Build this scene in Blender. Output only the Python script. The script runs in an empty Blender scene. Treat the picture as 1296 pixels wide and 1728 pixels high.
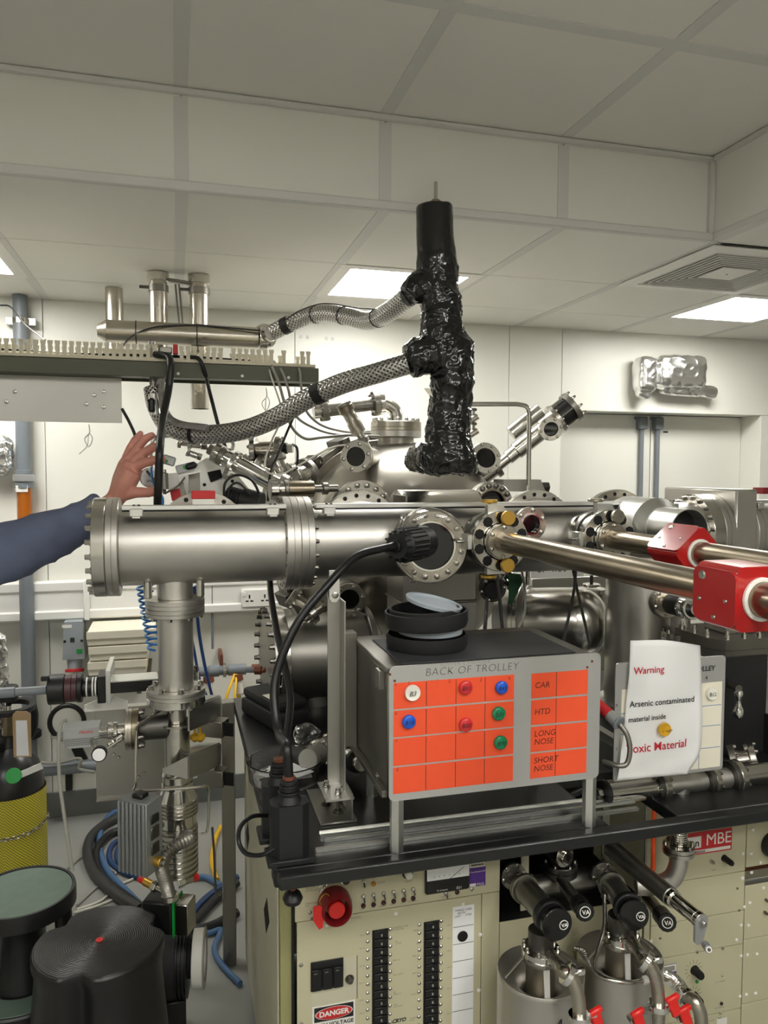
import bpy, bmesh, math, random
from mathutils import Vector as V, Matrix as M, Quaternion, noise
random.seed(7)
PI = math.pi
SC = bpy.context.scene
C = SC.collection
# ------------------------------------------------------------------ camera
F = 1291.0
CAM = V((0, 0, 1.6))
def _axes(yaw, pitch, roll):
    f = V((math.sin(yaw)*math.cos(pitch), math.cos(yaw)*math.cos(pitch), math.sin(pitch)))
    rt = V((math.cos(yaw), -math.sin(yaw), 0)); up = rt.cross(f)
    return rt*math.cos(roll)+up*math.sin(roll), -rt*math.sin(roll)+up*math.cos(roll), f
RT, UP, FW = _axes(math.radians(15.37), math.radians(-3.2), math.radians(.19))
cd = bpy.data.cameras.new('camera'); cam = bpy.data.objects.new('camera', cd); C.objects.link(cam)
cd.sensor_fit = 'VERTICAL'; cd.sensor_height = 24; cd.lens = 24*F/1728; cd.clip_start = .02
mw = M.Identity(4)
for i in range(3): mw[i][0], mw[i][1], mw[i][2], mw[i][3] = RT[i], UP[i], -FW[i], CAM[i]
cam.matrix_world = mw; SC.camera = cam
# ------------------------------------------------------------------ world, exposure
w = bpy.data.worlds.new('world'); SC.world = w; w.use_nodes = True
w.node_tree.nodes['Background'].inputs[0].default_value = (.9, .93, 1, 1)
w.node_tree.nodes['Background'].inputs[1].default_value = .05
SC.view_settings.view_transform = 'Standard'; SC.view_settings.look = 'None'
SC.view_settings.gamma = 1; SC.view_settings.use_curve_mapping = False
SC.view_settings.exposure = 0.1
LAMP_STRENGTH = 27.5
# ------------------------------------------------------------------ measuring: a photo pixel at a known depth plane
def at(x, y, Y=None, Z=None, X=None):
    d = RT*((x-648)/F) - UP*((y-864)/F) + FW
    t = (Y/d.y) if Y is not None else ((Z-CAM.z)/d.z if Z is not None else X/d.x)
    return CAM + d*t
def pm(n, p): return n*((p-CAM).dot(FW))/F
XX, YY, ZZ = V((1,0,0)), V((0,1,0)), V((0,0,1))
# ------------------------------------------------------------------ materials
def lin(c):
    return tuple((v/12.92 if v <= .04045 else ((v+.055)/1.055)**2.4) for v in [k/255 for k in c]) + (1,)
MATS = {}
def mat(name, col, rough=.5, metal=0, var=0, vscale=8, bump=0, bscale=60, rvar=0, emit=0, stretch=None, coat=0, trans=0, alpha=1, spec=None):
    if name in MATS: return MATS[name]
    m = bpy.data.materials.new(name); m.use_nodes = True; nt = m.node_tree; b = nt.nodes['Principled BSDF']
    L = lin(col); b.inputs['Base Color'].default_value = L; b.inputs['Roughness'].default_value = rough; b.inputs['Metallic'].default_value = metal
    if coat: b.inputs['Coat Weight'].default_value = coat; b.inputs['Coat Roughness'].default_value = .08
    if trans: b.inputs['Transmission Weight'].default_value = trans
    if spec is not None: b.inputs['Specular IOR Level'].default_value = spec
    if alpha < 1: b.inputs['Alpha'].default_value = alpha
    if emit: b.inputs['Emission Color'].default_value = L; b.inputs['Emission Strength'].default_value = emit
    if var or bump or rvar:
        tc = nt.nodes.new('ShaderNodeTexCoord'); mp = nt.nodes.new('ShaderNodeMapping'); nt.links.new(tc.outputs['Object'], mp.inputs[0])
        if stretch: mp.inputs['Scale'].default_value = stretch
        n = nt.nodes.new('ShaderNodeTexNoise'); n.inputs['Scale'].default_value = vscale; n.inputs['Detail'].default_value = 5
        nt.links.new(mp.outputs[0], n.inputs['Vector'])
        if var:
            r = nt.nodes.new('ShaderNodeValToRGB'); r.color_ramp.elements[0].position = .3; r.color_ramp.elements[1].position = .72
            r.color_ramp.elements[0].color = tuple(v*(1-var) for v in L[:3])+(1,); r.color_ramp.elements[1].color = tuple(min(1, v*(1+var*.6)) for v in L[:3])+(1,)
            nt.links.new(n.outputs[0], r.inputs[0]); nt.links.new(r.outputs[0], b.inputs['Base Color'])
        if rvar:
            mr = nt.nodes.new('ShaderNodeMapRange'); mr.inputs['To Min'].default_value = max(.02, rough-rvar); mr.inputs['To Max'].default_value = rough+rvar
            nt.links.new(n.outputs[0], mr.inputs[0]); nt.links.new(mr.outputs[0], b.inputs['Roughness'])
        if bump:
            n2 = nt.nodes.new('ShaderNodeTexNoise'); n2.inputs['Scale'].default_value = bscale; n2.inputs['Detail'].default_value = 4
            nt.links.new(mp.outputs[0], n2.inputs['Vector'])
            bp = nt.nodes.new('ShaderNodeBump'); bp.inputs['Strength'].default_value = bump; bp.inputs['Distance'].default_value = .004
            nt.links.new(n2.outputs[0], bp.inputs['Height']); nt.links.new(bp.outputs[0], b.inputs['Normal'])
    MATS[name] = m; return m
mat('wall', (231,230,221), .38, var=.02, vscale=2)
mat('tile', (234,232,224), .6, var=.03, vscale=1.5)
mat('batten', (216,215,210), .55)
mat('joint', (190,188,180), .8)
mat('floor', (146,146,141), .45, var=.06, vscale=3, rvar=.08)
mat('skirting', (112,113,112), .5)
mat('trunk', (232,231,226), .4)
mat('white', (235,233,226), .45)
mat('lamp', (255,253,247), .5, emit=LAMP_STRENGTH)
mat('satin', (208,205,199), .4, 1, var=.08, vscale=5, rvar=.06)          # bead-blasted chamber steel
mat('dome', (170,166,157), .34, 1, var=.1, vscale=4, rvar=.06)
mat('navy', (36,62,104), .45)
mat('steel', (206,203,196), .22, 1, var=.05, vscale=9, rvar=.05)
mat('bright', (222,220,214), .1, 1)
mat('warm', (192,186,174), .28, 1, var=.08, vscale=7, rvar=.06)           # heat-tinted
mat('bronze', (150,139,120), .3, 1, var=.15, vscale=6, rvar=.06)
mat('dull', (150,147,140), .42, 1, var=.1, vscale=4, rvar=.08)
mat('sheet', (176,174,168), .38, 1, var=.1, vscale=3, rvar=.1, bump=.05, bscale=90)
mat('darksteel', (98,96,92), .45, 1, var=.15, vscale=4, rvar=.08)
mat('alu', (222,222,218), .38, 1, var=.03, vscale=10, rvar=.05)
mat('chrome', (235,235,233), .05, 1)
mat('boltm', (186,183,176), .22, 1)
mat('boltd', (120,116,110), .3, 1)
mat('gold', (222,178,84), .3, .85)
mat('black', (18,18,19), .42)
mat('blackgloss', (14,14,15), .2)
mat('rubber', (28,28,29), .65, var=.2, vscale=12)
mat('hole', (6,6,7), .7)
mat('glassdark', (20,20,22), .05, spec=.6)
mat('cablek', (20,20,21), .38)
mat('cableg', (150,148,140), .45)
mat('cablew', (214,210,200), .45)
mat('cabled', (52,52,52), .45)
mat('blue', (28,74,150), .4)
mat('skyblue', (52,130,205), .3)
mat('hoseblue', (72,104,142), .45)
mat('yellow', (226,178,40), .45)
mat('orange', (238,84,44), .6, var=.03, vscale=30)
mat('orangecable', (232,84,30), .4)
mat('red', (170,20,22), .28, coat=.4)
mat('redmag', (206,50,56), .25)
mat('redmatte', (196,40,44), .5)
mat('bluemag', (34,92,205), .25)
mat('greenmag', (16,128,82), .25)
mat('whitemag', (238,236,224), .35)
mat('yellowmag', (226,172,36), .35)
mat('beige', (196,191,160), .48, var=.03, vscale=6, bump=.02, bscale=300)
mat('beigeside', (200,196,172), .5, var=.04, vscale=5)
mat('olive', (84,84,68), .5, var=.05, vscale=10)
mat('oliveside', (150,148,102), .5)
mat('comb', (214,206,182), .5)
mat('greypipe', (118,124,130), .4)
mat('greybox', (150,157,162), .45)
mat('amber', (188,104,24), .12, trans=.25)
mat('paper', (240,240,240), .75, var=.015, vscale=6)
mat('card', (232,226,208), .7, var=.03, vscale=8)
mat('board', (196,196,194), .36, .6, var=.05, vscale=3, rvar=.06)
mat('ink', (28,26,30), .7)
mat('faintink', (130,126,124), .8)
mat('lineink', (78,36,26), .7)
mat('redink', (196,36,52), .6)
mat('inkblue', (60,110,170), .6)
mat('print', (112,106,84), .7)
mat('clear', (250,250,250), .03, trans=1)
mat('frost', (205,215,225), .35, trans=.35)
mat('tape', (14,15,17), .17, bump=.12, bscale=40, coat=.35)
mat('foil', (245,245,245), .22, 1, bump=.4, bscale=22)
mat('sleeve', (98,106,132), .85, var=.08, vscale=20, bump=.15, bscale=120)
mat('skin', (205,140,124), .5, var=.06, vscale=30)
mat('green', (20,150,60), .4)
mat('greentop', (98,116,104), .6, var=.08, vscale=30)
mat('louvre', (176,176,174), .5)  # vent blade grey, with the shade between blades put into the colour
mat('stool', (26,26,27), .38, bump=.06, bscale=200)
mat('cylneck', (34,34,35), .3)
mat('cyly', (196,184,40), .45)
mat('purple', (88,50,140), .5)
mat('pcb', (32,84,52), .5)
mat('tan', (178,150,112), .6)
mat('rust', (120,72,54), .5, .4)
mat('finned', (128,131,130), .45, .3)
mat('wine', (70,40,44), .35)
mat('silverpaint', (172,174,174), .4, .5)
mat('amberlamp', (190,130,40), .3)
mat('darklamp', (70,32,34), .25)
mat('redbtn', (222,40,34), .35)
mat('darkred', (130,30,34), .35)
mat('plug', (24,25,27), .5)
mat('mat_top', (52,53,56), .55, var=.1, vscale=5)
mat('bench', (26,27,28), .34, var=.25, vscale=6, rvar=.08)
def braid_mat(name, c0, c1, su, sv):
    m = bpy.data.materials.new(name); m.use_nodes = True; nt = m.node_tree; b = nt.nodes['Principled BSDF']
    uv = nt.nodes.new('ShaderNodeUVMap'); outs = []
    for s in (1, -1):
        mp = nt.nodes.new('ShaderNodeMapping'); mp.inputs['Scale'].default_value = (su, sv*s, 1); nt.links.new(uv.outputs[0], mp.inputs[0])
        wv = nt.nodes.new('ShaderNodeTexWave'); wv.bands_direction = 'DIAGONAL'; wv.inputs['Scale'].default_value = 1
        nt.links.new(mp.outputs[0], wv.inputs['Vector']); outs.append(wv.outputs['Fac'])
    mx = nt.nodes.new('ShaderNodeMath'); mx.operation = 'MAXIMUM'; nt.links.new(outs[0], mx.inputs[0]); nt.links.new(outs[1], mx.inputs[1])
    r = nt.nodes.new('ShaderNodeValToRGB'); r.color_ramp.elements[0].color = lin(c0); r.color_ramp.elements[1].color = lin(c1); r.color_ramp.elements[0].position = .25
    nt.links.new(mx.outputs[0], r.inputs[0]); nt.links.new(r.outputs[0], b.inputs['Base Color'])
    bp = nt.nodes.new('ShaderNodeBump'); bp.inputs['Strength'].default_value = .6; bp.inputs['Distance'].default_value = .003
    nt.links.new(mx.outputs[0], bp.inputs['Height']); nt.links.new(bp.outputs[0], b.inputs['Normal'])
    b.inputs['Metallic'].default_value = 1; b.inputs['Roughness'].default_value = .32
    MATS[name] = m
braid_mat('braid', (96,94,91), (206,204,200), 8.0, 8.0)
def mesh_mat():
    m = bpy.data.materials.new('netting'); m.use_nodes = True; nt = m.node_tree; b = nt.nodes['Principled BSDF']
    uv = nt.nodes.new('ShaderNodeUVMap'); mp = nt.nodes.new('ShaderNodeMapping'); mp.inputs['Scale'].default_value = (38, 38, 1); nt.links.new(uv.outputs[0], mp.inputs[0])
    wv = nt.nodes.new('ShaderNodeTexWave'); wv.bands_direction = 'DIAGONAL'; wv.inputs['Scale'].default_value = 1.2; nt.links.new(mp.outputs[0], wv.inputs['Vector'])
    r = nt.nodes.new('ShaderNodeValToRGB'); r.color_ramp.elements[0].color = lin((128,124,52)); r.color_ramp.elements[1].color = lin((206,192,48)); r.color_ramp.elements[0].position = .3; r.color_ramp.elements[1].position = .6
    nt.links.new(wv.outputs['Fac'], r.inputs[0]); nt.links.new(r.outputs[0], b.inputs['Base Color']); b.inputs['Roughness'].default_value = .5
    MATS['netting'] = m
mesh_mat()
def ring_mat():
    m = bpy.data.materials.new('stooltop'); m.use_nodes = True; nt = m.node_tree; b = nt.nodes['Principled BSDF']
    tc = nt.nodes.new('ShaderNodeTexCoord'); wv = nt.nodes.new('ShaderNodeTexWave'); wv.wave_type = 'RINGS'; wv.rings_direction = 'Z'; wv.inputs['Scale'].default_value = 60
    nt.links.new(tc.outputs['Object'], wv.inputs['Vector']); bp = nt.nodes.new('ShaderNodeBump'); bp.inputs['Strength'].default_value = .35; bp.inputs['Distance'].default_value = .002
    nt.links.new(wv.outputs['Fac'], bp.inputs['Height']); nt.links.new(bp.outputs[0], b.inputs['Normal']); b.inputs['Base Color'].default_value = lin((30,30,31)); b.inputs['Roughness'].default_value = .28; MATS['stooltop'] = m
ring_mat()
# ------------------------------------------------------------------ geometry
OFF = {}
def frame(d):
    d = V(d).normalized(); a = ZZ if abs(d.z) < .9 else XX
    u = a.cross(d).normalized(); return u, d.cross(u), d
def spl(pts, k=8):
    pts = [V(p) for p in pts]
    if len(pts) < 3: return pts
    q = [pts[0]*2-pts[1]] + pts + [pts[-1]*2-pts[-2]]; out = []
    for i in range(1, len(q)-2):
        a, b, c, d = q[i-1:i+3]
        for j in range(k):
            t = j/k; out.append(.5*((2*b)+(c-a)*t+(2*a-5*b+4*c-d)*t*t+(3*b-a-3*c+d)*t**3))
    out.append(pts[-1]); return out
class G:
    def __init__(s): s.v = []; s.f = []; s.uv = {}
    def add(s, vs, fs, uvs=None):
        n = len(s.v); k = len(s.f); s.v += [V(p) for p in vs]; s.f += [[i+n for i in f] for f in fs]
        if uvs:
            for i, u in enumerate(uvs): s.uv[k+i] = u
        return s
    def lathe(s, prof, o, d, n=32, loop=False):
        u, v, d = frame(d); o = V(o); vs = []; fs = []
        for t, r in prof:
            for i in range(n):
                a = 2*PI*i/n; vs.append(o+d*t+(u*math.cos(a)+v*math.sin(a))*max(r, 1e-5))
        m = len(prof)
        for j in range(m if loop else m-1):
            for i in range(n):
                i2 = (i+1) % n; j2 = (j+1) % m; fs.append([j*n+i, j*n+i2, j2*n+i2, j2*n+i])
        if not loop:
            fs.append([i for i in range(n)][::-1]); fs.append([(m-1)*n+i for i in range(n)])
        return s.add(vs, fs)
    def cyl(s, a, b, r, n=24, r2=None, c=0):
        a, b = V(a), V(b); L = (b-a).length; r2 = r if r2 is None else r2
        p = [(0, r), (L, r2)] if not c else [(0, r-c), (c, r), (L-c, r2), (L, r2-c)]
        return s.lathe(p, a, b-a, n)
    def ring(s, o, d, R, r, t, n=32, c=.001): return s.lathe([(0, r), (0, R-c), (c, R), (t-c, R), (t, R-c), (t, r)], o, d, n, True)
    def tube(s, pts, r, n=10, cap=True):
        pts = [V(p) for p in pts]; rr = r if isinstance(r, (list, tuple)) else [r]*len(pts)
        tg = [(pts[min(i+1, len(pts)-1)]-pts[max(i-1, 0)]).normalized() for i in range(len(pts))]
        u, v, _ = frame(tg[0]); vs = []; fs = []; uvs = []; L = 0; Ls = []
        for i, p in enumerate(pts):
            if i:
                q = tg[i-1].rotation_difference(tg[i]); u = q @ u; v = q @ v; L += (p-pts[i-1]).length
            Ls.append(L/(2*PI*max(rr)))
            for k in range(n):
                a = 2*PI*k/n; vs.append(p+(u*math.cos(a)+v*math.sin(a))*rr[i])
        for i in range(len(pts)-1):
            for k in range(n):
                k2 = (k+1) % n; fs.append([i*n+k, i*n+k2, (i+1)*n+k2, (i+1)*n+k])
                uvs.append([(Ls[i], k/n), (Ls[i], (k+1)/n), (Ls[i+1], (k+1)/n), (Ls[i+1], k/n)])
        if cap: fs += [list(range(n))[::-1], [(len(pts)-1)*n+k for k in range(n)]]
        return s.add(vs, fs, uvs)
    def box(s, c, size, R=None, b=0, seg=1):
        bm = bmesh.new(); bmesh.ops.create_cube(bm, size=1)
        for vv in bm.verts: vv.co = V((vv.co.x*size[0], vv.co.y*size[1], vv.co.z*size[2]))
        if b: bmesh.ops.bevel(bm, geom=list(bm.edges), offset=min(b, min(size)*.45), segments=seg, affect='EDGES', profile=.5)
        bm.verts.index_update(); R = R or M.Identity(3); c = V(c)
        s.add([c+R @ vv.co for vv in bm.verts], [[q.index for q in f.verts] for f in bm.faces]); bm.free(); return s
    def bb(s, x0, x1, y0, y1, z0, z1, b=0): return s.box(((x0+x1)/2, (y0+y1)/2, (z0+z1)/2), (abs(x1-x0), abs(y1-y0), abs(z1-z0)), None, b)
    def prism(s, poly, o, ux, uy, h):
        ux, uy, o = V(ux), V(uy), V(o); nn = ux.cross(uy).normalized()*h; n = len(poly)
        a = sum(poly[i][0]*poly[(i+1) % n][1]-poly[(i+1) % n][0]*poly[i][1] for i in range(n))
        if a*h < 0: poly = poly[::-1]
        vs = [o+ux*x+uy*y for x, y in poly]; vs += [p+nn for p in vs]
        return s.add(vs, [list(range(n))[::-1], [n+i for i in range(n)]]+[[i, (i+1) % n, n+(i+1) % n, n+i] for i in range(n)])
    def build(s, name, m, parent=None, smooth=True, ang=38):
        off = OFF.get(parent.name, V()) if parent else V()
        loc = V()
        if not parent:
            xs = [p.x for p in s.v]; ys = [p.y for p in s.v]; loc = V(((min(xs)+max(xs))/2, (min(ys)+max(ys))/2, min(p.z for p in s.v))); off = loc
        me = bpy.data.meshes.new(name); me.from_pydata([p-off for p in s.v], [], s.f)
        if s.uv:
            lay = me.uv_layers.new(name='UVMap')
            for i, u in s.uv.items():
                for k, li in enumerate(me.polygons[i].loop_indices): lay.data[li].uv = u[k]
        me.materials.append(MATS[m] if isinstance(m, str) else m)
        if smooth: me.shade_smooth(); me.set_sharp_from_angle(angle=math.radians(ang))
        o = bpy.data.objects.new(name, me); C.objects.link(o); o.location = loc
        if parent: o.parent = parent
        OFF[o.name] = off
        return o
def tag(o, label, cat=None, group=None, kind=None):
    if label: o['label'] = label
    if cat: o['category'] = cat
    if group: o['group'] = group
    if kind: o['kind'] = kind
    return o
def thing(name, label, cat, loc=(0,0,0), group=None):
    o = bpy.data.objects.new(name, None); C.objects.link(o); o.location = V(loc); o.empty_display_size = .05; OFF[o.name] = V(loc)
    return tag(o, label, cat, group)
def struct(o): o['kind'] = 'structure'; return o
def dup(root, delta, label=None):
    def cp(o, par):
        c = o.copy(); C.objects.link(c); c.parent = par
        for ch in o.children: cp(ch, c)
        return c
    r = cp(root, None); r.location = root.location+V(delta)
    if label: r['label'] = label
    return r
BM = {}
def put(name, key, fn, m, p, d, parent):
    """one small repeated piece sharing its mesh; +Z of the piece along d"""
    if key not in BM:
        g = G(); fn(g); me = bpy.data.meshes.new(name); me.from_pydata(g.v, [], g.f); me.materials.append(MATS[m]); me.shade_smooth(); me.set_sharp_from_angle(angle=math.radians(40)); BM[key] = me
    o = bpy.data.objects.new(name, BM[key]); C.objects.link(o); o.parent = parent
    o.location = V(p)-OFF.get(parent.name, V()); o.rotation_mode = 'QUATERNION'; o.rotation_quaternion = ZZ.rotation_difference(V(d).normalized()); return o
def hexbolt(g, r, h): g.lathe([(-.001, r*1.35), (h*.2, r*1.35), (h*.2, r), (h*.9, r), (h, r*.8)], (0,0,0), ZZ, 8)
def bolts(parent, o, d, R, n, r=.005, h=.007, m='boltm', ph=0, arc=None):
    u, v, d = frame(d)
    for i in range(n):
        a = ph+2*PI*i/n
        p = V(o)+(u*math.cos(a)+v*math.sin(a))*R
        put('bolt', ('bolt', round(r, 4), round(h, 4), m), lambda g: hexbolt(g, r, h), m, p, d, parent)
def chain(root, o, d, *segs):
    """turned vacuum hardware along an axis: (name, length, radius, material, {opts})"""
    o = V(o); d = V(d).normalized()
    for sg in segs:
        name, L, r, m = sg[:4]; op = sg[4] if len(sg) > 4 else {}
        c = min(.0015, abs(L)*.2, r*.2); g = G(); n = op.get('n', 32 if r > .03 else 20)
        if name == 'gap': o = o+d*L; continue
        if 'r2' in op: pr = [(0, r), (L, op['r2'])]
        elif op.get('groove'): pr = [(0, r-c), (c, r), (L*.46, r), (L*.48, r-.003), (L*.52, r-.003), (L*.54, r), (L-c, r), (L, r-c)]
        elif op.get('fins'):
            pr = []; k = op['fins']
            for i in range(k): pr += [(L*i/k, r), (L*(i+.5)/k, r), (L*(i+.55)/k, r*op.get('fr', .88)), (L*(i+.95)/k, r*op.get('fr', .88))]
            pr.append((L, r))
        else: pr = [(0, r-c), (c, r), (L-c, r), (L, r-c)]
        if op.get('bore'):
            b = op['bore']; g.lathe([(0, b), *pr, (L, b)], o, d, n, True)
        else: g.lathe(pr, o, d, n)
        po = g.build(name, m, root)
        if op.get('b'):
            for sd in op.get('side', '+'):
                e = o+d*L if sd == '+' else o; dd = d if sd == '+' else -d
                bolts(po, e, dd, r*op.get('br', .86), op['b'], op.get('bs', .0045), op.get('bh', .007), op.get('bm', 'boltm'), op.get('ph', .2))
        o = o+d*L
    return o
def text(s, o, ux, uy, size, m, parent, name='lettering', al='LEFT', shear=0, sp=1, bold=0, ext=.0003):
    cu = bpy.data.curves.new('t', 'FONT'); cu.body = s; cu.size = size; cu.align_x = al; cu.shear = shear; cu.space_character = sp; cu.offset = bold; cu.extrude = 0; cu.resolution_u = 3
    to = bpy.data.objects.new('t', cu); C.objects.link(to)
    dg = bpy.context.evaluated_depsgraph_get(); me = bpy.data.meshes.new_from_object(to.evaluated_get(dg)); bpy.data.objects.remove(to)
    ux, uy, o = V(ux).normalized(), V(uy).normalized(), V(o); nz = ux.cross(uy); off = OFF.get(parent.name, V())
    for v in me.vertices: v.co = o-off+ux*v.co.x+uy*v.co.y+nz*ext
    me.name = name; me.materials.clear(); me.materials.append(MATS[m]); ob = bpy.data.objects.new(name, me); C.objects.link(ob); ob.parent = parent; OFF[ob.name] = off
    return ob
def one(name, label, cat, g, m, group=None, **k): return tag(g.build(name, m, **k), label, cat, group)
def cable(name, label, cat, pts, r, m, group=None, k=8, n=8, uvn=None):
    return one(name, label, cat, G().tube(spl([at(x, y, Y) for x, y, Y in pts], k), r, n), m, group)
def rrect(w, h, r, k=5, cx=0, cy=0):
    out = []
    for sx, sy, a0 in ((1,1,0), (-1,1,PI/2), (-1,-1,PI), (1,-1,3*PI/2)):
        for i in range(k+1):
            a = a0+PI/2*i/k; out.append((cx+sx*(w/2-r)+r*math.cos(a), cy+sy*(h/2-r)+r*math.sin(a)))
    return out
def remesh(g, name, m, parent, vox, disp=None, smooth=4):
    """fuse overlapping shapes into one continuous skin, then crumple it"""
    o = g.build(name, m, parent); md = o.modifiers.new('r', 'REMESH'); md.mode = 'VOXEL'; md.voxel_size = vox
    if smooth: sm = o.modifiers.new('s', 'SMOOTH'); sm.factor = .5; sm.iterations = smooth
    dg = bpy.context.evaluated_depsgraph_get(); me = bpy.data.meshes.new_from_object(o.evaluated_get(dg)); o.modifiers.clear()
    if disp:
        ns = [v.normal.copy() for v in me.vertices]
        for v, nn in zip(me.vertices, ns): v.co += nn*disp(v.co)
    me.shade_smooth(); old = o.data; o.data = me; bpy.data.meshes.remove(old); me.name = name; return o
# ================================================================== THE ROOM
CZ, UZ = 2.345, 2.608          # low and raised ceiling
XJ = [.03+.565*i for i in range(-6, 9)]
YL = [2.17, 2.765, 3.31, 3.71]
WY = 3.70
g = G().bb(-3.6, 4.9, -2.9, 4.1, -.1, 0); floor = struct(g.build('floor', 'floor'))
# back wall with the door alcove
AX0, AX1 = at(946, 760, WY).x, at(1283, 760, WY).x
AZ = at(950, 692, WY).z; DY = 3.86
g = G().bb(-3.6, AX0, WY+.012, WY+.1, 0, CZ+.05).bb(AX0, 4.9, WY+.012, WY+.1, AZ+.02, CZ+.05).bb(AX1+.012, 4.9, WY+.012, WY+.1, 0, AZ+.02)
wb = struct(g.build('wall_back', 'joint'))
jx = [-3.6, -2.8, -1.67, -.55, .57, 1.69, AX0]
for a, b in zip(jx, jx[1:]): G().bb(a+.0015, b-.0015, WY, WY+.012, .0, CZ, .001).build('wall_panel', 'wall', wb)
G().bb(AX0+.0015, 4.9, WY, WY+.012, AZ, CZ, .001).build('wall_panel', 'wall', wb)
G().bb(AX1, 4.9, WY, WY+.012, 0, AZ-.0015, .001).build('wall_panel', 'wall', wb)
G().bb(AX0, AX1+.02, WY+.012, DY+.05, AZ, AZ+.02).build('lintel_soffit', 'wall', wb)
G().bb(AX1, AX1+.02, WY+.012, DY+.05, 0, AZ).build('door_jamb', 'wall', wb)
G().bb(AX0-.02, AX0, WY+.012, DY+.05, 0, AZ).build('door_jamb', 'wall', wb)
mx = at(1097, 780, DY).x
for i, (a, b) in enumerate(((AX0+.002, mx-.003), (mx+.003, AX1-.002))):
    d = struct(G().bb(a, b, DY, DY+.045, .01, AZ-.004, .002).build('door_%d' % (i+1), 'wall'))
    px = 1083 if i == 0 else 1110
    p = at(px, 720, DY-.02)
    G().cyl(at(px, 722, DY-.022), V((p.x, DY-.022, .3)), .013, 12).build('bolt_rod', 'greypipe', d)
    G().bb(p.x-.028, p.x+.024, DY-.045, DY, AZ-.085, AZ-.02, .003).build('rod_guide', 'greypipe', d)
    G().bb(p.x-.04, p.x+.04, DY-.014, DY, AZ-.03, AZ-.012, .002).build('rod_plate', 'greypipe', d)
    if i == 1:
        q = at(1126, 729, DY); G().bb(q.x-.032, q.x+.032, DY-.0008, DY, q.z-.013, q.z+.013).build('sticker', 'white', d)
        G().bb(q.x-.028, q.x+.004, DY-.0014, DY-.0007, q.z-.005, q.z+.004).build('sticker_print', 'ink', d)
struct(G().bb(-3.6, AX0, WY-.008, WY-.0005, 0, .12, .002).build('baseboard_back', 'skirting'))
for px, py in ((508, 568), (519, 569), (551, 571), (561, 572)):
    q = at(px, py, WY); put('screw_cap', 'wsc', lambda g: g.lathe([(0, .009), (.002, .008)], (0,0,0), ZZ, 14), 'batten', q, -YY, wb)
# other walls (outside the frame, they close the room)
struct(G().bb(-3.7, -3.6, -2.9, 4.1, 0, 2.7).build('wall_left', 'wall'))
struct(G().bb(4.9, 5.0, -2.9, 4.1, 0, 2.7).build('wall_right', 'wall'))
struct(G().bb(-3.7, 5.0, -3.0, -2.9, 0, 2.7).build('wall_front', 'wall'))
# ceiling
BX = 1.70
g = G().bb(-3.6, 4.9, 2.2, 4.1, CZ+.03, CZ+.08).bb(BX+.03, 4.9, -2.9, 2.2, CZ+.03, CZ+.08).bb(-3.6, BX+.03, -2.9, 2.2, UZ+.03, UZ+.08)
ceil = struct(g.build('ceiling', 'joint'))
LIT = {(-2, 1), (1, 1), (4, 1)}
def tile(x0, x1, y0, y1, z):
    G().bb(x0+.002, x1-.002, y0+.002, y1-.002, z, z+.03, .0015).build('ceiling_tile', 'tile', ceil)
lamp_n = 0
def lamp(x0, x1, y0, y1, z, lab):
    t = thing('ceiling_light', lab, 'ceiling light', ((x0+x1)/2, (y0+y1)/2, z), 'flush square ceiling lights')
    g = G(); w_ = .05
    for a in ((x0+.003, x1-.003, y0+.003, y0+w_), (x0+.003, x1-.003, y1-w_, y1-.003), (x0+.003, x0+w_, y0+w_, y1-w_), (x1-w_, x1-.003, y0+w_, y1-w_)): g.bb(*a, z-.003, z+.028, .001)
    g.build('frame', 'white', t)
    G().bb(x0+w_, x1-w_, y0+w_, y1-w_, z+.003, z+.012).build('diffuser', 'lamp', t)
LL = {-1.1: 'square ceiling light left of the ceiling stub pipes', .595: 'square ceiling light behind the black-taped column', 2.29: 'square ceiling light beside the louvred air vent'}
for j in range(3):
    for i in range(len(XJ)-1):
        x0, x1, y0, y1 = XJ[i], XJ[i+1], YL[j], YL[j+1]
        k = i-6
        if j == 1 and k in (-2, 1, 4): lamp(x0, x1, y0, y1, CZ, {-2: 'square ceiling light above the grey wall pipe and cable tray', 1: 'square ceiling light right behind the black-taped column', 4: 'square ceiling light beside the louvred air vent'}[k])
        elif j == 0 and k == 3: continue
        else: tile(x0, x1, y0, y1, CZ)
for k in range(-6, 9):
    x = .03+.565*k
    for y0, y1 in ((2.172, 2.765), (2.765, 3.31), (3.31, 3.699)):
        if x > -3.5 and x < 4.85: G().bb(x-.018, x+.018, y0+.001, y1-.001, CZ-.0022, CZ+.001).build('batten', 'batten', ceil)
# raised part
YU = [2.17-.545*i for i in range(10)]
for j in range(9):
    for i in range(len(XJ)-1):
        x0, x1 = XJ[i], min(XJ[i+1], BX)
        if XJ[i] > 1.6: continue
        if j in (4, 6) and (i-6) in (-3, 0, 2): lamp(x0, x1, YU[j+1], YU[j], UZ, 'flush square light panel in the raised ceiling')
        else: tile(x0, x1, YU[j+1], YU[j], UZ)
for k in range(-6, 3):
    x = .03+.565*k; G().bb(x-.018, x+.018, -2.7, 2.15, UZ-.0022, UZ+.001).build('batten', 'batten', ceil)
for y in YU[1:9]: G().bb(-3.58, BX-.02, y-.018, y+.018, UZ-.0024, UZ+.001).build('batten', 'batten', ceil)
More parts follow.
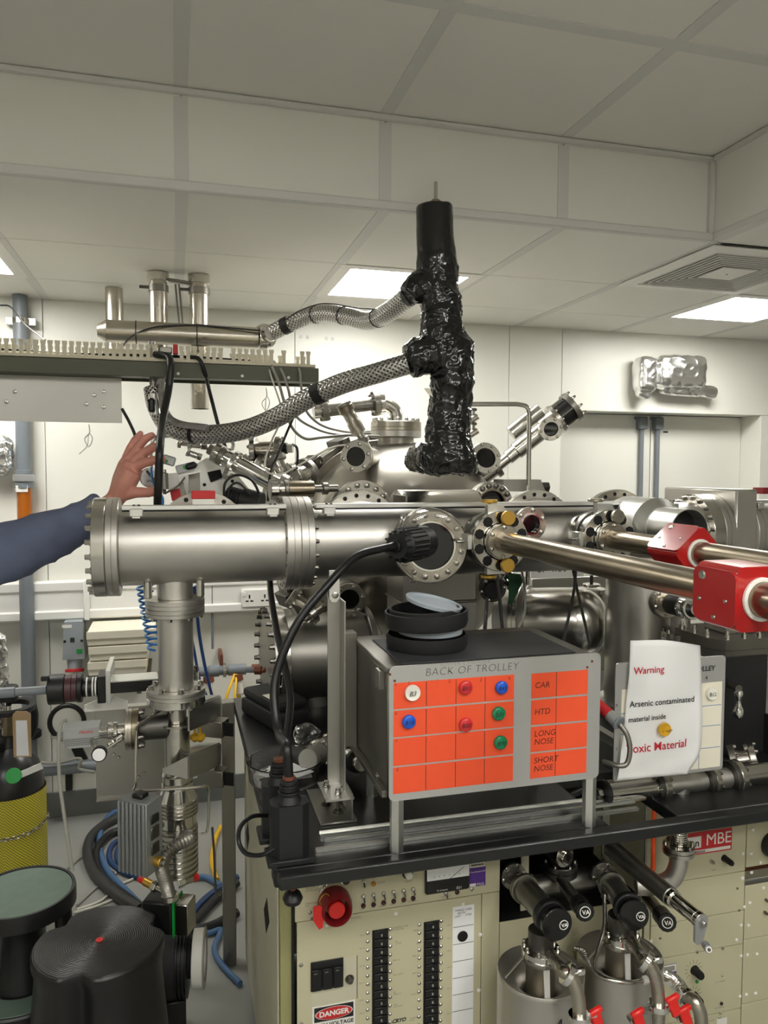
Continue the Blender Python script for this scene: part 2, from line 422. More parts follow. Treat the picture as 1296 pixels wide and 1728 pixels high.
# bulkhead faces
wk = struct(G().bb(-3.6, BX+.03, 2.172, 2.2, CZ+.031, UZ+.05).bb(BX+.002, BX+.03, -2.9, 2.2, CZ+.031, UZ+.05).build('wall_bulkhead', 'joint'))
for k in range(-6, 3):
    x0 = .03+.565*k; x1 = min(x0+.565, BX)
    G().bb(x0+.002, x1-.002, 2.165, 2.172, CZ+.001, UZ-.001, .001).build('bulkhead_panel', 'tile', wk)
    if k > -6: G().bb(x0-.018, x0+.018, 2.162, 2.166, CZ+.02, UZ-.02).build('batten', 'batten', wk)
for j in range(9):
    G().bb(BX-.005, BX+.002, YU[j+1]+.002, YU[j]-.006, CZ+.001, UZ-.001, .001).build('bulkhead_panel', 'tile', wk)
    G().bb(BX-.008, BX-.004, YU[j+1]-.018, YU[j+1]+.018, CZ+.02, UZ-.02).build('batten', 'batten', wk)
struct(G().bb(-3.6, BX, 2.145, 2.166, UZ-.016, UZ-.001, .004).bb(BX-.02, BX, -2.9, 2.145, UZ-.016, UZ-.001, .004).build('trim_1', 'batten'))
struct(G().bb(-3.6, BX+.02, 2.15, 2.176, CZ-.004, CZ+.022, .003).bb(BX-.01, BX+.024, -2.9, 2.15, CZ-.004, CZ+.022, .003).build('trim_2', 'batten'))
struct(G().bb(BX-.022, BX-.004, 2.147, 2.166, CZ+.02, UZ-.016, .003).build('trim_3', 'batten'))
for k in range(0, 4):          # ceiling right of the raised part
    for j in range(9): tile(BX+.02+.565*k*1.0, BX+.02+.565*(k+1), YU[j+1], YU[j], CZ)
# air vent
vx0, vx1, vy0, vy1 = 1.724, 2.29, 2.170, 2.764
t = thing('air_vent', 'square louvred ceiling air diffuser with dark slots', 'air vent', ((vx0+vx1)/2, (vy0+vy1)/2, CZ))
cx, cy = (vx0+vx1)/2, (vy0+vy1)/2; hx = (vx1-vx0)/2+.004
def sqring(g, a, b, z0, z1):
    p = lambda s, z: [V((cx-s, cy-s, z)), V((cx+s, cy-s, z)), V((cx+s, cy+s, z)), V((cx-s, cy+s, z))]
    vs = p(a, z0)+p(b, z1)+p(b, z1+.003)+p(a, z0+.003); fs = []
    for k in range(4):
        for i in range(4): i2 = (i+1) % 4; k2 = (k+1) % 4; fs.append([k*4+i, k*4+i2, k2*4+i2, k2*4+i])
    g.add(vs, fs)
G().bb(vx0, vx1, vy0, vy1, CZ+.03, CZ+.034).build('plenum', 'hole', t)
g = G(); sqring(g, hx, hx-.055, CZ-.008, CZ-.012); sqring(g, hx-.055, hx-.06, CZ-.012, CZ+.02); g.build('frame', 'white', t, smooth=False)
for i in range(7):
    g = G(); a = hx-.066-i*.021; sqring(g, a, a-.018, CZ-.008, CZ+.016); lv = g.build('louvre', 'louvre', t, smooth=False); g = G(); sqring(g, a+.003, a-.002, CZ-.011, CZ-.011); g.build('blade_lip', 'white', lv, smooth=False)  # shade is in the blade grey; white lip added to draw light lines
s_ = hx-.066-7*.021
G().bb(cx-s_, cx+s_, cy-s_, cy+s_, CZ-.012, CZ-.008).build('centre_plate', 'white', t)
put('screw', 'vs', lambda g: g.lathe([(0,.004), (.002,.003)], (0,0,0), ZZ, 10), 'boltd', (cx, cy, CZ-.012), -ZZ, t)
# dado trunking
z1, z0 = at(0, 985, WY-.06).z, at(0, 1053, WY-.06).z
t = thing('cable_trunking', 'long white dado cable trunking along the back wall', 'trunking', (-1, WY, z0))
L0, L1 = -3.5, 1.6
G().bb(L0, L1, WY-.045, WY-.001, z0, z1, .012).build('body', 'trunk', t)
G().bb(L0, L1, WY-.06, WY-.044, z0+.004, z0+.048, .012).build('lower_lid', 'trunk', t)
G().bb(L0, L1, WY-.052, WY-.044, z1-.045, z1-.004, .006).build('upper_lid', 'trunk', t)
for px in (148,): G().bb(at(px,1000,WY).x-.012, at(px,1000,WY).x+.012, WY-.063, WY-.04, z0-.002, z1+.002, .003).build('joint_cover', 'trunk', t)
p0, p1 = at(408, 995, WY-.05), at(450, 1022, WY-.05)
t = thing('wall_socket', 'white double power socket on the dado trunking', 'socket', (p0.x, WY-.06, p1.z))
sx = (p0.x+p1.x)/2+.012; sz = (p0.z+p1.z)/2; sY = WY-.066
G().bb(sx-.073, sx+.073, sY, sY+.02, sz-.043, sz+.043, .004).build('faceplate', 'white', t)
for k in (-.036, .036):
    for dx, dz, w_, h_ in ((0, .008, .0035, .009), (-.011, -.013, .007, .0035), (.011, -.013, .007, .0035)): G().bb(sx+k+dx-w_, sx+k+dx+w_, sY-.0006, sY+.001, sz+dz-h_, sz+dz+h_).build('pin_hole', 'hole', t)
    G().bb(sx+k*1.75-.008, sx+k*1.75+.008, sY-.004, sY+.002, sz+.01, sz+.032, .002).build('rocker_switch', 'white', t)
# ================================================================== TRANSFER TUBE LINE
TY, TZ = 2.08, 1.398
RB, FR = .1015, .127
xl0, xl1 = at(152, 917, 1.96).x, at(198, 917, 1.96).x
xm0, xm1 = at(484, 915, 1.97).x, at(532, 915, 1.97).x
t = thing('tee_chamber', 'wide satin steel tee tube with blanked end flange and downward branch', 'vacuum tube', (0, TY, TZ-RB))
hf = (xl1-xl0)/2
chain(t, (xl0, TY, TZ), XX, ('blank_flange', hf, FR, 'steel', {'b': 20, 'side': '-', 'bs': .0065, 'bh': .014, 'br': .9, 'n': 48}), ('gap', .001, 0, 0), ('flange', hf-.001, FR, 'satin', {'groove': 1, 'n': 48}))
chain(t, (xl1, TY, TZ), XX, ('body_tube', xm0-xl1, RB, 'satin', {'n': 48}), ('flange', (xm1-xm0)/2-.0005, FR, 'satin', {'n': 48, 'groove': 1, 'b': 20, 'side': '-', 'bs': .0035, 'bh': .001, 'bm': 'hole', 'br': .92}))
for px in (249, 338):
    p = at(px, 975, 2.02); G().cyl((p.x, 2.03, TZ-.085), (p.x, 2.03, TZ-.085-.045), .0105, 16, c=.002).build('support_pin', 'steel', t)
zc = lambda y: at(297, y, TY).z
CXC = .0
chain(t, (CXC, TY, TZ-.09), -ZZ, ('branch_tube', TZ-.09-zc(1009), .046, 'satin'), ('branch_flange', .022, .076, 'satin', {'groove': 1, 'n': 40}))
# rail on the tube
rl = thing('clip_rail', 'thin aluminium rail clipped along the top of the transfer tubes', 'rail', (0, 2.01, TZ+.1))
z_r = TZ+.099
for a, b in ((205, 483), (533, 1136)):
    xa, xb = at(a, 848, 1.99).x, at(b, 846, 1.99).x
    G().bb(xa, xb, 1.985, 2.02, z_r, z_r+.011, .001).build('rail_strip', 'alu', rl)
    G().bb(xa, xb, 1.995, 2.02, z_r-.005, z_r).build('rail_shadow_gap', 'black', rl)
for px in (230, 460, 555, 1134):
    p = at(px, 850, 1.985); k = G().bb(p.x-.016, p.x+.016, 1.972, 2.0, z_r-.016, z_r+.004, .002).bb(p.x-.01, p.x+.01, 1.965, 1.985, z_r-.02, z_r-.014, .001).build('clip', 'alu', rl)
    for dx in (-.006, .006): put('screw', 'cs', lambda g: hexbolt(g, .003, .003), 'boltd', (p.x+dx, 1.985, z_r+.011), ZZ, k)
# red magnet on the rail
p0, p1 = at(323, 828, 2.03), at(363, 843, 2.03)
t = thing('red_block', 'small red rectangular block standing on the tee tube rail', 'block', (p0.x, 2.03, p1.z))
G().bb(p0.x, p1.x, 2.015, 2.045, p1.z+.002, p0.z, .0015).build('body', 'redmatte', t); G().bb(p0.x+.002, p1.x-.003, 2.013, 2.047, z_r+.011, p1.z+.002, .001).build('white_base', 'white', t)
# ---- buffer tube, right of the middle flange
xr0 = 1.575
t = thing('buffer_tube', 'long satin steel buffer tube carrying the bolted viewport and transfer arms', 'vacuum tube', (1.0, TY, TZ-RB))
chain(t, (xm0+(xm1-xm0)/2, TY, TZ), XX, ('flange', (xm1-xm0)/2, FR, 'satin', {'n': 48, 'groove': 1, 'b': 20, 'bs': .0055, 'bh': .01, 'br': .92}), ('body_tube', xr0-xm1, RB, 'satin', {'n': 48}), ('flange', .04, FR, 'steel', {'n': 48, 'b': 20, 'side': '-', 'bs': .0065, 'bh': .012, 'br': .9}))
AX, AZ2 = .826, 1.412
for ax in (AX, 1.149): chain(t, (ax, TY-.06, AZ2), -YY, ('port_tube', .07, .056, 'satin'))
# wide stepped port with a black mouth
q = at(1085, 885, 1.95); pp = at(1150, 880, 1.78)
chain(t, (q.x, 2.03, 1.44), -YY, ('stepped_port', .15, .082, 'alu', {'n': 40}), ('stepped_port', .03, .082, 'alu', {'r2': .06, 'n': 40}), ('stepped_port_mouth', .11, .058, 'alu', {'bore': .0555, 'n': 40}))
G().cyl((q.x, 1.80, 1.44), (q.x, 1.79, 1.44), .0556, 32).build('port_liner', 'hole', t)
# rear port discs, seen above and below the tube
for px, rr in ((343, .127), (607, .127), (905, .127), (1040, .127)):
    p = at(px, 908, 2.27)
    g_ = thing('rear_port_flange', {343: 'big steel disc flange behind the tee tube under the red block', 607: 'big steel disc flange behind the buffer tube left of the viewport', 905: 'big steel disc flange behind the buffer tube at the bent rod', 1040: 'big steel disc flange behind the buffer tube in front of the doors'}[px], 'flange', (p.x, 2.27, TZ-.13), 'rear port flanges')
    chain(g_, (p.x, TY+.05, TZ+.005), YY, ('port_neck', .17, .1, 'satin'))
    f_ = G().ring((p.x, 2.265, TZ+.005), YY, rr+.005, .09, .024, 48).build('disc', 'steel', g_)
    bolts(f_, (p.x, 2.265, TZ+.005), -YY, .117, 20, .005, .0015, 'hole', ph=.1)
# ---- viewport with clear cover
vp = at(722, 914, 1.93); vd = V((-.12, -1, 0)).normalized()
t = thing('viewport', 'large round glass viewport with bolted rim under a clear plastic cover', 'viewport', vp-V((0, 0, .1)))
o = V((vp.x+.012, TY-.07, TZ)); e = chain(t, o, vd, ('neck', .07, .075, 'satin'), ('flange', .02, .098, 'steel', {'n': 48}), ('front_flange', .02, .098, 'warm', {'n': 48, 'bore': .064}))
fo = [c for c in t.children if c.name.startswith('front_flange')][0]
bolts(fo, e, vd, .082, 16, .0062, .009, 'boltm', .2)
G().lathe([(0, .064), (.002, .064)], e-vd*.008, vd, 40).build('glass', 'glassdark', t)
G().ring(e-vd*.006, vd, .068, .062, .008, 40).build('glass_rim', 'bright', t)
g = G().lathe([(-.045, .101), (.0, .1), (.017, .094), (.022, .086), (.022, .072), (.020, .072), (.020, .085), (.0155, .0925), (-.001, .0985), (-.045, .0995)], e, vd, 48, True)
g.build('clear_cover', 'clear', t)
for a in (2.3, -2.0, .1): u, v, _ = frame(vd); G().box(e-vd*.02+(u*math.cos(a)+v*math.sin(a))*.102, (.02, .012, .012), None, .003).build('cover_tab', 'clear', t)
# ---- lamp head on the viewport with its cable
lh = thing('viewport_lamp', 'black ribbed lamp head with slotted back pressed against the viewport glass', 'lamp', e)
la = at(716, 914, 1.835); lb = at(668, 922, 1.745); ld = (lb-la).normalized(); Lh = (lb-la).length
chain(lh, la, ld, ('head', Lh*.3, .041, 'plug'), ('ribbed_body', Lh*.55, .0405, 'plug', {}), ('back_plate', Lh*.12, .0405, 'plug', {'r2': .03}), ('cable_boss', .012, .015, 'plug'), ('strain_relief', .03, .012, 'cablek', {'r2': .009}))
u, v, _ = frame(ld)
for i in range(22):
    a = 2*PI*i/22; c_ = la+ld*(Lh*.57)+(u*math.cos(a)+v*math.sin(a))*.041
    put('rib', 'lamprib', lambda g: g.box((0, 0, 0), (.0045, .0045, Lh*.5), None, .001), 'plug', c_, ld, lh)
for i in range(14):
    a = 2*PI*i/14; d2 = (u*math.cos(a)+v*math.sin(a)); c_ = la+ld*(Lh*.925)+d2*.031
    g = G(); R_ = M((d2, ld.cross(d2), ld)).transposed(); g.box(c_, (.014, .004, .012), R_, .0008); g.build('vent_slot', 'hole', lh)
end = lb+ld*.03
wp = [end-ld*.015, end+ld*.03, at(600, 940, 1.66), at(555, 985, 1.62), at(500, 1055, 1.6), at(464, 1150, 1.58), at(470, 1235, 1.53), V((at(488, 1440, 1.43).x-.004, 1.435, 1.07)), V((at(488, 1440, 1.43).x, 1.43, 1.008))]
one('lamp_cable', 'thick black cable looping from the viewport lamp down to the power plug', 'cable', G().tube(spl(wp, 10), .0092, 12), 'cablek')
# ---- transfer arms
def arm(X, label, gold, y0, yb0, yb1, tilt, yend, grp='magnetic transfer arms'):
    t = thing('transfer_arm', label, 'transfer arm', (X, y0, AZ2-.08), grp)
    o = V((X, 2.0, AZ2))
    o = chain(t, V((X, TY-.13, AZ2)), -YY, ('clamp_ring', .022, .07, 'steel', {'n': 40}), ('gap', .004, 0, 0), ('clamp_ring', .02, .074, 'dull', {'n': 40}), ('gap', .006, 0, 0), ('mount_ring', .018, .07, 'steel', {'n': 40}), ('gap', .014, 0, 0), ('mount_flange', .018, .079, 'steel', {'n': 48}))
    mf = [c for c in t.children if c.name.startswith('mount_flange')][0]
    G().cyl(o+YY*.04, o, .05, 24).build('spacer', 'dull', t)
    bolts(mf, o, -YY, .063, 10, .0105, .0012, 'hole', .31)
    o2 = chain(t, o, -YY, ('tube_flange', .012, .048, 'steel', {'n': 36}), ('tube_flange', .008, .045, 'warm', {'n': 36, 'b': 6, 'bs': .0045, 'bh': .006, 'br': .84, 'ph': .5}))
    chain(t, o2, -YY, ('guide_tube', o2.y-yb1, .0265, 'bronze', {'n': 28}), ('magnet_block_gap', .001, .02, 'dull'), )
    chain(t, V((X, yb0, AZ2)), -YY, ('guide_tube', yb0-yend, .0265, 'bronze', {'n': 28}))
    R_ = M.Rotation(tilt, 3, 'Y'); hw = .043
    blk = G(); pr = rrect(hw*2, hw*2+.01, .014, 5)
    blk.prism(pr, V((X, yb1, AZ2)), R_ @ XX, R_ @ ZZ, (yb1-yb0)); bo = blk.build('magnet_block', 'red', t)
    cp = G().prism(rrect(yb1-yb0+.006, hw*2-.004, .013, 4), V((X, (yb0+yb1)/2, AZ2))+R_ @ V((-hw-.0035, 0, 0)), -YY, R_ @ ZZ, -.0035).build('side_cover', 'red', bo)
    for dy, dz, r in ((.30, .33, .0075), (-.3, -.05, .0035), (.36, -.1, .0035), (-.02, -.37, .0038)):
        put('screw', ('as', r), lambda g: g.lathe([(0, r), (.0022, r*.8)], (0,0,0), ZZ, 12), 'boltm', V((X, (yb0+yb1)/2+dy*(yb1-yb0), AZ2))+R_ @ V((-hw-.0035, 0, dz*2*hw)), R_ @ -XX, cp)
    G().ring((X, yb0, AZ2), -YY, .0325, .0268, .006, 32).build('white_ring', 'white', t)
    for s in (1, -1):
        k = 'gold' if gold else 'warm'
        c_ = o+V((.012, -.012, .062*s)); chain(t, c_, -YY, ('clamp_knob', .012, .019, k))
        if gold or s > 0:
            c2 = V((X, TY-.155, AZ2+s*.098)); chain(t, c2, ZZ*s, ('top_knob' if s > 0 else 'bottom_knob', .009, .022, k)); G().cyl(c2-ZZ*s*.02, c2, .006, 12).build('knob_stem', k, t)
        G().prism([(-.03, 0), (.03, 0), (.012, .028), (-.03, .028)] if s > 0 else [(-.03, 0), (.03, 0), (.02, -.02), (-.03, -.02)], V((X-.002, TY-.2, AZ2+s*.068)), XX, ZZ, .02).build('hinge_bracket', 'alu', t)
    G().bb(X-.094, X-.08, o.y-.002, o.y+.04, AZ2-.02, AZ2+.02, .002).build('latch', 'alu', t); G().cyl((X-.115, o.y+.02, AZ2), (X-.07, o.y+.02, AZ2), .004, 10).build('latch_pin', 'boltm', t)
    return t
yb1 = at(1173, 1000, X=AX-.045).y; yb0 = at(1240, 1000, X=AX-.045).y
arm(AX, 'long brown-grey transfer arm with gold knobs and upright red magnet block', True, 1.83, yb0, yb1, 0, .55)
ya1 = at(1128, 930, X=1.149).y; ya0 = at(1180, 940, X=1.149).y
arm(1.149, 'brown-grey transfer arm with bare steel knobs and tilted red magnet block', False, 1.83, ya0, ya1, math.radians(48), 1.06)
# ---- small viewport between the arms
p = at(893, 884, 1.93)
t = thing('small_viewport', 'small round viewport with six bolts between the two transfer arms', 'viewport', p-V((0,0,.05)))
o = chain(t, V((p.x+.004, TY-.08, p.z)), -YY, ('neck', .06, .035, 'satin'), ('flange', .014, .047, 'steel', {'b': 6, 'bs': .005, 'bh': .006, 'br': .82, 'bore': .029, 'ph': .4}))
G().lathe([(0, .029), (.002, .029)], o+YY*.012, -YY, 28).build('glass', 'glassdark', t); G().ring(o+YY*.008, -YY, .0315, .026, .01, 28).build('glass_rim', 'bright', t)
# ---- gate valve slab and tube beyond
gx0, gx1 = 1.655, 1.735
t = thing('gate_valve', 'tall flat satin steel gate valve block bolted to the buffer tube', 'gate valve', (gx0, 2.1, 1.2))
G().bb(gx0, gx1, 1.965, 2.325, 1.13, 1.542, .006).build('body', 'satin', t)
chain(t, (xr0+.041, TY, TZ), XX, ('flange', .038, FR, 'satin', {'n': 48, 'groove': 1}))
t = thing('outer_tube', 'satin steel tube continuing beyond the gate valve block', 'vacuum tube', (1.9, TY, TZ-RB))
chain(t, (gx1, TY, TZ), XX, ('flange', .045, FR, 'satin', {'n': 48, 'groove': 1, 'b': 20, 'bs': .005, 'bh': .001, 'bm': 'hole', 'br': .9}), ('body_tube', .7, RB, 'satin', {'n': 48}))
chain(t, (gx1+.17, TY-.05, TZ), -YY, ('side_port', .1, .07, 'dull', {'n': 36}))
G().bb(gx1+.004, gx1+.7, 1.985, 2.02, z_r, z_r+.011, .001).build('rail_strip', 'alu', t); G().bb(gx1+.006, gx1+.03, 1.97, 2.0, z_r-.016, z_r+.004, .002).build('clip', 'alu', t)
p = at(1292, 828, 2.2); g = G().bb(p.x-.02, p.x+.08, 2.19, 2.24, p.z-.011, p.z+.011, .002)
one('red_label_block', 'dark red flat block on the tube beyond the gate valve', 'block', g, 'darkred')
# ---- vertical tubes hanging from the buffer tube
p = at(1077, 1050, TY)
t = thing('pump_tube', 'wide vertical satin steel tube below the buffer tube', 'vacuum tube', (p.x, TY, .9))
chain(t, (p.x, TY, TZ-.06), -ZZ, ('body_tube', .46, .1, 'satin', {'n': 44}), ('base_flange', .04, .127, 'satin', {'n': 44}))
# gauge sticking out of it
q = at(1118, 1015, 1.98); e1 = at(1180, 1030, 1.78)
t = thing('ion_gauge', 'side gauge with black sleeve and bright stepped cap on the vertical tube', 'gauge', q-V((0, 0, .04)))
dd = (e1-q).normalized()
chain(t, q-dd*.03, dd, ('neck', .03, .03, 'satin'), ('flange', .022, .046, 'dull', {'groove': 1}), ('flange', .012, .046, 'warm', {'b': 6, 'bs': .0045, 'ph': .3}), ('neck', .02, .03, 'warm'), ('sleeve', .075, .031, 'black'), ('cap', .012, .033, 'chrome'), ('cap', .018, .028, 'chrome'), ('cap', .012, .031, 'chrome'), ('cap', .016, .024, 'chrome', {'r2': .016}))
q = at(1148, 1060, 1.95)
t = thing('side_branch', 'short vertical steel branch with bolted flange below the black-sleeved gauge', 'pipe branch', q-V((0, 0, .06)))
chain(t, q+ZZ*.06, -ZZ, ('neck', .07, .028, 'satin'), ('flange', .016, .056, 'steel', {'b': 8, 'bs': .005, 'bh': .011, 'side': '-'}), ('flange', .016, .056, 'bright'), ('neck', .03, .028, 'satin'))
# bolted square valve body
p0 = at(1180, 1075, 1.8); p1 = at(1296, 1065, 1.8)
t = thing('square_valve', 'heavy chamfered steel valve body ringed by bolts below the red magnet block', 'valve', p0-V((0, 0, .1)))
cx_, cy_, zt = at(1238, 1082, 1.78).x+.05, 1.86, at(1238, 1092, 1.72).z+.012
poly = [(-.13, -.07), (-.10, -.11), (.14, -.11), (.14, .11), (-.10, .11), (-.13, .07)]
G().prism(poly, (cx_, cy_, zt), XX, YY, -.03).build('upper_plate', 'dull', t); G().prism(poly, (cx_, cy_, zt-.031), XX, YY, -.025).build('lower_plate', 'dull', t)
for x_, y_ in [(-.118, -.055), (-.118, 0), (-.118, .055), (-.085, -.096), (-.03, -.096), (.02, -.096), (.07, -.096), (.12, -.096)]:
    put('stud', 'stud', lambda g: g.lathe([(0, .0085), (.011, .0085), (.011, .005), (.022, .0045)], (0,0,0), ZZ, 8), 'boltm', (cx_+x_, cy_+y_, zt), ZZ, t)
    put('nut', 'nutd', lambda g: g.lathe([(0, .008), (.01, .008), (.01, .005), (.015, .005)], (0,0,0), ZZ, 8), 'boltm', (cx_+x_, cy_+y_, zt-.056), -ZZ, t)
G().bb(cx_-.05, cx_+.05, cy_-.05, cy_+.05, zt, zt+.1, .004).build('riser', 'satin', t)
G().prism([(-.06, 0), (.07, 0), (.06, -.07), (-.045, -.07)], (cx_-.005, cy_-.08, zt-.058), XX, ZZ, -.05).build('tan_block', 'tan', t)
G().bb(cx_+.075, cx_+.18, cy_-.02, cy_+.08, zt, zt+.075, .01).build('side_block', 'sheet', t)
# black bracket with chromed lever
p0, p1 = at(1228, 1110, 1.66), at(1290, 1290, 1.66)
t = thing('black_bracket', 'black folded steel bracket plate beside the warning notice board', 'bracket', (p0.x, 1.66, .853))
G().bb(p0.x-.005, p1.x, 1.66, 1.67, .853, p0.z, .001).build('plate', 'rubber', t); G().bb(p1.x-.006, p1.x, 1.56, 1.67, .853, p1.z+.14, .001).build('side_lip', 'rubber', t)
q = at(1262, 1262, 1.655); put('bolt', 'bkb', lambda g: hexbolt(g, .008, .01), 'boltd', V((q.x, 1.66, q.z)), -YY, t)
q0, q1 = at(1247, 1162, 1.6), at(1246, 1205, 1.6)
t = thing('lever_handle', 'small chromed ball-ended lever handle in front of the black bracket', 'handle', q1)
G().lathe([(0, .003), (.003, .011), (.012, .014), (.024, .011), (.034, .0065), (.046, .006), (.054, .0095), (.062, .011), (.07, .009), (.074, .002)], q1-ZZ*.01, (q0-q1), 20).build('lever', 'chrome', t)
G().cyl(q0, at(1232, 1155, 1.655), .009, 14).build('spindle', 'darksteel', t)
# ================================================================== GROWTH CHAMBER BEHIND
SCN = at(680, 928, 2.85); SR = .42
t = thing('growth_chamber', 'large domed satin steel growth chamber behind the buffer tube', 'vacuum chamber', (SCN.x, SCN.y, .85))
g = G(); pr = [(-SR*math.cos(a), SR*math.sin(a)) for a in [PI*i/28 for i in range(29)]]
g.lathe(pr, SCN, ZZ, 64); g.build('dome', 'dome', t, ang=60)
# big ring flange behind the front dome
dl = V((.3, -.95, 0)).normalized(); oR = SCN-dl*.15
chain(t, oR-dl*.075, dl, ('ring_flange', .034, .452, 'dome', {'n': 72, 'bore': .37}), ('ring_seal', .005, .435, 'black', {'n': 72, 'bore': .37}), ('ring_flange', .034, .452, 'dome', {'n': 72, 'bore': .37}), ('ring_seal', .006, .43, 'black', {'n': 72, 'bore': .37}), ('ring_flange', .02, .434, 'dome', {'n': 72, 'bore': .37}))
u, v, _ = frame(dl)
for i in range(20):
    a = 2*PI*i/20+.1; rd = u*math.cos(a)+v*math.sin(a); c_ = oR-dl*.035+rd*.455
    R_ = M((dl, rd, dl.cross(rd))).transposed()
    k = G().box(c_, (.10, .034, .055), R_, .003).build('clamp', 'darksteel', t)
    put('bolt', 'clb', lambda g: hexbolt(g, .012, .012), 'boltd', c_+dl*.043, dl, k)
# top nozzle, bolted lid, elbow
c0 = at(668, 745, 2.85); ez = at(668, 737, 2.78).z
e = chain(t, V((c0.x, 2.85, c0.z-.06)), ZZ, ('top_neck', ez-c0.z+.06, .07, 'dome'), ('top_flange', .024, .098, 'satin', {'n': 40}), ('top_flange', .013, .098, 'warm', {'n': 40}), ('lid_flange', .022, .098, 'warm', {'n': 40, 'b': 16, 'bs': .007, 'bh': .014, 'br': .87}))
tl = thing('elbow_pipe', 'bent steel pipe with clamp collars leaving the chamber lid to the left', 'pipe', e)
ea = V((e.x-.0, e.y, e.z))
pts = spl([ea, ea+ZZ*.03, at(664, 690, 2.85), at(650, 682, 2.85), at(636, 679, 2.85)], 8); G().tube(pts, .025, 18).build('elbow', 'steel', tl)
b0, b1 = at(638, 680, 2.85), at(535, 693, 2.85); dd = (b1-b0).normalized()
chain(tl, b0-dd*.02, dd, ('collar', .02, .046, 'steel'), ('collar', .022, .048, 'dull', {'b': 6, 'bs': .006, 'side': '+-'}), ('pipe', .125, .026, 'dull'), ('pipe', .055, .028, 'dull'), ('collar', .022, .043, 'dull', {'b': 6, 'bs': .006, 'side': '+-'}), ('collar', .03, .03, 'steel'))
G().cyl(at(608, 712, 2.8), at(608, 704, 2.8), .012, 14).build('cap_nut', 'chrome', tl) if False else None
# nozzles on the dome
def nozzle(name, label, cat, p, q, *segs):
    t = thing(name, label, cat, p); chain(t, p, (q-p), *segs); return t
p = at(612, 772, 2.62); q = at(590, 769, 2.50)
nz = nozzle('port_window', 'small round window with six bolts high on the chamber dome', 'viewport', p+(p-q)*.8, q, ('neck', .16, .038, 'satin'), ('flange', .015, .055, 'warm'), ('flange', .015, .055, 'steel', {'b': 6, 'bs': .006, 'br': .82, 'bore': .036}))
d_ = (q-p).normalized(); w0 = p+(p-q)*.8+d_*.18
G().lathe([(0, .036), (.002, .036)], w0, d_, 28).build('glass', 'glassdark', nz); G().ring(w0, d_, .039, .034, .009, 28).build('glass_rim', 'bright', nz)
p, q = at(628, 770, 2.66), at(583, 688, 2.66)
nozzle('rotary_feedthrough', 'slanted knurled rotary feedthrough standing on the dome beside the lid', 'feedthrough', p, q, ('shaft', .055, .014, 'steel'), ('collar', .02, .022, 'dull'), ('shaft', .02, .015, 'steel'), ('knurled_barrel', .085, .026, 'warm', {'fins': 1}), ('collar', .022, .029, 'bronze'), ('cap', .012, .028, 'dull'))
# front left chamber port with window, front right port
for (px, py, lab, r0) in ((612, 862, 'large round chamber port window behind the buffer tube beside the viewport', .1), (832, 852, 'round chamber port with dark brown window behind the gold knobs', .078)):
    p = at(px, py, 2.42); tt = thing('chamber_port', lab, 'viewport', p-V((0, 0, r0)), 'chamber port windows')
    o = chain(tt, p+YY*.24, -YY, ('neck', .19, r0*.68, 'satin'), ('flange', .02, r0, 'dull', {'groove': 1, 'n': 44}), ('flange', .022, r0, 'steel', {'n': 44, 'bore': r0*.68, 'b': 16, 'bs': .008, 'bh': .012, 'br': .84, 'bm': 'boltm' if px < 700 else 'boltd'}))
    G().lathe([(0, r0*.68), (.002, r0*.68)], o+YY*.02, -YY, 36).build('glass', 'glassdark', tt); G().ring(o+YY*.012, -YY, r0*.7, r0*.62, .012, 36).build('glass_rim', 'bright' if px < 700 else 'bronze', tt)
# lower ports under the tube
for (px, py, lab, r0) in ((590, 1012, 'small round port window low on the chamber beside the steel upright', .052), (588, 1090, 'bolted blank port disc low on the chamber behind the steel upright', .115)):
    p = at(px, py, 2.36); tt = thing('chamber_port', lab, 'viewport', p-V((0, 0, r0)), 'lower chamber ports')
    dd = V((-.18, -1, .0)); o = chain(tt, p-dd*.26, dd, ('neck', .22, r0*.7, 'satin'), ('flange', .02, r0, 'dull', {'groove': 1, 'n': 40}), ('flange', .018, r0, 'steel', {'n': 40, 'b': 6 if r0 < .1 else 16, 'bs': .0065, 'bh': .009, 'br': .84, 'bm': 'boltm' if r0 < .1 else 'boltd', **({'bore': r0*.62} if r0 < .1 else {})}))
    if r0 < .1: G().lathe([(0, r0*.62), (.002, r0*.62)], o-dd.normalized()*.012, dd, 24).build('glass', 'glassdark', tt)
# box shroud under the viewport and top-hat behind
p0, p1 = at(680, 960, 2.22), at(803, 1012, 2.22)
t = thing('shroud_box', 'plain folded sheet steel box under the viewport in front of the chamber', 'box', (p0.x, 2.3, .95))
G().bb(p0.x, p1.x, 2.22, 2.40, p1.z, p0.z+.03, .002).build('upper_box', 'sheet', t)
G().bb(p0.x-.003, p1.x+.006, 2.215, 2.42, p1.z-.006, p1.z, .002).build('ledge', 'sheet', t); G().bb(p0.x, p1.x+.002, 2.219, 2.40, p1.z-.12, p1.z-.006, .002).build('lower_box', 'sheet', t)
p0 = at(678, 836, 2.32); p1 = at(805, 845, 2.32)
t = thing('half_cylinder_shroud', 'half-round polished shroud with flat end plate above the buffer tube', 'shroud', (p0.x, 2.3, TZ))
G().bb(p0.x, p0.x+.006, 2.28, 2.42, TZ+.06, p0.z, .001).build('end_plate', 'dull', t)
G().cyl((p0.x+.006, 2.40, TZ+.03), (p1.x+.02, 2.40, TZ+.03), .105, 40).build('shell', 'steel', t)
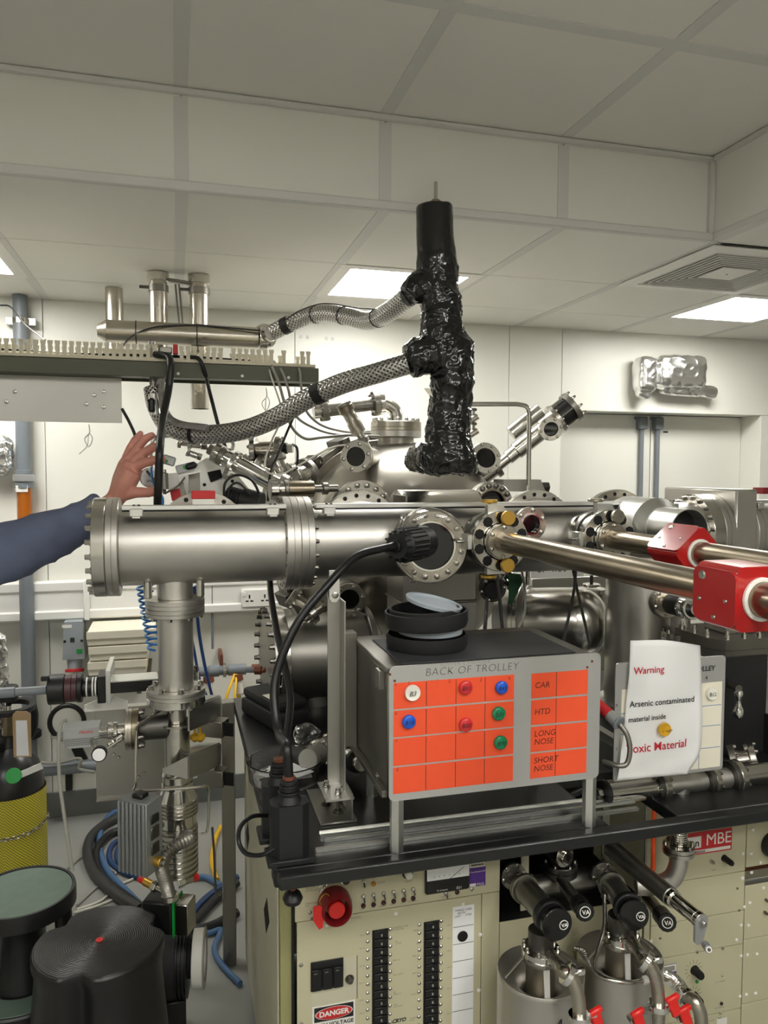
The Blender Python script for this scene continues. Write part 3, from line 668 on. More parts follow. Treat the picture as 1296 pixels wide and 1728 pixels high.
# right-hand slanted gun
p, q = at(808, 812, 2.8), at(948, 700, 2.72)
d_ = (q-p).normalized(); Lq = (q-p).length
t = thing('slanted_gun', 'slanted steel source arm with side windows and rod cage pointing up right', 'source arm', p)
chain(t, p-d_*.05, d_, ('neck', .1+Lq*.06, .03, 'steel'), ('flange', .02, .042, 'dull'), ('neck', Lq*.12, .022, 'steel'), ('sleeve', Lq*.1, .028, 'steel'), ('sleeve', Lq*.32, .034, 'steel'), ('cross_body', Lq*.14, .046, 'warm'), ('flange', .018, .062, 'steel', {'b': 8, 'bs': .005}), ('insulator', .055, .05, 'black'), ('end_flange', .022, .062, 'dull', {'b': 8, 'bs': .005, 'bh': .018}))
u, v, _ = frame(d_)
base = p+d_*(.05+Lq*.06+.02+Lq*.12+Lq*.1+Lq*.32+Lq*.14-.0)
for i in range(6):
    a = 2*PI*i/6; w_ = (u*math.cos(a)+v*math.sin(a))*.056; G().cyl(base+w_, base+w_+d_*.09, .0035, 8).build('cage_rod', 'boltm', t)
cb = base-d_*(Lq*.08); dv = V((-.25, -1, -.25)).normalized()
chain(t, cb, dv, ('side_neck', .045, .03, 'warm'), ('side_flange', .016, .046, 'steel', {'b': 6, 'bs': .005, 'bore': .028})); G().lathe([(0, .028), (.002, .028)], cb+dv*.05, dv, 24).build('side_glass', 'glassdark', t)
cw = at(818, 774, 2.66); dv = V((-.05, -1, .25)).normalized()
tt = thing('tilted_port', 'tilted round port window at the foot of the slanted source arm', 'viewport', cw)
o = chain(tt, cw-dv*.12, dv, ('neck', .1, .04, 'satin'), ('flange', .016, .06, 'dull'), ('flange', .016, .06, 'steel', {'b': 8, 'bs': .005, 'bore': .038})); G().lathe([(0, .038), (.002, .038)], o-dv*.012, dv, 28).build('glass', 'glassdark', tt)
lq = at(880, 718, 2.62); chain(t, lq-d_*.05, d_, ('parallel_drive', .14, .028, 'steel'))
# thumb screws beside the taped column
for (px, py) in ((798, 692), (798, 716)):
    p = at(px, py+12, 2.75); tt = thing('thumb_screw', 'small thumb screw valve beside the taped column, %s of two' % ('upper' if py == 692 else 'lower'), 'thumb screw', p)
    dd = V((.15, 0, 1)); chain(tt, p, dd, ('stem', .025, .005, 'dull'), ('head', .01, .011, 'darksteel')); chain(tt, p+V((-.02, 0, -.02)), V((1, 0, .6)), ('body', .045, .013, 'warm'))
# bar behind right port
p0, p1 = at(846, 809, 2.55), at(908, 829, 2.55)
t = thing('valve_actuator', 'long flat grey actuator bar with hexagonal end behind the bent rod', 'actuator', (p0.x, 2.6, p1.z))
G().prism([(p0.x, p1.z), (p1.x+.02, p1.z), (p1.x, p0.z), (p0.x, p0.z)], (0, 2.53, 0), XX, ZZ, -.09).build('bar', 'sheet', t)
q = at(906, 822, 2.57); chain(t, q, XX, ('hex_end', .045, .02, 'darksteel', {'n': 6}))
# bent rod
pts = [at(790, 682, 2.5), at(872, 682, 2.5), at(888, 686, 2.5), at(893, 698, 2.5), at(892, 830, 2.5), at(890, 1055, 2.5)]
pts = [pts[0], pts[1]]+spl(pts[1:4], 5)[1:]+pts[4:]
one('bent_rod', 'thin bent steel rod rising behind the buffer tube and turning left', 'rod', G().tube(pts, .0085, 10), 'steel')
# horizontal polished can low right
q0, q1 = at(872, 1050, 2.38), at(1000, 1050, 2.22); dd = (q1-q0).normalized(); Lc = (q1-q0).length
t = thing('cryopanel_can', 'polished horizontal steel can with ring flange behind the steel box', 'pump', V((q0.x, 2.3, 1.0)))
chain(t, q0-dd*.06, dd, ('rear_tube', .06, .1, 'satin'), ('ring_flange', .03, .128, 'steel', {'n': 48, 'groove': 1, 'b': 20, 'side': '-', 'bs': .004, 'bh': .001, 'bm': 'hole'}), ('ring_flange', .02, .126, 'dull', {'n': 48}))
pr = [(0, .116), (Lc*.62, .116)]+[(Lc*.62+.09*math.sin(x), .03+.086*math.cos(x)) for x in [PI/2*i/10 for i in range(1, 11)]]
G().lathe(pr, q0+dd*.05, dd, 56).build('can', 'steel', t)
# small dark viewport and clutter under gold knob
p = at(822, 1000, 2.2); tt = thing('dark_port', 'small black-faced port under the lower gold knob', 'viewport', p)
chain(tt, p+V((.05, .12, .03)), V((-.25, -1, -.2)), ('neck', .1, .028, 'dull'), ('flange', .02, .042, 'darksteel', {'b': 6, 'bs': .005}), ('eye', .008, .03, 'blackgloss'))
p = at(853, 972, 2.3); tt = thing('hex_valve', 'small bright fitting under the lower gold knob beside a green board', 'valve', p)
chain(tt, p+V((-.05, .02, .03)), V((1, -.15, -.7)), ('body', .05, .026, 'steel'), ('flange', .014, .036, 'bright', {'b': 6, 'bs': .004}), ('cap', .03, .022, 'steel'), ('cap', .01, .028, 'chrome'))
p = at(868, 990, 2.24); g = G().prism([(-.02, .045), (.02, .04), (.028, .015), (-.012, -.06), (-.02, -.05)], p, XX, ZZ, .004); one('circuit_board', 'small dark green circuit board hanging under the buffer tube', 'circuit board', g, 'pcb')
# frame pieces and paper behind
p0, p1 = at(940, 965, 3.05), at(1028, 1005, 3.05)
t = thing('notice_strip', 'white handwritten notice behind the black cables under the arms', 'notice', (p0.x, 3.05, p1.z))
G().bb(at(896, 970, 3.05).x, at(985, 975, 3.05).x, 3.05, 3.052, at(940, 975, 3.05).z, at(940, 955, 3.05).z).build('sheet', 'paper', t)
text('or  not', at(905, 966, 3.048), XX, ZZ, .05, 'ink', t, shear=.2)
t = thing('steel_rack', 'grey steel rack of uprights standing behind the polished can', 'frame', at(960, 1100, 3.1))
for px in (925, 985, 1018): p = at(px, 980, 3.1); G().bb(p.x-.03, p.x+.03, 3.1, 3.16, .0, p.z, .002).build('upright', 'dull', t)
p0, p1 = at(896, 976, 3.1), at(1030, 976, 3.1); G().bb(p0.x, p1.x+.1, 3.09, 3.17, p0.z-.16, p0.z-.0, .002).build('cross_beam', 'sheet', t)
p = at(998, 985, 2.35); t = thing('linear_drive', 'vertical grey cylinder drive with flat knob below the second transfer arm', 'drive', p-V((0, 0, .3)))
chain(t, p+ZZ*.03, -ZZ, ('stem', .03, .006, 'darksteel'), ('knob', .01, .03, 'steel'), ('gap', .006, 0, 0), ('cap', .014, .05, 'steel'), ('body', .2, .045, 'dull'))
# hanging black cables right
cable('thin_cable', 'black ribbed cable slanting left under the second transfer arm', 'cable', [(972, 955, 2.02), (968, 1000, 2.0), (950, 1085, 1.74)], .0045, 'cabled')
cable('thin_cable', 'black ribbed cable slanting right under the second transfer arm', 'cable', [(966, 955, 2.03), (975, 1000, 2.02), (995, 1085, 1.74)], .0045, 'cabled')
cable('thin_cable', 'black ribbed conduit dropping below the lower gold knob', 'cable', [(836, 950, 2.05), (842, 1000, 2.04), (848, 1062, 1.95)], .0055, 'cabled')
cable('thin_cable', 'grey cable curving down beside the bent rod', 'cable', [(880, 960, 2.2), (886, 1000, 2.2), (884, 1040, 2.15), (872, 1064, 2.1)], .004, 'cableg')
cable('thin_cable', 'second ribbed conduit beside the shroud box', 'cable', [(822, 1010, 2.1), (820, 1040, 2.05), (818, 1066, 1.95)], .0055, 'cabled')
# ================================================================== BLACK TAPED COLUMN AND HOSES
BY = 2.09
def w2(px, py, n, Y=BY): p = at(px, py, Y); return p, pm(n, p)
def blob(g, L, n=24):
    P_ = [w2(*a)[0] for a in L]; R_ = [w2(*a)[1] for a in L]; g.tube(P_, R_, n)
g = G()
blob(g, [(733, 348, 31), (734, 400, 32), (737, 440, 34)]); blob(g, [(736, 420, 33), (739, 470, 36), (744, 520, 35), (745, 570, 34), (750, 590, 36)])
blob(g, [(748, 570, 30), (762, 590, 38), (764, 625, 37), (760, 665, 34), (758, 700, 33), (757, 740, 37), (759, 775, 43), (760, 798, 41)])
blob(g, [(690, 610, 29), (720, 600, 32), (755, 600, 36), (775, 603, 28)]); blob(g, [(688, 500, 22), (700, 488, 26), (722, 480, 28)])
P0, P1 = at(757, 765, BY), at(718, 776, BY+.02); g.tube([at(735, 772, BY), at(716, 772, BY+.2), at(705, 775, BY+.42)], [pm(26, P0)]*3, 20); G.tube(g, [P0, (P0+P1)/2, P1], [pm(33, P0), pm(31, P0), pm(27, P1)], 24)
t = thing('taped_column', 'tall upright column wrapped in crinkled glossy black tape above the chamber', 'insulated column', at(760, 800, BY))
def crumple(c):
    p = c+OFF_T; rg = lambda q, e: max(0, 1-2.2*abs(noise.noise(q)))**e
    k = min(1, max(.1, (TOPZ-p.z)*7))
    wrap = ((p.z*13+p.x*3.5+.35*noise.noise(p*5)) % 1)
    return k*(.007*noise.noise(V((p.x*9, p.y*9, p.z*7)))+.0055*rg(V((p.x*16, p.y*16, p.z*11)), 2)+.004*rg(V((p.x*34, p.y*34, p.z*24+7)), 2)+.0025*rg(V((p.x*60, p.y*60, p.z*70)), 2)+.003*wrap-.005)
OFF_T = OFF[t.name].copy(); TOPZ = at(733, 405, BY).z
remesh(g, 'tape_wrap', 'tape', t, .0042, crumple, 2)
p = at(735, 346, BY); e = chain(t, p-ZZ*.004, ZZ, ('white_cap', .006, .014, 'white'), ('brass_nut', .012, .014, 'bronze', {'n': 6}), ('spindle', .05, .0052, 'steel'))
g = G().prism([(-.012, .01), (.004, .012), (.014, -.012), (.002, -.006)], at(722, 662, BY-.085), XX, ZZ, .002); g.build('pale_scrap', 'card', t)
def hose(name, label, pts, rp, bands, cat='hose'):
    P_ = [at(*p) for p in pts]; r = pm(rp, P_[len(P_)//2]); t = thing(name, label, cat, V((P_[0].x, P_[0].y, min(p.z for p in P_)-r)), 'braided metal hoses')
    S_ = spl(P_, 10); G().tube(S_, r, 20).build('braid', 'braid', t)
    for f, wd in bands:
        i = int(f*(len(S_)-2)); d_ = (S_[i+1]-S_[i]).normalized(); G().ring(S_[i]-d_*wd/2, d_, r*1.05, r*.96, wd, 20, .0005).build('tape_band', 'black', t)
    return t, S_, r
t, S_, r = hose('braided_hose', 'upper braided metal hose with black ties from the ceiling pipe to the taped column', [(462, 560, 2.8), (490, 546, 2.75), (520, 534, 2.7), (555, 529, 2.6), (590, 535, 2.5), (622, 541, 2.4), (655, 527, 2.25), (690, 500, 2.12)], 15, [(.12, .03), (.35, .006), (.55, .006), (.8, .006)])
cable('hose_tie_wire', 'thin black wire lying along the upper braided hose', 'wire', [(480, 541, 2.72), (505, 525, 2.66), (535, 514, 2.58), (560, 513, 2.54), (600, 519, 2.42), (640, 522, 2.28)], .0022, 'cablek')
t, S_, r = hose('braided_hose', 'lower thick braided metal hose sagging left from the taped column', [(258, 655, 2.62), (266, 690, 2.6), (290, 722, 2.56), (345, 733, 2.5), (410, 726, 2.42), (465, 705, 2.36), (515, 675, 2.3), (575, 648, 2.22), (640, 628, 2.14), (690, 613, 2.1)], 17, [(.31, .014), (.72, .03)])
cable('hose_strand', 'slim steel braided line hugging the lower thick hose at its bend', 'hose', [(272, 640, 2.56), (276, 690, 2.54), (300, 714, 2.5), (350, 722, 2.44)], .011, 'braid')
# ================================================================== OVERHEAD LEFT: pipes, tray
PY = 3.08
for i, (a, b, yt, yb, Y, lab) in enumerate(((178, 207, 490, 640, 3.4, 'short plain steel stub pipe from the ceiling beside the clamped pair'), (252, 282, 470, 625, PY, 'clamped vertical steel ceiling pipe passing behind the cable tray'), (320, 351, 476, 690, PY, 'longest vertical steel ceiling pipe ending open below the cable tray'))):
    p0, p1 = at((a+b)/2, yt, Y), at((a+b)/2, yb, Y); r = pm((b-a)/2, p0)
    t = thing('ceiling_pipe', lab, 'pipe', (p0.x, Y, p1.z), 'steel ceiling pipes')
    G().lathe([(0, r-.002), (0, r), (CZ-p1.z-.001, r), (CZ-p1.z-.001, r-.002)], V((p0.x, Y, p1.z)), ZZ, 28, True).build('pipe', 'warm', t)
    if i:
        G().ring((p0.x, Y, CZ-.035), ZZ, r+.006, r, .033, 28).build('top_collar', 'steel', t)
        k = G().ring((p0.x, Y, CZ-.075), ZZ, r+.004, r, .026, 28).build('band_clamp', 'dull', t)
        G().cyl((p0.x-r-.035, Y-.01, CZ-.06), (p0.x-r+.01, Y-.01, CZ-.06), .006, 8).build('clamp_screw', 'darksteel', k)
p = at(300, 478, PY); g = G().box((p.x, PY, CZ-.03), (.12, .03, .012), M.Rotation(.1, 3, 'Y'), .004); one('pipe_strap', 'dark grey strap linking the two clamped ceiling pipes', 'strap', g, 'dull')
for px, q in ((296, 552), (302, 553)): cable('ceiling_rod', 'thin hanging rod between the clamped ceiling pipes', 'rod', [(px, 480, PY), (px+7, q, PY-.05)], .0035, 'dull', 'thin ceiling rods')
p0, p1 = at(172, 558, 2.95), at(455, 566, 2.95); p1 = V((p1.x, 2.95, p0.z)); r = pm(19, p0)
t = thing('header_pipe', 'horizontal steel header pipe with domed end hanging under the ceiling', 'pipe', (p0.x, 2.95, p0.z-r))
chain(t, V((p0.x-.015, 2.95, p0.z)), XX, ('domed_end', .03, r*.55, 'warm', {'r2': r}), ('pipe', p1.x-p0.x-.06, r, 'warm', {'n': 32}))
ce = V((p1.x-.04, 2.95, p0.z)); hd = (at(490, 546, 2.75)-at(455, 564, 2.92)).normalized()
chain(t, ce, XX, ('end_collar', .03, r*1.12, 'steel'), ('end_collar', .014, r*.9, 'steel'))
chain(t, at(450, 566, 2.93)-hd*.03, hd, ('hose_flange', .02, r*1.15, 'steel'), ('hose_neck', .06, r*.75, 'steel'))
for px in (229, 331): q = at(px, 565, 2.95); G().ring((q.x, 2.95, p0.z), XX, r+.002, r, .004, 24, .0003).build('cable_tie', 'black', t)
cable('draped_cable', 'thin black cable draped over the steel header pipe', 'cable', [(202, 590, 2.62), (225, 566, 2.85), (262, 552, 2.9), (310, 549, 2.92), (360, 551, 2.92), (440, 558, 2.9)], .0032, 'cablek')
cable('draped_cable', 'thin black cable hanging from the grey wall pipe clamp to the tray', 'cable', [(0, 515, 3.4), (18, 518, 3.4), (40, 545, 3.1), (76, 574, 2.66)], .0032, 'cablek')
# cable tray
TYF = 2.55
zt, zb = at(270, 611, TYF).z, at(270, 636, TYF).z; xe = at(538, 640, TYF).x
t = thing('cable_tray', 'olive steel cable tray channel hanging across the room at left', 'cable tray', (-.6, TYF, zb))
G().bb(-2.4, xe, TYF, TYF+.004, zb, zt, .001).build('front_face', 'olive', t)
G().bb(-2.4, xe, TYF+.004, TYF+.06, zb, zb+.004, .0).build('lower_lip', 'olive', t); G().bb(-2.4, xe, TYF+.004, TYF+.16, zt-.004, zt, .0).build('tray_floor', 'olive', t); G().bb(-2.4, xe, TYF+.16, TYF+.164, zb, zt, .001).build('rear_face', 'olive', t)
for px in (301, 409, 487): q = at(px, 645+(px-301)*.055, TYF); G().cyl((q.x, TYF-.001, zb+.012), (q.x, TYF+.001, zb+.012), .005, 10).build('hole_spot', 'white', t)
t = thing('slotted_duct', 'cream slotted wiring duct with upright fingers on the olive tray', 'wiring duct', (-.6, TYF, zt))
G().bb(-2.4, xe-.01, TYF+.006, TYF+.009, zt+.0005, zt+.012).build('base_strip', 'comb', t); G().bb(-2.4, xe-.01, TYF+.006, TYF+.13, zt+.0005, zt+.003).build('duct_floor', 'comb', t); G().bb(-2.4, xe-.01, TYF+.127, TYF+.13, zt+.003, zt+.03).build('rear_strip', 'comb', t)
def fing(g): g.prism([(-.0058, 0), (.0058, 0), (.0058, .032), (.0078, .034), (.0078, .044), (-.0078, .044), (-.0078, .034), (-.0058, .032)], (0, .0015, 0), XX, ZZ, -.003)
x = -.75; i = 0
gapsx = [(at(392, 0, TYF).x, at(395, 0, TYF).x)]
while x < xe-.02:
    px = 648  # pixel-free spacing: every .0205 m, a few broken off as in the photograph
    u_ = (xe-x)/.0205; i += 1
    if not (3.0 < u_ < 5.3 or 6.4 < u_ < 7.4 or 22.3 < u_ < 25 or 14 < u_ < 14.9):
        f_ = bpy.data.objects.new('finger', BM['fing']) if 'fing' in BM else put('finger', 'fing', fing, 'comb', (x, TYF+.006, zt+.011), ZZ, t)
        if f_.name not in C.objects: C.objects.link(f_)
        f_.parent = t; f_.location = V((x, TYF+.006, zt+.011))-OFF[t.name]
        f2 = bpy.data.objects.new('finger', BM['fing']); C.objects.link(f2); f2.parent = t; f2.location = V((x+.004, TYF+.127, zt+.011))-OFF[t.name]
    x += .0205
for i, (z_, y_, r_, m_) in enumerate(((.010, .03, .006, 'cablew'), (.011, .05, .007, 'cableg'), (.010, .075, .006, 'cablek'), (.010, .1, .006, 'cablew'), (.022, .06, .005, 'cablek'), (.021, .085, .005, 'cableg'))):
    g = G().tube(spl([V((xx, TYF+y_+.006*math.sin(xx*7+i), zt+.003+z_+.003*math.sin(xx*11+i*2))) for xx in [-2.3+.15*k for k in range(int((xe+2.3)/.15))]], 4), r_, 6)
    one('tray_cable', ['white cable lying against the front fingers of the slotted duct', 'thick grey cable on the floor of the slotted duct', 'black cable on the floor of the slotted duct', 'white cable along the rear strip of the slotted duct', 'thin black cable lying on top of the duct cables', 'thin grey cable lying on top of the duct cables'][i], 'cable', g, m_, 'cables lying in the slotted duct')
p0, p1 = at(0, 640, 2.62), at(206, 714, 2.62)
t = thing('hanging_plate', 'bare aluminium plate hanging below the olive cable tray', 'plate', (p1.x-.3, 2.62, p1.z))
G().prism([(-1.2, p1.z), (p1.x, p1.z), (p1.x, at(206, 650, 2.62).z-.0), (p1.x, zb-.001), (-1.2, zb-.001)], (0, 2.62, 0), XX, ZZ, -.004).build('plate', 'sheet', t)
for px, py in ((11, 678), (25, 661), (146, 682), (159, 667), (175, 661), (175, 687)):
    q = at(px, py, 2.62); put('rivet', 'rvt', lambda g: g.lathe([(0, .007), (.003, .006), (.004, .002)], (0,0,0), ZZ, 10), 'boltm', V((q.x, 2.62, q.z)), -YY, t)
p = at(296, 590, 2.6); t = thing('red_connector', 'small red connector lying on the cables in the duct', 'connector', p); G().box(p, (.016, .03, .03), None, .002).build('body', 'redmatte', t); G().box(p+V((-.03, .0, -.004)), (.04, .03, .02), None, .003).build('grey_block', 'dull', t)
# cables hanging from the tray
HC = 'cables hanging from the tray'
cable('hanging_cable', 'thick black cable hanging from the tray past the hand', 'cable', [(262, 598, 2.56), (284, 602, 2.52), (288, 620, 2.5), (284, 660, 2.49), (276, 700, 2.42), (270, 750, 2.24), (268, 800, 2.23), (266, 850, 2.26), (266, 900, 2.4)], .0115, 'cablek', n=10)
cable('hanging_cable', 'black cable falling from the tray behind the thick hose', 'cable', [(318, 602, 2.57), (336, 606, 2.54), (346, 630, 2.545), (356, 670, 2.62), (372, 730, 2.64), (388, 775, 2.66)], .0065, 'cablek')
cable('hanging_cable', 'slack grey cable pair hanging right of the comb end', 'cable', [(456, 612, 2.6), (460, 622, 2.54), (470, 645, 2.53), (480, 680, 2.55), (492, 720, 2.58), (515, 740, 2.6), (545, 738, 2.62), (600, 733, 2.7)], .005, 'cableg')
cable('hanging_cable', 'second slack grey cable with white streak from the comb end', 'cable', [(462, 610, 2.62), (475, 626, 2.54), (486, 655, 2.52), (498, 700, 2.6), (530, 722, 2.66), (570, 733, 2.7), (640, 736, 2.75)], .0045, 'cableg')
cable('hanging_cable', 'white twisted wire hanging beside the comb end', 'wire', [(452, 612, 2.6), (456, 630, 2.54), (466, 660, 2.54), (476, 690, 2.6), (482, 705, 2.62)], .003, 'cablew')
cable('hanging_cable', 'pale cable dropping at the very end of the tray', 'cable', [(495, 615, 2.6), (505, 625, 2.545), (508, 650, 2.53), (515, 690, 2.62), (540, 716, 2.66), (580, 728, 2.7), (625, 731, 2.75)], .0045, 'cableg')
cable('hanging_cable', 'thin black cable going down to the flanged valve cluster', 'cable', [(497, 700, 2.58), (482, 735, 2.56), (468, 770, 2.55), (456, 800, 2.5), (452, 845, 2.45)], .0042, 'cablek')
cable('hanging_cable', 'thin white wire looping over the flanged valve cluster', 'wire', [(470, 720, 2.55), (458, 745, 2.53), (448, 775, 2.5), (450, 796, 2.48), (475, 800, 2.5), (510, 782, 2.52), (560, 755, 2.55), (600, 750, 2.6)], .003, 'cablew')
cable('hanging_cable', 'short grey cord hanging below the aluminium plate', 'cord', [(206, 690, 2.62), (218, 712, 2.6), (228, 735, 2.58), (232, 757, 2.56)], .005, 'cabled')
for i, (px, y0_, y1_) in enumerate(((449, 655, 712), (150, 716, 752))): cable('cable_tie', ['white cable tie loop hanging under the tray end', 'white cable tie loop hanging under the aluminium plate'][i], 'cable tie', [(px, y0_, 2.58), (px+1, y0_+14, 2.58), (px-7, y0_+25, 2.58), (px, y0_+38, 2.58), (px+6, y0_+24, 2.58), (px, y0_+16, 2.58), (px-3, y1_, 2.58), (px-16, y1_+14, 2.58)], .0014, 'cablew')
t = thing('hose_fitting', 'braided inlet fitting with black clip where the lower hose rises to the tray', 'fitting', at(262, 690, 2.6))
chain(t, at(259, 660, 2.6), at(258, 630, 2.6)-at(259, 660, 2.6), ('braid_sleeve', .16, .012, 'dull', {'fins': 14})); chain(t, at(272, 650, 2.62), ZZ, ('braid_sleeve', .12, .013, 'dull', {'fins': 10}))
G().cyl(at(264, 700, 2.56), at(258, 665, 2.56), .015, 14).build('chrome_sleeve', 'chrome', t); G().box(at(256, 684, 2.55), (.02, .03, .045), None, .006).build('clip', 'black', t)
# ================================================================== SOURCES AT LEFT BEHIND THE TEE TUBE
p, q = at(352, 757, 2.62), at(480, 826, 2.55)
nozzle('source_cell', 'slanted shiny source cell tube behind the tee tube', 'source cell', p, q, ('end_cap', .02, .018, 'dull'), ('flange', .022, .034, 'steel'), ('flange', .018, .034, 'dull', {'b': 6, 'bs': .005}), ('body_tube', .2, .029, 'bright'), ('flange', .025, .05, 'steel', {'b': 6, 'bs': .006}))
p = at(388, 776, 2.58); t = thing('oval_flange', 'oval bolted flange plate under the slanted source cell', 'flange', p); nz_ = (at(480, 826, 2.55)-at(352, 757, 2.62)).normalized(); chain(t, p+V((0, 0, -.015)), nz_, ('plate', .016, .052, 'steel', {'b': 6, 'bs': .0065}))
nozzle('needle_valve', 'small needle valve cluster at the top end of the source cell', 'valve', at(350, 752, 2.6), at(300, 748, 2.62), ('nut', .02, .016, 'bright', {'n': 6}), ('body', .03, .012, 'steel'), ('nut', .014, .018, 'chrome', {'n': 6}), ('stem', .02, .008, 'steel'), ('handle', .012, .017, 'bright', {'n': 6}))
nozzle('needle_valve', 'short chrome needle valve below the first one', 'valve', at(340, 772, 2.6), at(312, 762, 2.6), ('nut', .015, .013, 'chrome', {'n': 6}), ('body', .025, .01, 'steel'), ('nut', .012, .014, 'chrome', {'n': 6}))
p, q = at(402, 800, 2.75), at(520, 752, 2.7)
nozzle('flanged_valve', 'horizontal flanged valve line with feedthrough cap under the thick hose', 'valve', at(398, 792, 2.75), at(452, 766, 2.73), ('tube', .04, .016, 'steel'), ('flange', .018, .034, 'dull', {'b': 6, 'bs': .006, 'side': '-'}), ('tube', .05, .018, 'steel'), ('flange', .018, .036, 'steel', {'b': 6, 'bs': .006}))
nozzle('flanged_valve', 'upper flanged tee with round cap and cable plug under the thick hose', 'valve', at(425, 758, 2.72), at(500, 756, 2.66), ('flange', .018, .042, 'steel', {'b': 6, 'bs': .006, 'side': '-'}), ('tube', .07, .025, 'warm'), ('flange', .02, .042, 'dull', {'b': 6, 'bs': .006}), ('collar', .02, .02, 'black'), ('plug', .02, .016, 'cablew'))
nozzle('flanged_valve', 'lower flanged tube leaning right under the round-capped tee', 'valve', at(430, 780, 2.7), at(495, 815, 2.68), ('flange', .02, .034, 'dull', {'b': 6, 'bs': .006}), ('tube', .06, .022, 'steel'), ('flange', .02, .036, 'steel', {'b': 6, 'bs': .006}), ('tube', .04, .026, 'steel'))
nozzle('flanged_valve', 'short flanged stub standing upright beside the round-capped tee', 'valve', at(478, 800, 2.62), at(462, 765, 2.64), ('flange', .018, .04, 'bright', {'b': 6, 'bs': .005}), ('tube', .03, .022, 'steel'), ('flange', .018, .034, 'dull', {'b': 6, 'bs': .005}))
nozzle('flanged_valve', 'wide flanged reducer between the valve cluster and the chamber ring', 'valve', at(520, 800, 2.7), at(460, 825, 2.6), ('flange', .02, .06, 'dull'), ('tube', .05, .045, 'bright'), ('flange', .02, .06, 'steel', {'b': 8, 'bs': .005}))
cable('plug_lead', 'black lead curving from the round-capped tee plug', 'cable', [(494, 750, 2.62), (501, 756, 2.6), (502, 775, 2.6), (500, 795, 2.62)], .0045, 'cablek')
nozzle('electron_gun', 'horizontal steel gun barrel lying beside the chamber ring flange', 'gun', at(455, 826, 2.42), at(572, 824, 2.44), ('flange', .025, .032, 'steel', {'b': 6, 'bs': .005}), ('collar', .02, .026, 'warm'), ('collar', .012, .03, 'dull'), ('barrel', .085, .026, 'bronze'), ('rod', .03, .012, 'dull'), ('nut', .018, .02, 'dull'), ('rod', .035, .012, 'dull'))
t = thing('mounting_plate', 'pale machined mounting plate behind the tee tube with black cutout', 'plate', at(370, 850, 2.72))
pl = [(318, 790), (350, 772), (400, 800), (440, 850), (330, 880), (292, 850), (300, 800)]
def poly_at(L, Y): return [(at(x, y, Y).x, at(x, y, Y).z) for x, y in L]
G().prism(poly_at(pl, 2.72), (0, 2.72, 0), XX, ZZ, -.012).build('plate', 'alu', t)
G().prism(poly_at([(350, 797), (372, 792), (376, 806), (356, 814)], 2.705), (0, 2.705, 0), XX, ZZ, -.01).build('cutout', 'hole', t)
for px, py in ((345, 818), (392, 812)): put('hole', 'mph', lambda g: g.lathe([(0, .006), (.001, .006)], (0,0,0), ZZ, 10), 'hole', at(px, py, 2.719), -YY, t)
G().prism(poly_at([(448, 800), (478, 795), (500, 850), (470, 870), (440, 850)], 2.6), (0, 2.6, 0), XX, ZZ, -.01).build('gusset', 'alu', t)
t = thing('solenoid_valve', 'grey solenoid valve block with green indicator on an angle bracket', 'valve', at(315, 800, 2.5))
p = at(312, 790, 2.5); G().box(p, (.055, .035, .028), M.Rotation(-.25, 3, 'Y'), .003).build('valve_body', 'silverpaint', t); p = at(322, 786, 2.49); G().box(p, (.04, .04, .022), M.Rotation(-.25, 3, 'Y'), .008).build('coil', 'black', t)
G().cyl(at(312, 788, 2.475), at(312, 788, 2.48), .006, 10).build('green_indicator', 'green', t); G().box(at(315, 800, 2.5), (.085, .07, .006), M.Rotation(-.2, 3, 'Y'), .001).build('bracket_shelf', 'alu', t)
G().box(at(328, 817, 2.52), (.035, .006, .075), None, .001).build('bracket_leg', 'dull', t)
t = thing('solenoid_valve', 'second small solenoid with green indicator beside the black cable', 'valve', at(284, 780, 2.5)); G().box(at(285, 777, 2.5), (.04, .035, .03), M.Rotation(.3, 3, 'Y'), .004).build('valve_body', 'silverpaint', t); G().cyl(at(281, 778, 2.475), at(281, 778, 2.48), .005, 10).build('green_indicator', 'green', t)
t = thing('label_box', 'small white box with red and grey label strips behind the hand', 'box', at(292, 830, 2.45)); G().box(at(292, 812, 2.48), (.035, .04, .05), M.Rotation(-.12, 3, 'Y'), .002).build('body', 'white', t); G().box(at(296, 832, 2.48), (.03, .03, .045), M.Rotation(-.2, 3, 'Y'), .002).build('red_strip', 'redmatte', t); G().box(at(306, 830, 2.5), (.025, .03, .06), M.Rotation(-.2, 3, 'Y'), .002).build('grey_strip', 'dull', t)
t = thing('small_cylinder', 'short grey pneumatic cylinder beside the black hanging cable', 'cylinder', at(278, 830, 2.42)); chain(t, at(278, 834, 2.42), at(276, 800, 2.42)-at(278, 834, 2.42), ('rod', .015, .005, 'darksteel'), ('body', .05, .013, 'dull'), ('cap', .01, .009, 'steel'))
t = thing('pressure_gauge', 'round white dial pressure gauge behind the hand', 'gauge', at(253, 812, 2.55)); q = at(253, 806, 2.52); chain(t, q+YY*.03, -YY, ('case', .03, .032, 'chrome'), ('dial', .002, .028, 'paper')); text('kPa', q+V((-.01, -.003, -.014)), XX, ZZ, .011, 'ink', t); G().box(q+V((.006, -.004, .004)), (.024, .001, .002), M.Rotation(.6, 3, 'Y')).build('needle', 'ink', t)
for i, (x0_, x1_) in enumerate(((330, 345),)): cable('thin_rod', 'bent thin rod sticking out beside the solenoid valve', 'rod', [(278, 833, 2.44), (300, 820, 2.44), (312, 806, 2.46)], .003, 'dull')
cable('loop_pipe', 'thin steel loop pipe rising behind the hand', 'pipe', [(256, 800, 2.75), (255, 760, 2.75), (260, 742, 2.75), (275, 736, 2.75), (330, 737, 2.75), (388, 744, 2.75), (392, 760, 2.75)], .007, 'steel')
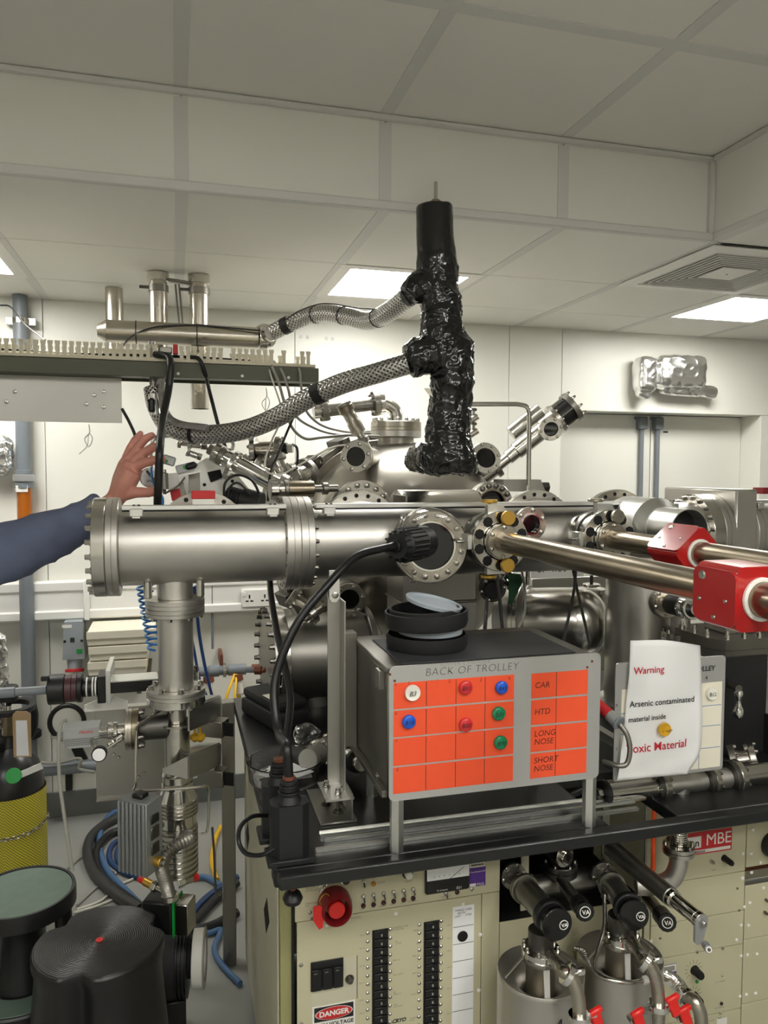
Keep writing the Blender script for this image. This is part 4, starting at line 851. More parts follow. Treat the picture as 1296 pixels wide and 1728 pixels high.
t = thing('stepper_motor', 'black finned motor with black leads behind the tee tube rail', 'motor', at(415, 860, 2.4)); q = at(415, 848, 2.42); chain(t, at(385, 838, 2.42), at(430, 850, 2.38)-at(385, 838, 2.42), ('finned_case', .05, .034, 'black', {'fins': 5}), ('motor_case', .06, .04, 'black'))
cable('motor_lead', 'black motor lead arching over the finned motor', 'cable', [(378, 842, 2.36), (380, 815, 2.36), (398, 802, 2.36), (422, 808, 2.36), (436, 830, 2.36), (438, 850, 2.38)], .004, 'cablek'); cable('motor_lead', 'lower black motor lead arching over the finned motor', 'cable', [(384, 842, 2.35), (388, 822, 2.35), (402, 815, 2.35), (418, 830, 2.35), (424, 852, 2.37)], .0035, 'cablek')
cable('blue_tube', 'thin bright blue air tube beside the black hanging cable', 'tube', [(255, 790, 2.5), (258, 812, 2.46), (268, 830, 2.43), (275, 845, 2.42), (270, 880, 2.45)], .004, 'skyblue')
cable('grey_lead', 'dark grey lead crossing behind the hand to the hanging cable', 'cable', [(248, 795, 2.52), (256, 805, 2.5), (266, 818, 2.45), (275, 828, 2.44)], .0045, 'cabled')
# ================================================================== PUMP ELBOW BEHIND THE UPRIGHT
q0, q1 = at(450, 1112, 2.38), at(560, 1110, 2.5); dd = V((1, .05, 0)).normalized(); r = pm(79, q0)
t = thing('pump_elbow', 'fat horizontal steel pump cylinder with double row of flange bolts', 'pump', (q0.x, 2.4, q0.z-r)); 
chain(t, q0, dd, ('blank_flange', .014, r*1.1, 'sheet', {'n': 48, 'b': 24, 'side': '-', 'bs': .0075, 'bh': .016, 'bm': 'boltd', 'br': .95}), ('gap', .004, 0, 0), ('flange', .03, r*1.1, 'steel', {'n': 48, 'b': 24, 'side': '-', 'bs': .006, 'bh': .008, 'br': .96, 'bm': 'boltd'}), ('body', .26, r*.9, 'dull', {'n': 48}), ('flange', .02, r*1.02, 'dull', {'n': 48}))
chain(t, q0+dd*.15+ZZ*(-.11), -ZZ, ('drain_tube', .14, .055, 'dull'), ('drain_ring', .015, .075, 'warm'), ('drain_ring', .01, .085, 'rubber'))
nozzle('inlet_fitting', 'rusty nut and grey elbow feeding the fat pump cylinder', 'fitting', at(448, 1131, 2.36), at(420, 1131, 2.38), ('nut', .012, .008, 'rust'), ('nut', .022, .014, 'rust', {'n': 6}), ('spigot', .03, .008, 'greypipe'))
for i, (a, b, lab) in enumerate((((490, 1005), (540, 1040), 'small flanged fitting under the middle flange beside the loop cable'), ((552, 1015), (505, 1050), 'short flanged stub between the middle flange and the fat pump cylinder'))):
    nozzle('flanged_stub', lab, 'fitting', at(*a, 2.32), at(*b, 2.3), ('flange', .018, .03, 'dull', {'b': 6, 'bs': .005}), ('tube', .035, .02, 'warm'), ('flange', .02, .034, 'steel', {'b': 6, 'bs': .005}), ('nut', .02, .014, 'dull', {'n': 6}))
cable('loop_cable', 'black ribbed cable passing behind the lamp cable to the second power brick', 'cable', [(455, 975, 2.16), (458, 1010, 2.05), (468, 1070, 1.9), (482, 1130, 1.78), (490, 1180, 1.72), (484, 1240, 1.62), (474, 1290, 1.53), (472, 1310, 1.525), (472, 1325, 1.525)], .0085, 'cablek')
# ================================================================== BENCH AND CONSOLE
BZ = .853; BF = 1.362; BB_ = 2.5; BXL = .178; BXR = 2.4; BT = .028
hx0, hx1 = at(1062, 1420, Z=BZ).x, at(1178, 1400, Z=BZ).x
t = thing('workbench', 'black bench worktop with worn front edge and a pipe cut-out', 'workbench', (1.0, 1.9, BZ-BT))
G().bb(BXL, hx0, BF+.03, BB_, BZ-BT, BZ, .002).bb(hx1, BXR, BF+.03, BB_, BZ-BT, BZ, .002).bb(hx0, hx1, 1.64, BB_, BZ-BT, BZ, .0).build('top', 'bench', t)
G().bb(BXL, BXR, BF, BF+.03, BZ-BT, BZ, .004).build('front_rail', 'bench', t)
G().cyl((BXL+.002, BF+.012, BZ-.0295), (BXL-.012, BF+.012, BZ-.0295), .003, 8).build('end_pin', 'black', t) if False else None
PYF = 1.6
cab = thing('control_cabinet', 'beige steel control console with switch panels under the black bench', 'cabinet', (.9, 2.0, 0))
cx0 = BXL+.03
G().bb(cx0, cx0+.004, PYF+.03, 2.44, .02, BZ-BT-.001, .001).build('side_panel', 'beigeside', cab)
for py, pY in ((1410, 2.05), (1545, 1.86)):
    q = at(418 if py == 1410 else 450, py, X=cx0); g = G(); s_ = .034
    g.prism([(-s_*1.7, s_*.5), (-s_*.3, s_*1.5), (s_*1.7, -s_*.5), (s_*.3, -s_*1.5)], V((cx0-.0008, q.y, q.z)), YY, ZZ, .0008); g.build('side_vent', 'hole', cab)
G().bb(cx0+.004, .237, PYF+.012, PYF+.03, .02, BZ-BT-.001, .001).build('corner_post', 'oliveside', cab)
G().bb(cx0+.02, 2.3, 2.40, 2.43, .02, BZ-BT-.001).build('rear_panel', 'beigeside', cab)
G().bb(.237, .241, PYF+.002, PYF+.03, .02, BZ-BT-.001).build('shadow_gap', 'hole', cab)
xo0, xo1 = at(843, 1560, PYF).x, at(1086, 1500, PYF).x
zo = at(843, 1557, PYF).z
zp = at(520, 1554, PYF).z       # joint between upper strip and breaker panel
def pan(x0, x1, z0, z1, name, m='beige'): return G().bb(x0+.0008, x1-.0008, PYF, PYF+.004, z0+.0008, z1-.0008, .0006).build(name, m, cab)
up = pan(.242, xo0, zp, BZ-BT-.002, 'upper_panel'); 
bx1 = at(813, 1520, PYF).x
brk = pan(.246, bx1, .05, zp, 'breaker_panel'); pan(bx1, xo0, .05, zp, 'side_strip')
pan(xo0, xo1, .05, zo, 'lower_panel')
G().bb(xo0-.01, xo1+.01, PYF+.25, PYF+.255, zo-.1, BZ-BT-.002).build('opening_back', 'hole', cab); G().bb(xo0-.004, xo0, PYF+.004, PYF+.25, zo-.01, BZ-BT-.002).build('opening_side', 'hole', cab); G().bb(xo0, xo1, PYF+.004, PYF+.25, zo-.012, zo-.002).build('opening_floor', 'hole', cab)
G().bb(at(1015, 1480, PYF+.03).x, at(1027, 1480, PYF+.03).x, PYF+.03, PYF+.034, zo, BZ-BT-.002).build('slotted_upright', 'dull', cab); G().bb(xo0+.068, xo0+.088, PYF+.03, PYF+.034, zo, BZ-BT-.002).build('slotted_upright', 'beigeside', cab)
# right rack
r0, r1 = at(1088, 1500, PYF).x, at(1258, 1460, PYF).x
zj = [BZ-BT-.002, at(1180, 1482, PYF).z, at(1180, 1549, PYF).z, at(1180, 1606, PYF).z, at(1200, 1712, PYF).z, .05]
rp = [pan(r0+.019, r1, zj[i+1], zj[i], 'rack_panel') for i in range(5)]
pan(r0, r0+.018, .05, BZ-BT-.002, 'rack_post')
zk = [BZ-BT-.002, at(1275, 1462, PYF).z, at(1275, 1492, PYF).z, at(1275, 1582, PYF).z, at(1275, 1690, PYF).z, .05]
for i in range(5):
    if i == 1: G().bb(r1+.008, r1+.45, PYF+.06, PYF+.064, zk[2], zk[1]).build('open_bay', 'rust', cab); continue
    pan(r1+.001, r1+.46, zk[i+1], zk[i], 'rack_panel')
def scr(px, py, r, par, m='boltm', Y=PYF, h=.003, nm='screw'):
    p = at(px, py, Y); return put(nm, (nm, r, h, m), lambda g: g.lathe([(0, r), (h*.6, r), (h, r*.6)], (0,0,0), ZZ, 12), m, V((p.x, Y, p.z)), -YY, par)
for px, py in ((1255, 1440), (1255, 1482), (1258, 1530), (1252, 1561), (1245, 1586), (1252, 1613), (1250, 1681)): scr(px-2, py, .0045, rp[0] if py < 1480 else rp[3], 'white')
for px, py in ((1270, 1400), (1267, 1440), (1283, 1455), (1268, 1472), (1288, 1498), (1265, 1523), (1263, 1561), (1261, 1611), (1277, 1610), (1259, 1678), (1275, 1676)): scr(px, py, .0045, cab, 'white')
for px, py in ((1244, 1499), (1247, 1536), (1114, 1583)): scr(px, py, .003, rp[1], 'boltd')
scr(1098, 1588, .0045, cab, 'white'); scr(1219, 1600, .004, rp[2]); scr(1176, 1606, .004, rp[2])
# gauge at the right edge
p = at(1302, 1424, PYF); k = thing('panel_meter', 'round black-rimmed white dial meter at the edge of the rack', 'meter', (p.x, PYF, p.z-.03)); chain(k, V((p.x, PYF+.0, p.z)), -YY, ('bezel', .02, .034, 'black', {'bore': .026})); G().cyl((p.x, PYF-.001, p.z), (p.x, PYF-.006, p.z), .026, 24).build('dial', 'paper', k)
# MBE sign
a, b = at(1120, 1418, PYF), at(1234, 1425, PYF); zt_, zb_ = at(1234, 1396, PYF).z, at(1234, 1433, PYF).z; x0s = b.x-.172
sg = G().bb(x0s, b.x, PYF-.0015, PYF, zb_, zt_).build('name_plate', 'redmatte', rp[0]); hS = zt_-zb_
G().bb(x0s+.008, x0s+.08, PYF-.002, PYF-.0014, zb_+hS*.30, zt_-hS*.18).build('white_field', 'white', sg) ; G().bb(x0s+.008, b.x-.004, PYF-.002, PYF-.0014, zb_+hS*.06, zb_+hS*.2).build('white_strip', 'white', sg)
text('varian', V((x0s+.012, PYF-.002, zb_+hS*.38)), XX, ZZ, .026, 'ink', sg, bold=.0006); text('MBE', V((x0s+.093, PYF-.002, zb_+hS*.36)), XX, ZZ, hS*.74, 'white', sg, sp=.97); text('MODULAR', V((x0s+.062, PYF-.0022, zb_+hS*.09)), XX, ZZ, .0062, 'ink', sg, bold=.0003)
def knob(px, py, r, L, par, m='black', nm='knob'):
    p = at(px, py, PYF); k = G(); k.lathe([(0, r*1.15), (L*.25, r), (L*.9, r*.92), (L, r*.75)], V((p.x, PYF, p.z)), -YY, 18); return k.build(nm, m, par)
knob(1222, 1448, .008, .03, rp[0]); scr(1200, 1453, .005, rp[0], h=.012, nm='toggle_switch'); text('Lights', at(1200, 1469, PYF), XX, ZZ, .006, 'print', rp[0])
knob(1172, 1637, .011, .028, rp[3]); knob(1171, 1681, .011, .028, rp[3]); scr(1176, 1656, .0045, rp[3], 'green', h=.004, nm='green_lamp'); scr(1217, 1693, .0045, rp[3], 'darklamp', h=.004, nm='dark_lamp'); scr(1218, 1646, .003, rp[3]); scr(1215, 1709, .003, rp[3]); scr(1214, 1716, .003, rp[3])
for i, (px, py) in enumerate(((1172, 1637), (1171, 1681))):
    p = at(px, py, PYF)
    for j in range(11): a_ = -PI*.75+PI*1.5*j/10+PI/2; c_ = V((p.x-.004+.021*math.cos(a_), PYF-.0003, p.z+.002+.021*math.sin(a_))); G().box(c_, (.01, .0005, .0008), M.Rotation(-a_, 3, 'Y')).build('scale_mark', 'print', rp[3])
text('FLUX PROBE', at(1207, 1659, PYF), XX, ZZ, .005, 'print', rp[3]); text('ION POWER', at(1206, 1703, PYF), XX, ZZ, .005, 'print', rp[3]); text('POWER', at(1196, 1724, PYF), XX, ZZ, .005, 'print', rp[3])
for x0_, y0_, x1_, y1_, nm in ((1117, 1630, 1141, 1645, 's'),):
    p0, p1 = at(x0_, 1631, PYF), at(x1_, 1652, PYF); st = G().bb(p0.x, p1.x, PYF-.0006, PYF, p1.z, p0.z+.002).build('test_sticker', 'purple', rp[3]); G().bb(p0.x+.001, p1.x-.001, PYF-.001, PYF-.0005, (p0.z+p1.z)/2+.002, p0.z+.001).build('sticker_field', 'white', st); G().bb(p0.x+.006, p1.x-.006, PYF-.0014, PYF-.0009, (p0.z+p1.z)/2+.005, p0.z-.003).build('barcode', 'cableg', st)
p0 = at(1210, 1722, PYF); G().bb(p0.x, p0.x+.03, PYF-.0006, PYF, p0.z-.03, p0.z+.003).build('test_sticker', 'white', rp[4])
for px, py in ((1292, 1518), (1290, 1539)): scr(px, py, .004, cab, 'boltd', h=.012, nm='toggle_switch')
# ---- upper strip: key switch, stop button, toggles, lamps, meter
p = at(542, 1487, PYF); ks = thing('key_switch', 'silver key switch with keys above the red stop button', 'key switch', (p.x, PYF, p.z-.02))
chain(ks, V((p.x, PYF, p.z)), -YY, ('barrel', .012, .0145, 'chrome'), ('slot_face', .001, .009, 'dull')); R_ = M.Rotation(.6, 3, 'Y'); G().box((p.x-.004, PYF-.024, p.z), (.004, .024, .018), R_, .001).build('key_blade', 'steel', ks)
rg = G(); rgp = [V((p.x+.002, PYF-.03, p.z-.026))+V((.011*math.cos(a), .003*math.sin(a*2), .013*math.sin(a))) for a in [2*PI*i/20 for i in range(21)]]; rg.tube(rgp, .0012, 6); rg.build('key_ring', 'gold', ks)
q = at(537, 1546, PYF-.035); G().prism([(-.011, .022), (.004, .024), (.013, .012), (.01, -.026), (.002, -.03), (-.011, -.008)], V((q.x, PYF-.034, q.z)), XX, ZZ, .002).build('red_tag', 'redbtn', ks)
p = at(571, 1535, PYF-.03); st = thing('stop_button', 'red mushroom stop button in a dark red round shroud', 'stop button', (p.x, PYF, p.z-.04))
G().lathe([(0, .026), (0, .037), (.02, .037), (.04, .033), (.045, .030), (.04, .027), (.012, .026)], V((p.x-.004, PYF, p.z+.001)), -YY, 36, True).build('shroud', 'darkred', st)
chain(st, V((p.x-.004, PYF, p.z+.001)), -YY, ('stem', .02, .012, 'black'), ('push_cap', .016, .0185, 'redbtn'))
for px, py, r_, m_, nm, h_ in ((582, 1481, .009, 'black', 'black_button', .01), (687, 1472, .0085, 'white', 'white_button', .012)):
    p = at(px, py, PYF); chain(up, V((p.x, PYF, p.z)), -YY, ('button_bezel', .006, r_*1.5, 'chrome' if m_ == 'black' else 'black'), (nm, h_, r_, m_))
TG = [(613, 1513), (630, 1510.5), (647, 1508), (664, 1505.5), (681, 1503), (697, 1500.5)]
for i, (px, py) in enumerate(TG+[(613, 1487), (752, 1507), ]):
    p = at(px, py, PYF); tg_ = G().lathe([(0, .0055), (.004, .005), (.004, .0028), (.007, .0028)], V((p.x, PYF, p.z)), -YY, 12).build('toggle_switch', 'boltm', up); G().cyl(V((p.x, PYF-.006, p.z)), V((p.x+.001, PYF-.013, p.z-.008)), .0017, 8).build('lever', 'boltd', tg_)
for px, py in [(613, 1528), (630, 1526), (647, 1523), (664, 1520.5), (681, 1518), (697, 1515.5), (630, 1477), (771, 1505)]: scr(px, py, .0055, up, 'darklamp', h=.005, nm='indicator_lamp')
scr(630, 1491, .0055, up, 'amberlamp', h=.005, nm='amber_lamp'); scr(796, 1500, .005, up); scr(523, 1540, .004, up); scr(527, 1550, .004, up, 'boltd')
for s_, px, py, h_ in (('SENSOR\nINTERLOCK', 516, 1501, .0055), ('EMERGENCY\nOFF', 515, 1527, .0055), ('POSITION', 592, 1551, .005), ('ON', 611, 1480, .005), ('OFF', 611, 1497, .004), ('READY', 637, 1477, .0045), ('LOCKED', 637, 1491, .0045), ('HOLD', 683, 1489, .0055), ('PUMP', 608, 1536, .004), ('SUMP', 625, 1533, .004), ('GROWTH', 639, 1531, .004), ('PREP', 657, 1528, .004), ('EXIT', 675, 1525.5, .004), ('PAE. PUMPS', 688, 1523, .004), ('VAC GAUGE', 744, 1515, .0045), ): text(s_, at(px, py, PYF), XX, ZZ, h_, 'print', up)
p0, p1 = at(716, 1449, PYF), at(790, 1502, PYF); zt_ = BZ-BT-.004
m_ = thing('panel_display', 'black panel meter with white scale on the upper switch panel', 'meter', (p0.x, PYF, p1.z)); zb_ = p1.z+.008
G().bb(p0.x, p1.x, PYF-.012, PYF, zb_, zt_, .004).build('case', 'black', m_); G().bb(p0.x+.003, p1.x-.003, PYF-.0135, PYF-.0115, zb_+.034, zt_-.003).build('scale', 'paper', m_)
text('B01', V((p1.x-.034, PYF-.0125, zb_+.006)), XX, ZZ, .009, 'white', m_); text('O simpson', V((p0.x+.026, PYF-.0125, zb_+.007)), XX, ZZ, .006, 'white', m_); G().box(((p0.x+p1.x)/2+.02, PYF-.014, zb_+.045), (.04, .0006, .0008), M.Rotation(-.6, 3, 'Y')).build('needle', 'ink', m_)
for q_ in range(6): G().box((p0.x+.02+q_*.012, PYF-.0138, zb_+.042), (.0008, .0004, .004)).build('scale_mark', 'ink', m_)
p0, p1 = at(792, 1460, PYF), at(819, 1491, PYF); ps = G().bb(p0.x, p1.x, PYF-.0008, PYF-.0001, p1.z-.003, p0.z+.004).build('pass_sticker', 'purple', up); hS = p0.z-p1.z+.007
G().bb(p0.x+.001, p1.x-.001, PYF-.0013, PYF-.0007, p0.z-.007, p0.z+.0035).build('sticker_field', 'white', ps); G().bb(p0.x+.004, p1.x-.004, PYF-.0017, PYF-.0012, p0.z-.003, p0.z+.001).build('barcode', 'print', ps); text('Hawkesworth', V((p0.x+.001, PYF-.0013, p0.z-.019)), XX, ZZ, .0066, 'white', ps, shear=.15); text('PASS', V((p0.x+.018, PYF-.0013, p1.z-.001)), XX, ZZ, .009, 'white', ps); G().bb(p0.x+.001, p0.x+.016, PYF-.0013, PYF-.0007, p1.z-.002, p1.z+.005).build('sticker_field', 'white', ps)
# ---- breaker panel
for px, py in ((668, 1541), (781, 1525), (508, 1628), (508, 1728), (810, 1577), (808, 1671), (552, 1561)): scr(px, py, .0045, brk, 'white' if px in (668, 552, 781, 810, 808) else 'boltm')
def col(pxa, pxb, ytop, n, pitch, par, lab):
    a, b = at(pxa, ytop+4, PYF), at(pxb, ytop, PYF)
    s_ = G().bb(a.x, b.x, PYF-.003, PYF, .05, a.z, .0005).build('breaker_strip', 'black', par)
    ps_ = pitch
    for i in range(n):
        zc_ = a.z-ps_*(i+.5)
        if zc_ < .1: break
        bk = G().bb(a.x+.003, b.x-.003, PYF-.006, PYF-.003, zc_-ps_*.45, zc_+ps_*.45, .0008).build('breaker', 'blackgloss', s_)
        G().box(((a.x+b.x)/2+.0015, PYF-.008, zc_), (.0035, .004, .005), None, .0006).build('toggle', 'cableg', bk)
        for xx in (a.x-.0105, b.x+.005) : put('screw', 'brs', lambda g: g.lathe([(0, .0042), (.002, .004), (.0035, .0022)], (0,0,0), ZZ, 10), 'boltm', V((xx, PYF, zc_+ps_*.3)), -YY, par)
pit = (at(645, 1573, PYF).z-at(645, 1716, PYF).z)/10
col(628, 655, 1566, 22, pit, brk, 'a'); col(715, 741, 1552, 22, pit, brk, 'b')
for s_, px, py in (('CONTROL AND\nCOMPUTER', 663, 1567), ('IN\nCOMP', 667, 1590), ('BKR 2,3', 663, 1622), ('VAC PUMP', 663, 1647), ('IN\nPRINT 3', 664, 1676), ('SUB\nOUTLETS', 664, 1697), ('SPARE', 697, 1572), ('TSP', 702, 1594), ('BKR 2,3', 696, 1615), ('BKR 2,3', 696, 1644), ('TCPUS AC', 692, 1680), ('CONNECT\nOVER', 691, 1720), ('CB 2', 607, 1580), ('CB 12', 606, 1602), ('CB 14', 606, 1632), ('CB 17', 606, 1661), ('CB 5', 606, 1690), ('CB 21', 606, 1712), ('CB 3', 754, 1563), ('CB 6', 754, 1585), ('CB 8', 754, 1606), ('CB 10', 754, 1634), ('CB 13', 754, 1670), ('CB 17', 754, 1712)): text(s_, at(px, py, PYF), XX, ZZ, .005, 'print', brk)
text('CRYO', at(661, 1727, PYF), XX, ZZ, .012, 'ink', brk, shear=.3, bold=.0006)
# main switch recess
p0, p1 = at(524, 1624, PYF), at(603, 1684, PYF); q1 = at(579, 1658, PYF)
rc = G().bb(p0.x, p1.x, PYF-.0005, PYF, p1.z, at(603, 1612, PYF).z).build('recess_plate', 'beigeside', brk); G().bb(p1.x-.0012, p1.x, PYF-.0012, PYF, p1.z, at(603, 1612, PYF).z).build('recess_edge', 'ink', rc)
mb = thing('main_breaker', 'three-pole black main breaker on the breaker panel', 'breaker', (p0.x, PYF, q1.z)); zt_ = p0.z-.0; zb_ = q1.z-.006; wI = (q1.x-p0.x)/3
G().bb(p0.x, q1.x, PYF-.004, PYF-.0006, zb_, zt_, .0006).build('case', 'black', mb)
for i in range(3): G().bb(p0.x+wI*i+.0015, p0.x+wI*(i+1)-.0015, PYF-.009, PYF-.004, zb_+.002, zt_-.015, .001).build('rocker', 'blackgloss', mb); text('OFF' if i < 2 else 'ON', V((p0.x+wI*i+.006, PYF-.0092, zt_-.024)), XX, ZZ, .0045, 'cableg', mb)
p = at(590, 1652, PYF); G().lathe([(0, .0105), (.003, .009), (.003, .006), (.01, .006), (.011, .003)], V((p.x, PYF-.0005, p.z)), -YY, 20).build('lock', 'boltd', rc)
p0, p1 = at(527, 1702, PYF), at(599, 1740, PYF); zt_ = at(599, 1690, PYF).z; zt_ = (p0.z+zt_)/2+.004
dg_ = thing('danger_sign', 'danger high voltage sign with red oval on the breaker panel', 'sign', (p0.x, PYF, zt_-.075))
G().bb(p0.x, p1.x, PYF-.0015, PYF-.0001, zt_-.078, zt_).build('plate', 'white', dg_); G().bb(p0.x+.004, p1.x-.004, PYF-.002, PYF-.0014, zt_-.036, zt_-.003).build('black_field', 'ink', dg_)
cx_ = (p0.x+p1.x)/2; wS = p1.x-p0.x
for rr_, m_, o_ in ((1.0, 'white', .0024), (.95, 'redmatte', .0028)): G().add([V((cx_+wS*.44*rr_*math.cos(2*PI*i/36), PYF-o_, zt_-.0195+.0145*rr_*math.sin(2*PI*i/36))) for i in range(36)], [list(range(36))[::-1] if False else list(range(36))]).build('oval', m_, dg_)
text('DANGER', V((cx_, PYF-.003, zt_-.0245)), XX, ZZ, .0165, 'white', dg_, al='CENTER', bold=.0006); text('HIGH VOLTAGE', V((cx_, PYF-.002, zt_-.049)), XX, ZZ, .0125, 'ink', dg_, al='CENTER', bold=.0003)
# label strip
p0, p1 = at(764, 1531, PYF), at(800, 1528, PYF)
ls = thing('label_strip', 'tall white handwritten label strip with a black dot magnet', 'label', (p0.x, PYF, .1)); G().bb(p0.x, p1.x, PYF-.001, PYF-.0001, .1, p0.z).build('strip', 'paper', ls)
yy = [1565, 1594, 1623, 1651, 1679, 1707]
for y_ in yy: z_ = at(764, y_, PYF).z; G().bb(p0.x+.001, p1.x-.001, PYF-.0015, PYF-.0009, z_-.0006, z_+.0003).build('rule_line', 'ink', ls)
p = at(780, 1579, PYF); chain(ls, V((p.x, PYF-.001, p.z)), -YY, ('dot_magnet', .003, .0125, 'black')); text('TIMING LABEL\n    BOTH\nLAST      TYPE', at(767, 1539, PYF-.0012), XX, ZZ, .0068, 'ink', ls, shear=.2)
# clamp under the bench corner
p = at(497, 1505, 1.5); ck = thing('clamp_screw_knob', 'black ball knob on a clamp screw under the bench corner', 'knob', p); q = at(494, 1515, 1.42)
G().lathe([(0, .004), (.003, .016), (.012, .0195), (.022, .015), (.028, .006)], q-ZZ*.012, ZZ, 20).build('ball_knob', 'black', ck); G().cyl(q+ZZ*.01, q+ZZ*.035, .006, 12).build('screw', 'rust', ck); G().box(q+ZZ*.045+V((-.012, .01, 0)), (.05, .05, .03), None, .004).build('clamp_jaw', 'black', ck)
# ================================================================== ON THE BENCH
# strut rails
RL = [(533, 1410, 1090, 1352, .012), (545, 1403, 1080, 1345, .012), (530, 1422, 1076, 1374, .012)]
for i, (Yr, w_, xa, xb, zz) in enumerate(((1.50, .018, 540, 1066, 0), (1.472, .008, 548, 1070, 0), (1.437, .010, 533, 1076, 0))):
    a, b = at(xa, 1420, Yr), at(xb, 1370, Yr)
    t = thing('metal_strip', ['widest aluminium strip lying on the bench under the steel box', 'middle aluminium strip lying on the bench under the steel box', 'aluminium strip lying along the bench front edge'][i], 'metal strip', (a.x, Yr, BZ))
    h_ = .007; G().bb(a.x, b.x, Yr-w_/2, Yr+w_/2, BZ+.0005, BZ+.0025).build('web', 'alu', t); G().bb(a.x, b.x, Yr-w_/2, Yr-w_/2+.002, BZ+.0025, BZ+h_).build('lip', 'alu', t); G().bb(a.x, b.x, Yr+w_/2-.002, Yr+w_/2, BZ+.0025, BZ+h_).build('lip', 'alu', t)
# steel box with hexagon legs
bx0_, bx1_, by0, by1, bz0, bz1 = .40, .848, 1.425, 1.71, .955, 1.212
t = thing('steel_box', 'folded steel equipment box on four hexagonal legs', 'box', ((bx0_+bx1_)/2, 1.56, BZ))
G().bb(bx0_, bx1_, by0, by1, bz0, bz1-.012, .003).build('body', 'dull', t); G().bb(bx0_-.004, bx1_+.004, by0-.004, by1+.004, bz1-.012, bz1, .002).build('lid', 'dull', t); G().bb(bx0_+.03, bx1_-.03, by0+.012, by1-.05, bz1, bz1+.003, .001).build('black_mat', 'mat_top', t)
G().bb(bx0_-.012, bx0_, by0-.004, by1+.004, bz0-.002, bz0+.012, .001).build('bottom_lip', 'dull', t); G().bb(bx0_-.012, bx0_, by0+.02, by0+.05, bz1-.05, bz1-.012, .001).build('corner_tab', 'sheet', t)
G().bb(bx0_-.035, bx0_-.0005, by1-.03, by1+.01, bz0+.01, bz1+.015, .001).build('rear_upright', 'dull', t)
for x_, y_ in ((.413, 1.402), (.835, 1.402), (.43, 1.66), (.83, 1.66)): G().lathe([(0, .014), (bz0-BZ+(.02 if y_ < 1.5 else 0), .014)], (x_, y_, BZ), ZZ, 6).build('leg', 'alu', t)
q = at(648, 1285, 1.42); put('bolt', 'sbb', lambda g: hexbolt(g, .005, .005), 'boltm', (bx0_-.012, by0+.03, bz0+.03), -XX, t)
# board with orange cards
B0, B1, B2, B3 = at(652, 1122, 1.395), at(1006, 1102, 1.395), at(1012, 1310, 1.395), at(658, 1350, 1.395)
xL, xR, zT, zB = (B0.x+B3.x)/2, (B1.x+B2.x)/2, (B0.z+B1.z)/2, (B2.z+B3.z)/2; YB = 1.388; KW = xR-xL; KH = zT-zB
bd = thing('card_board', 'grey metal board with grid of orange cards and round magnets', 'board', ((xL+xR)/2, YB, zB))
G().prism(rrect(KW, KH, .012, 6, (xL+xR)/2, (zT+zB)/2), (0, YB, 0), XX, ZZ, -.003).build('plate', 'board', bd)
def bp(px, py): return at(px, py, YB)
for px, py in ((658, 1138), (666, 1149), (999, 1116), (991, 1126)): p = bp(px, py); put('hole', 'bdh', lambda g: g.lathe([(0, .0028), (.0005, .0028)], (0,0,0), ZZ, 10), 'rust', V((p.x, YB, p.z)), -YY, bd)
cxs = [bp(664, 1200).x, bp(719, 1200).x, bp(769, 1200).x, bp(818, 1200).x, bp(867, 1200).x]
zr = [((bp(665, 1152).z+bp(864, 1139).z)/2, (bp(665, 1196).z+bp(864, 1181).z)/2), ((bp(664, 1199).z+bp(865, 1184).z)/2, (bp(664, 1243).z+bp(865, 1227).z)/2), ((bp(665, 1246).z+bp(867, 1229).z)/2, (bp(666, 1291).z+bp(868, 1273).z)/2), ((bp(666, 1294).z+bp(868, 1276).z)/2, (bp(667, 1339).z+bp(870, 1317).z)/2)]
for r_, (za, zb_) in enumerate(zr):
    for c_ in range(4):
        cd_ = G().bb(cxs[c_]+(.0004 if c_ else 0), cxs[c_+1]-.0004, YB-.0008, YB-.0001, zb_, za).build('orange_card', 'orange', bd)
        if c_: G().bb(cxs[c_]-.0006, cxs[c_]+.0006, YB-.0011, YB-.0007, zb_+.001, za-.001).build('ruled_line', 'lineink', cd_)
dxs = [bp(896, 1200).x, bp(938, 1200).x, bp(991, 1200).x]
zr2 = [(bp(895, 1136).z*.5+bp(990, 1131).z*.5, bp(897, 1177).z*.5+bp(990, 1172).z*.5), (bp(897, 1181).z*.5+bp(990, 1175).z*.5, bp(898, 1222).z*.5+bp(991, 1216).z*.5), (bp(898, 1226).z*.5+bp(991, 1219).z*.5, bp(899, 1268).z*.5+bp(992, 1260).z*.5), (bp(900, 1271).z*.5+bp(992, 1263).z*.5, bp(901, 1313).z*.5+bp(993, 1303).z*.5)]
for r_, (za, zb_) in enumerate(zr2):
    for c_ in range(2):
        cd_ = G().bb(dxs[c_]+(.0004 if c_ else 0), dxs[c_+1]-.0004, YB-.0008, YB-.0001, zb_, za).build('orange_card', 'orange', bd)
    G().bb(dxs[1]-.0006, dxs[1]+.0006, YB-.0011, YB-.0007, zb_, za).build('ruled_line', 'lineink', cd_)
    s_ = ['CAR', 'HTD', 'LONG\nNOSE', 'SHORT\nNOSE'][r_]; text(s_, V((dxs[0]+.007, YB-.001, za-(.03 if r_ < 2 else .02))), XX, ZZ, .017, 'lineink', bd, shear=.12, bold=0)
text('BACK OF TROLLEY', bp(717, 1141), XX, ZZ, .022, 'ink', bd, shear=.12, sp=1.06, bold=-.0005); text('BUFFER CHAMBER', bp(742, 1125), XX, ZZ, .012, 'faintink', bd, shear=.25, sp=1.1, bold=-.0003)
text('BENT\n LEG', bp(720, 1154), XX, ZZ, .0095, 'lineink', bd, shear=.3)
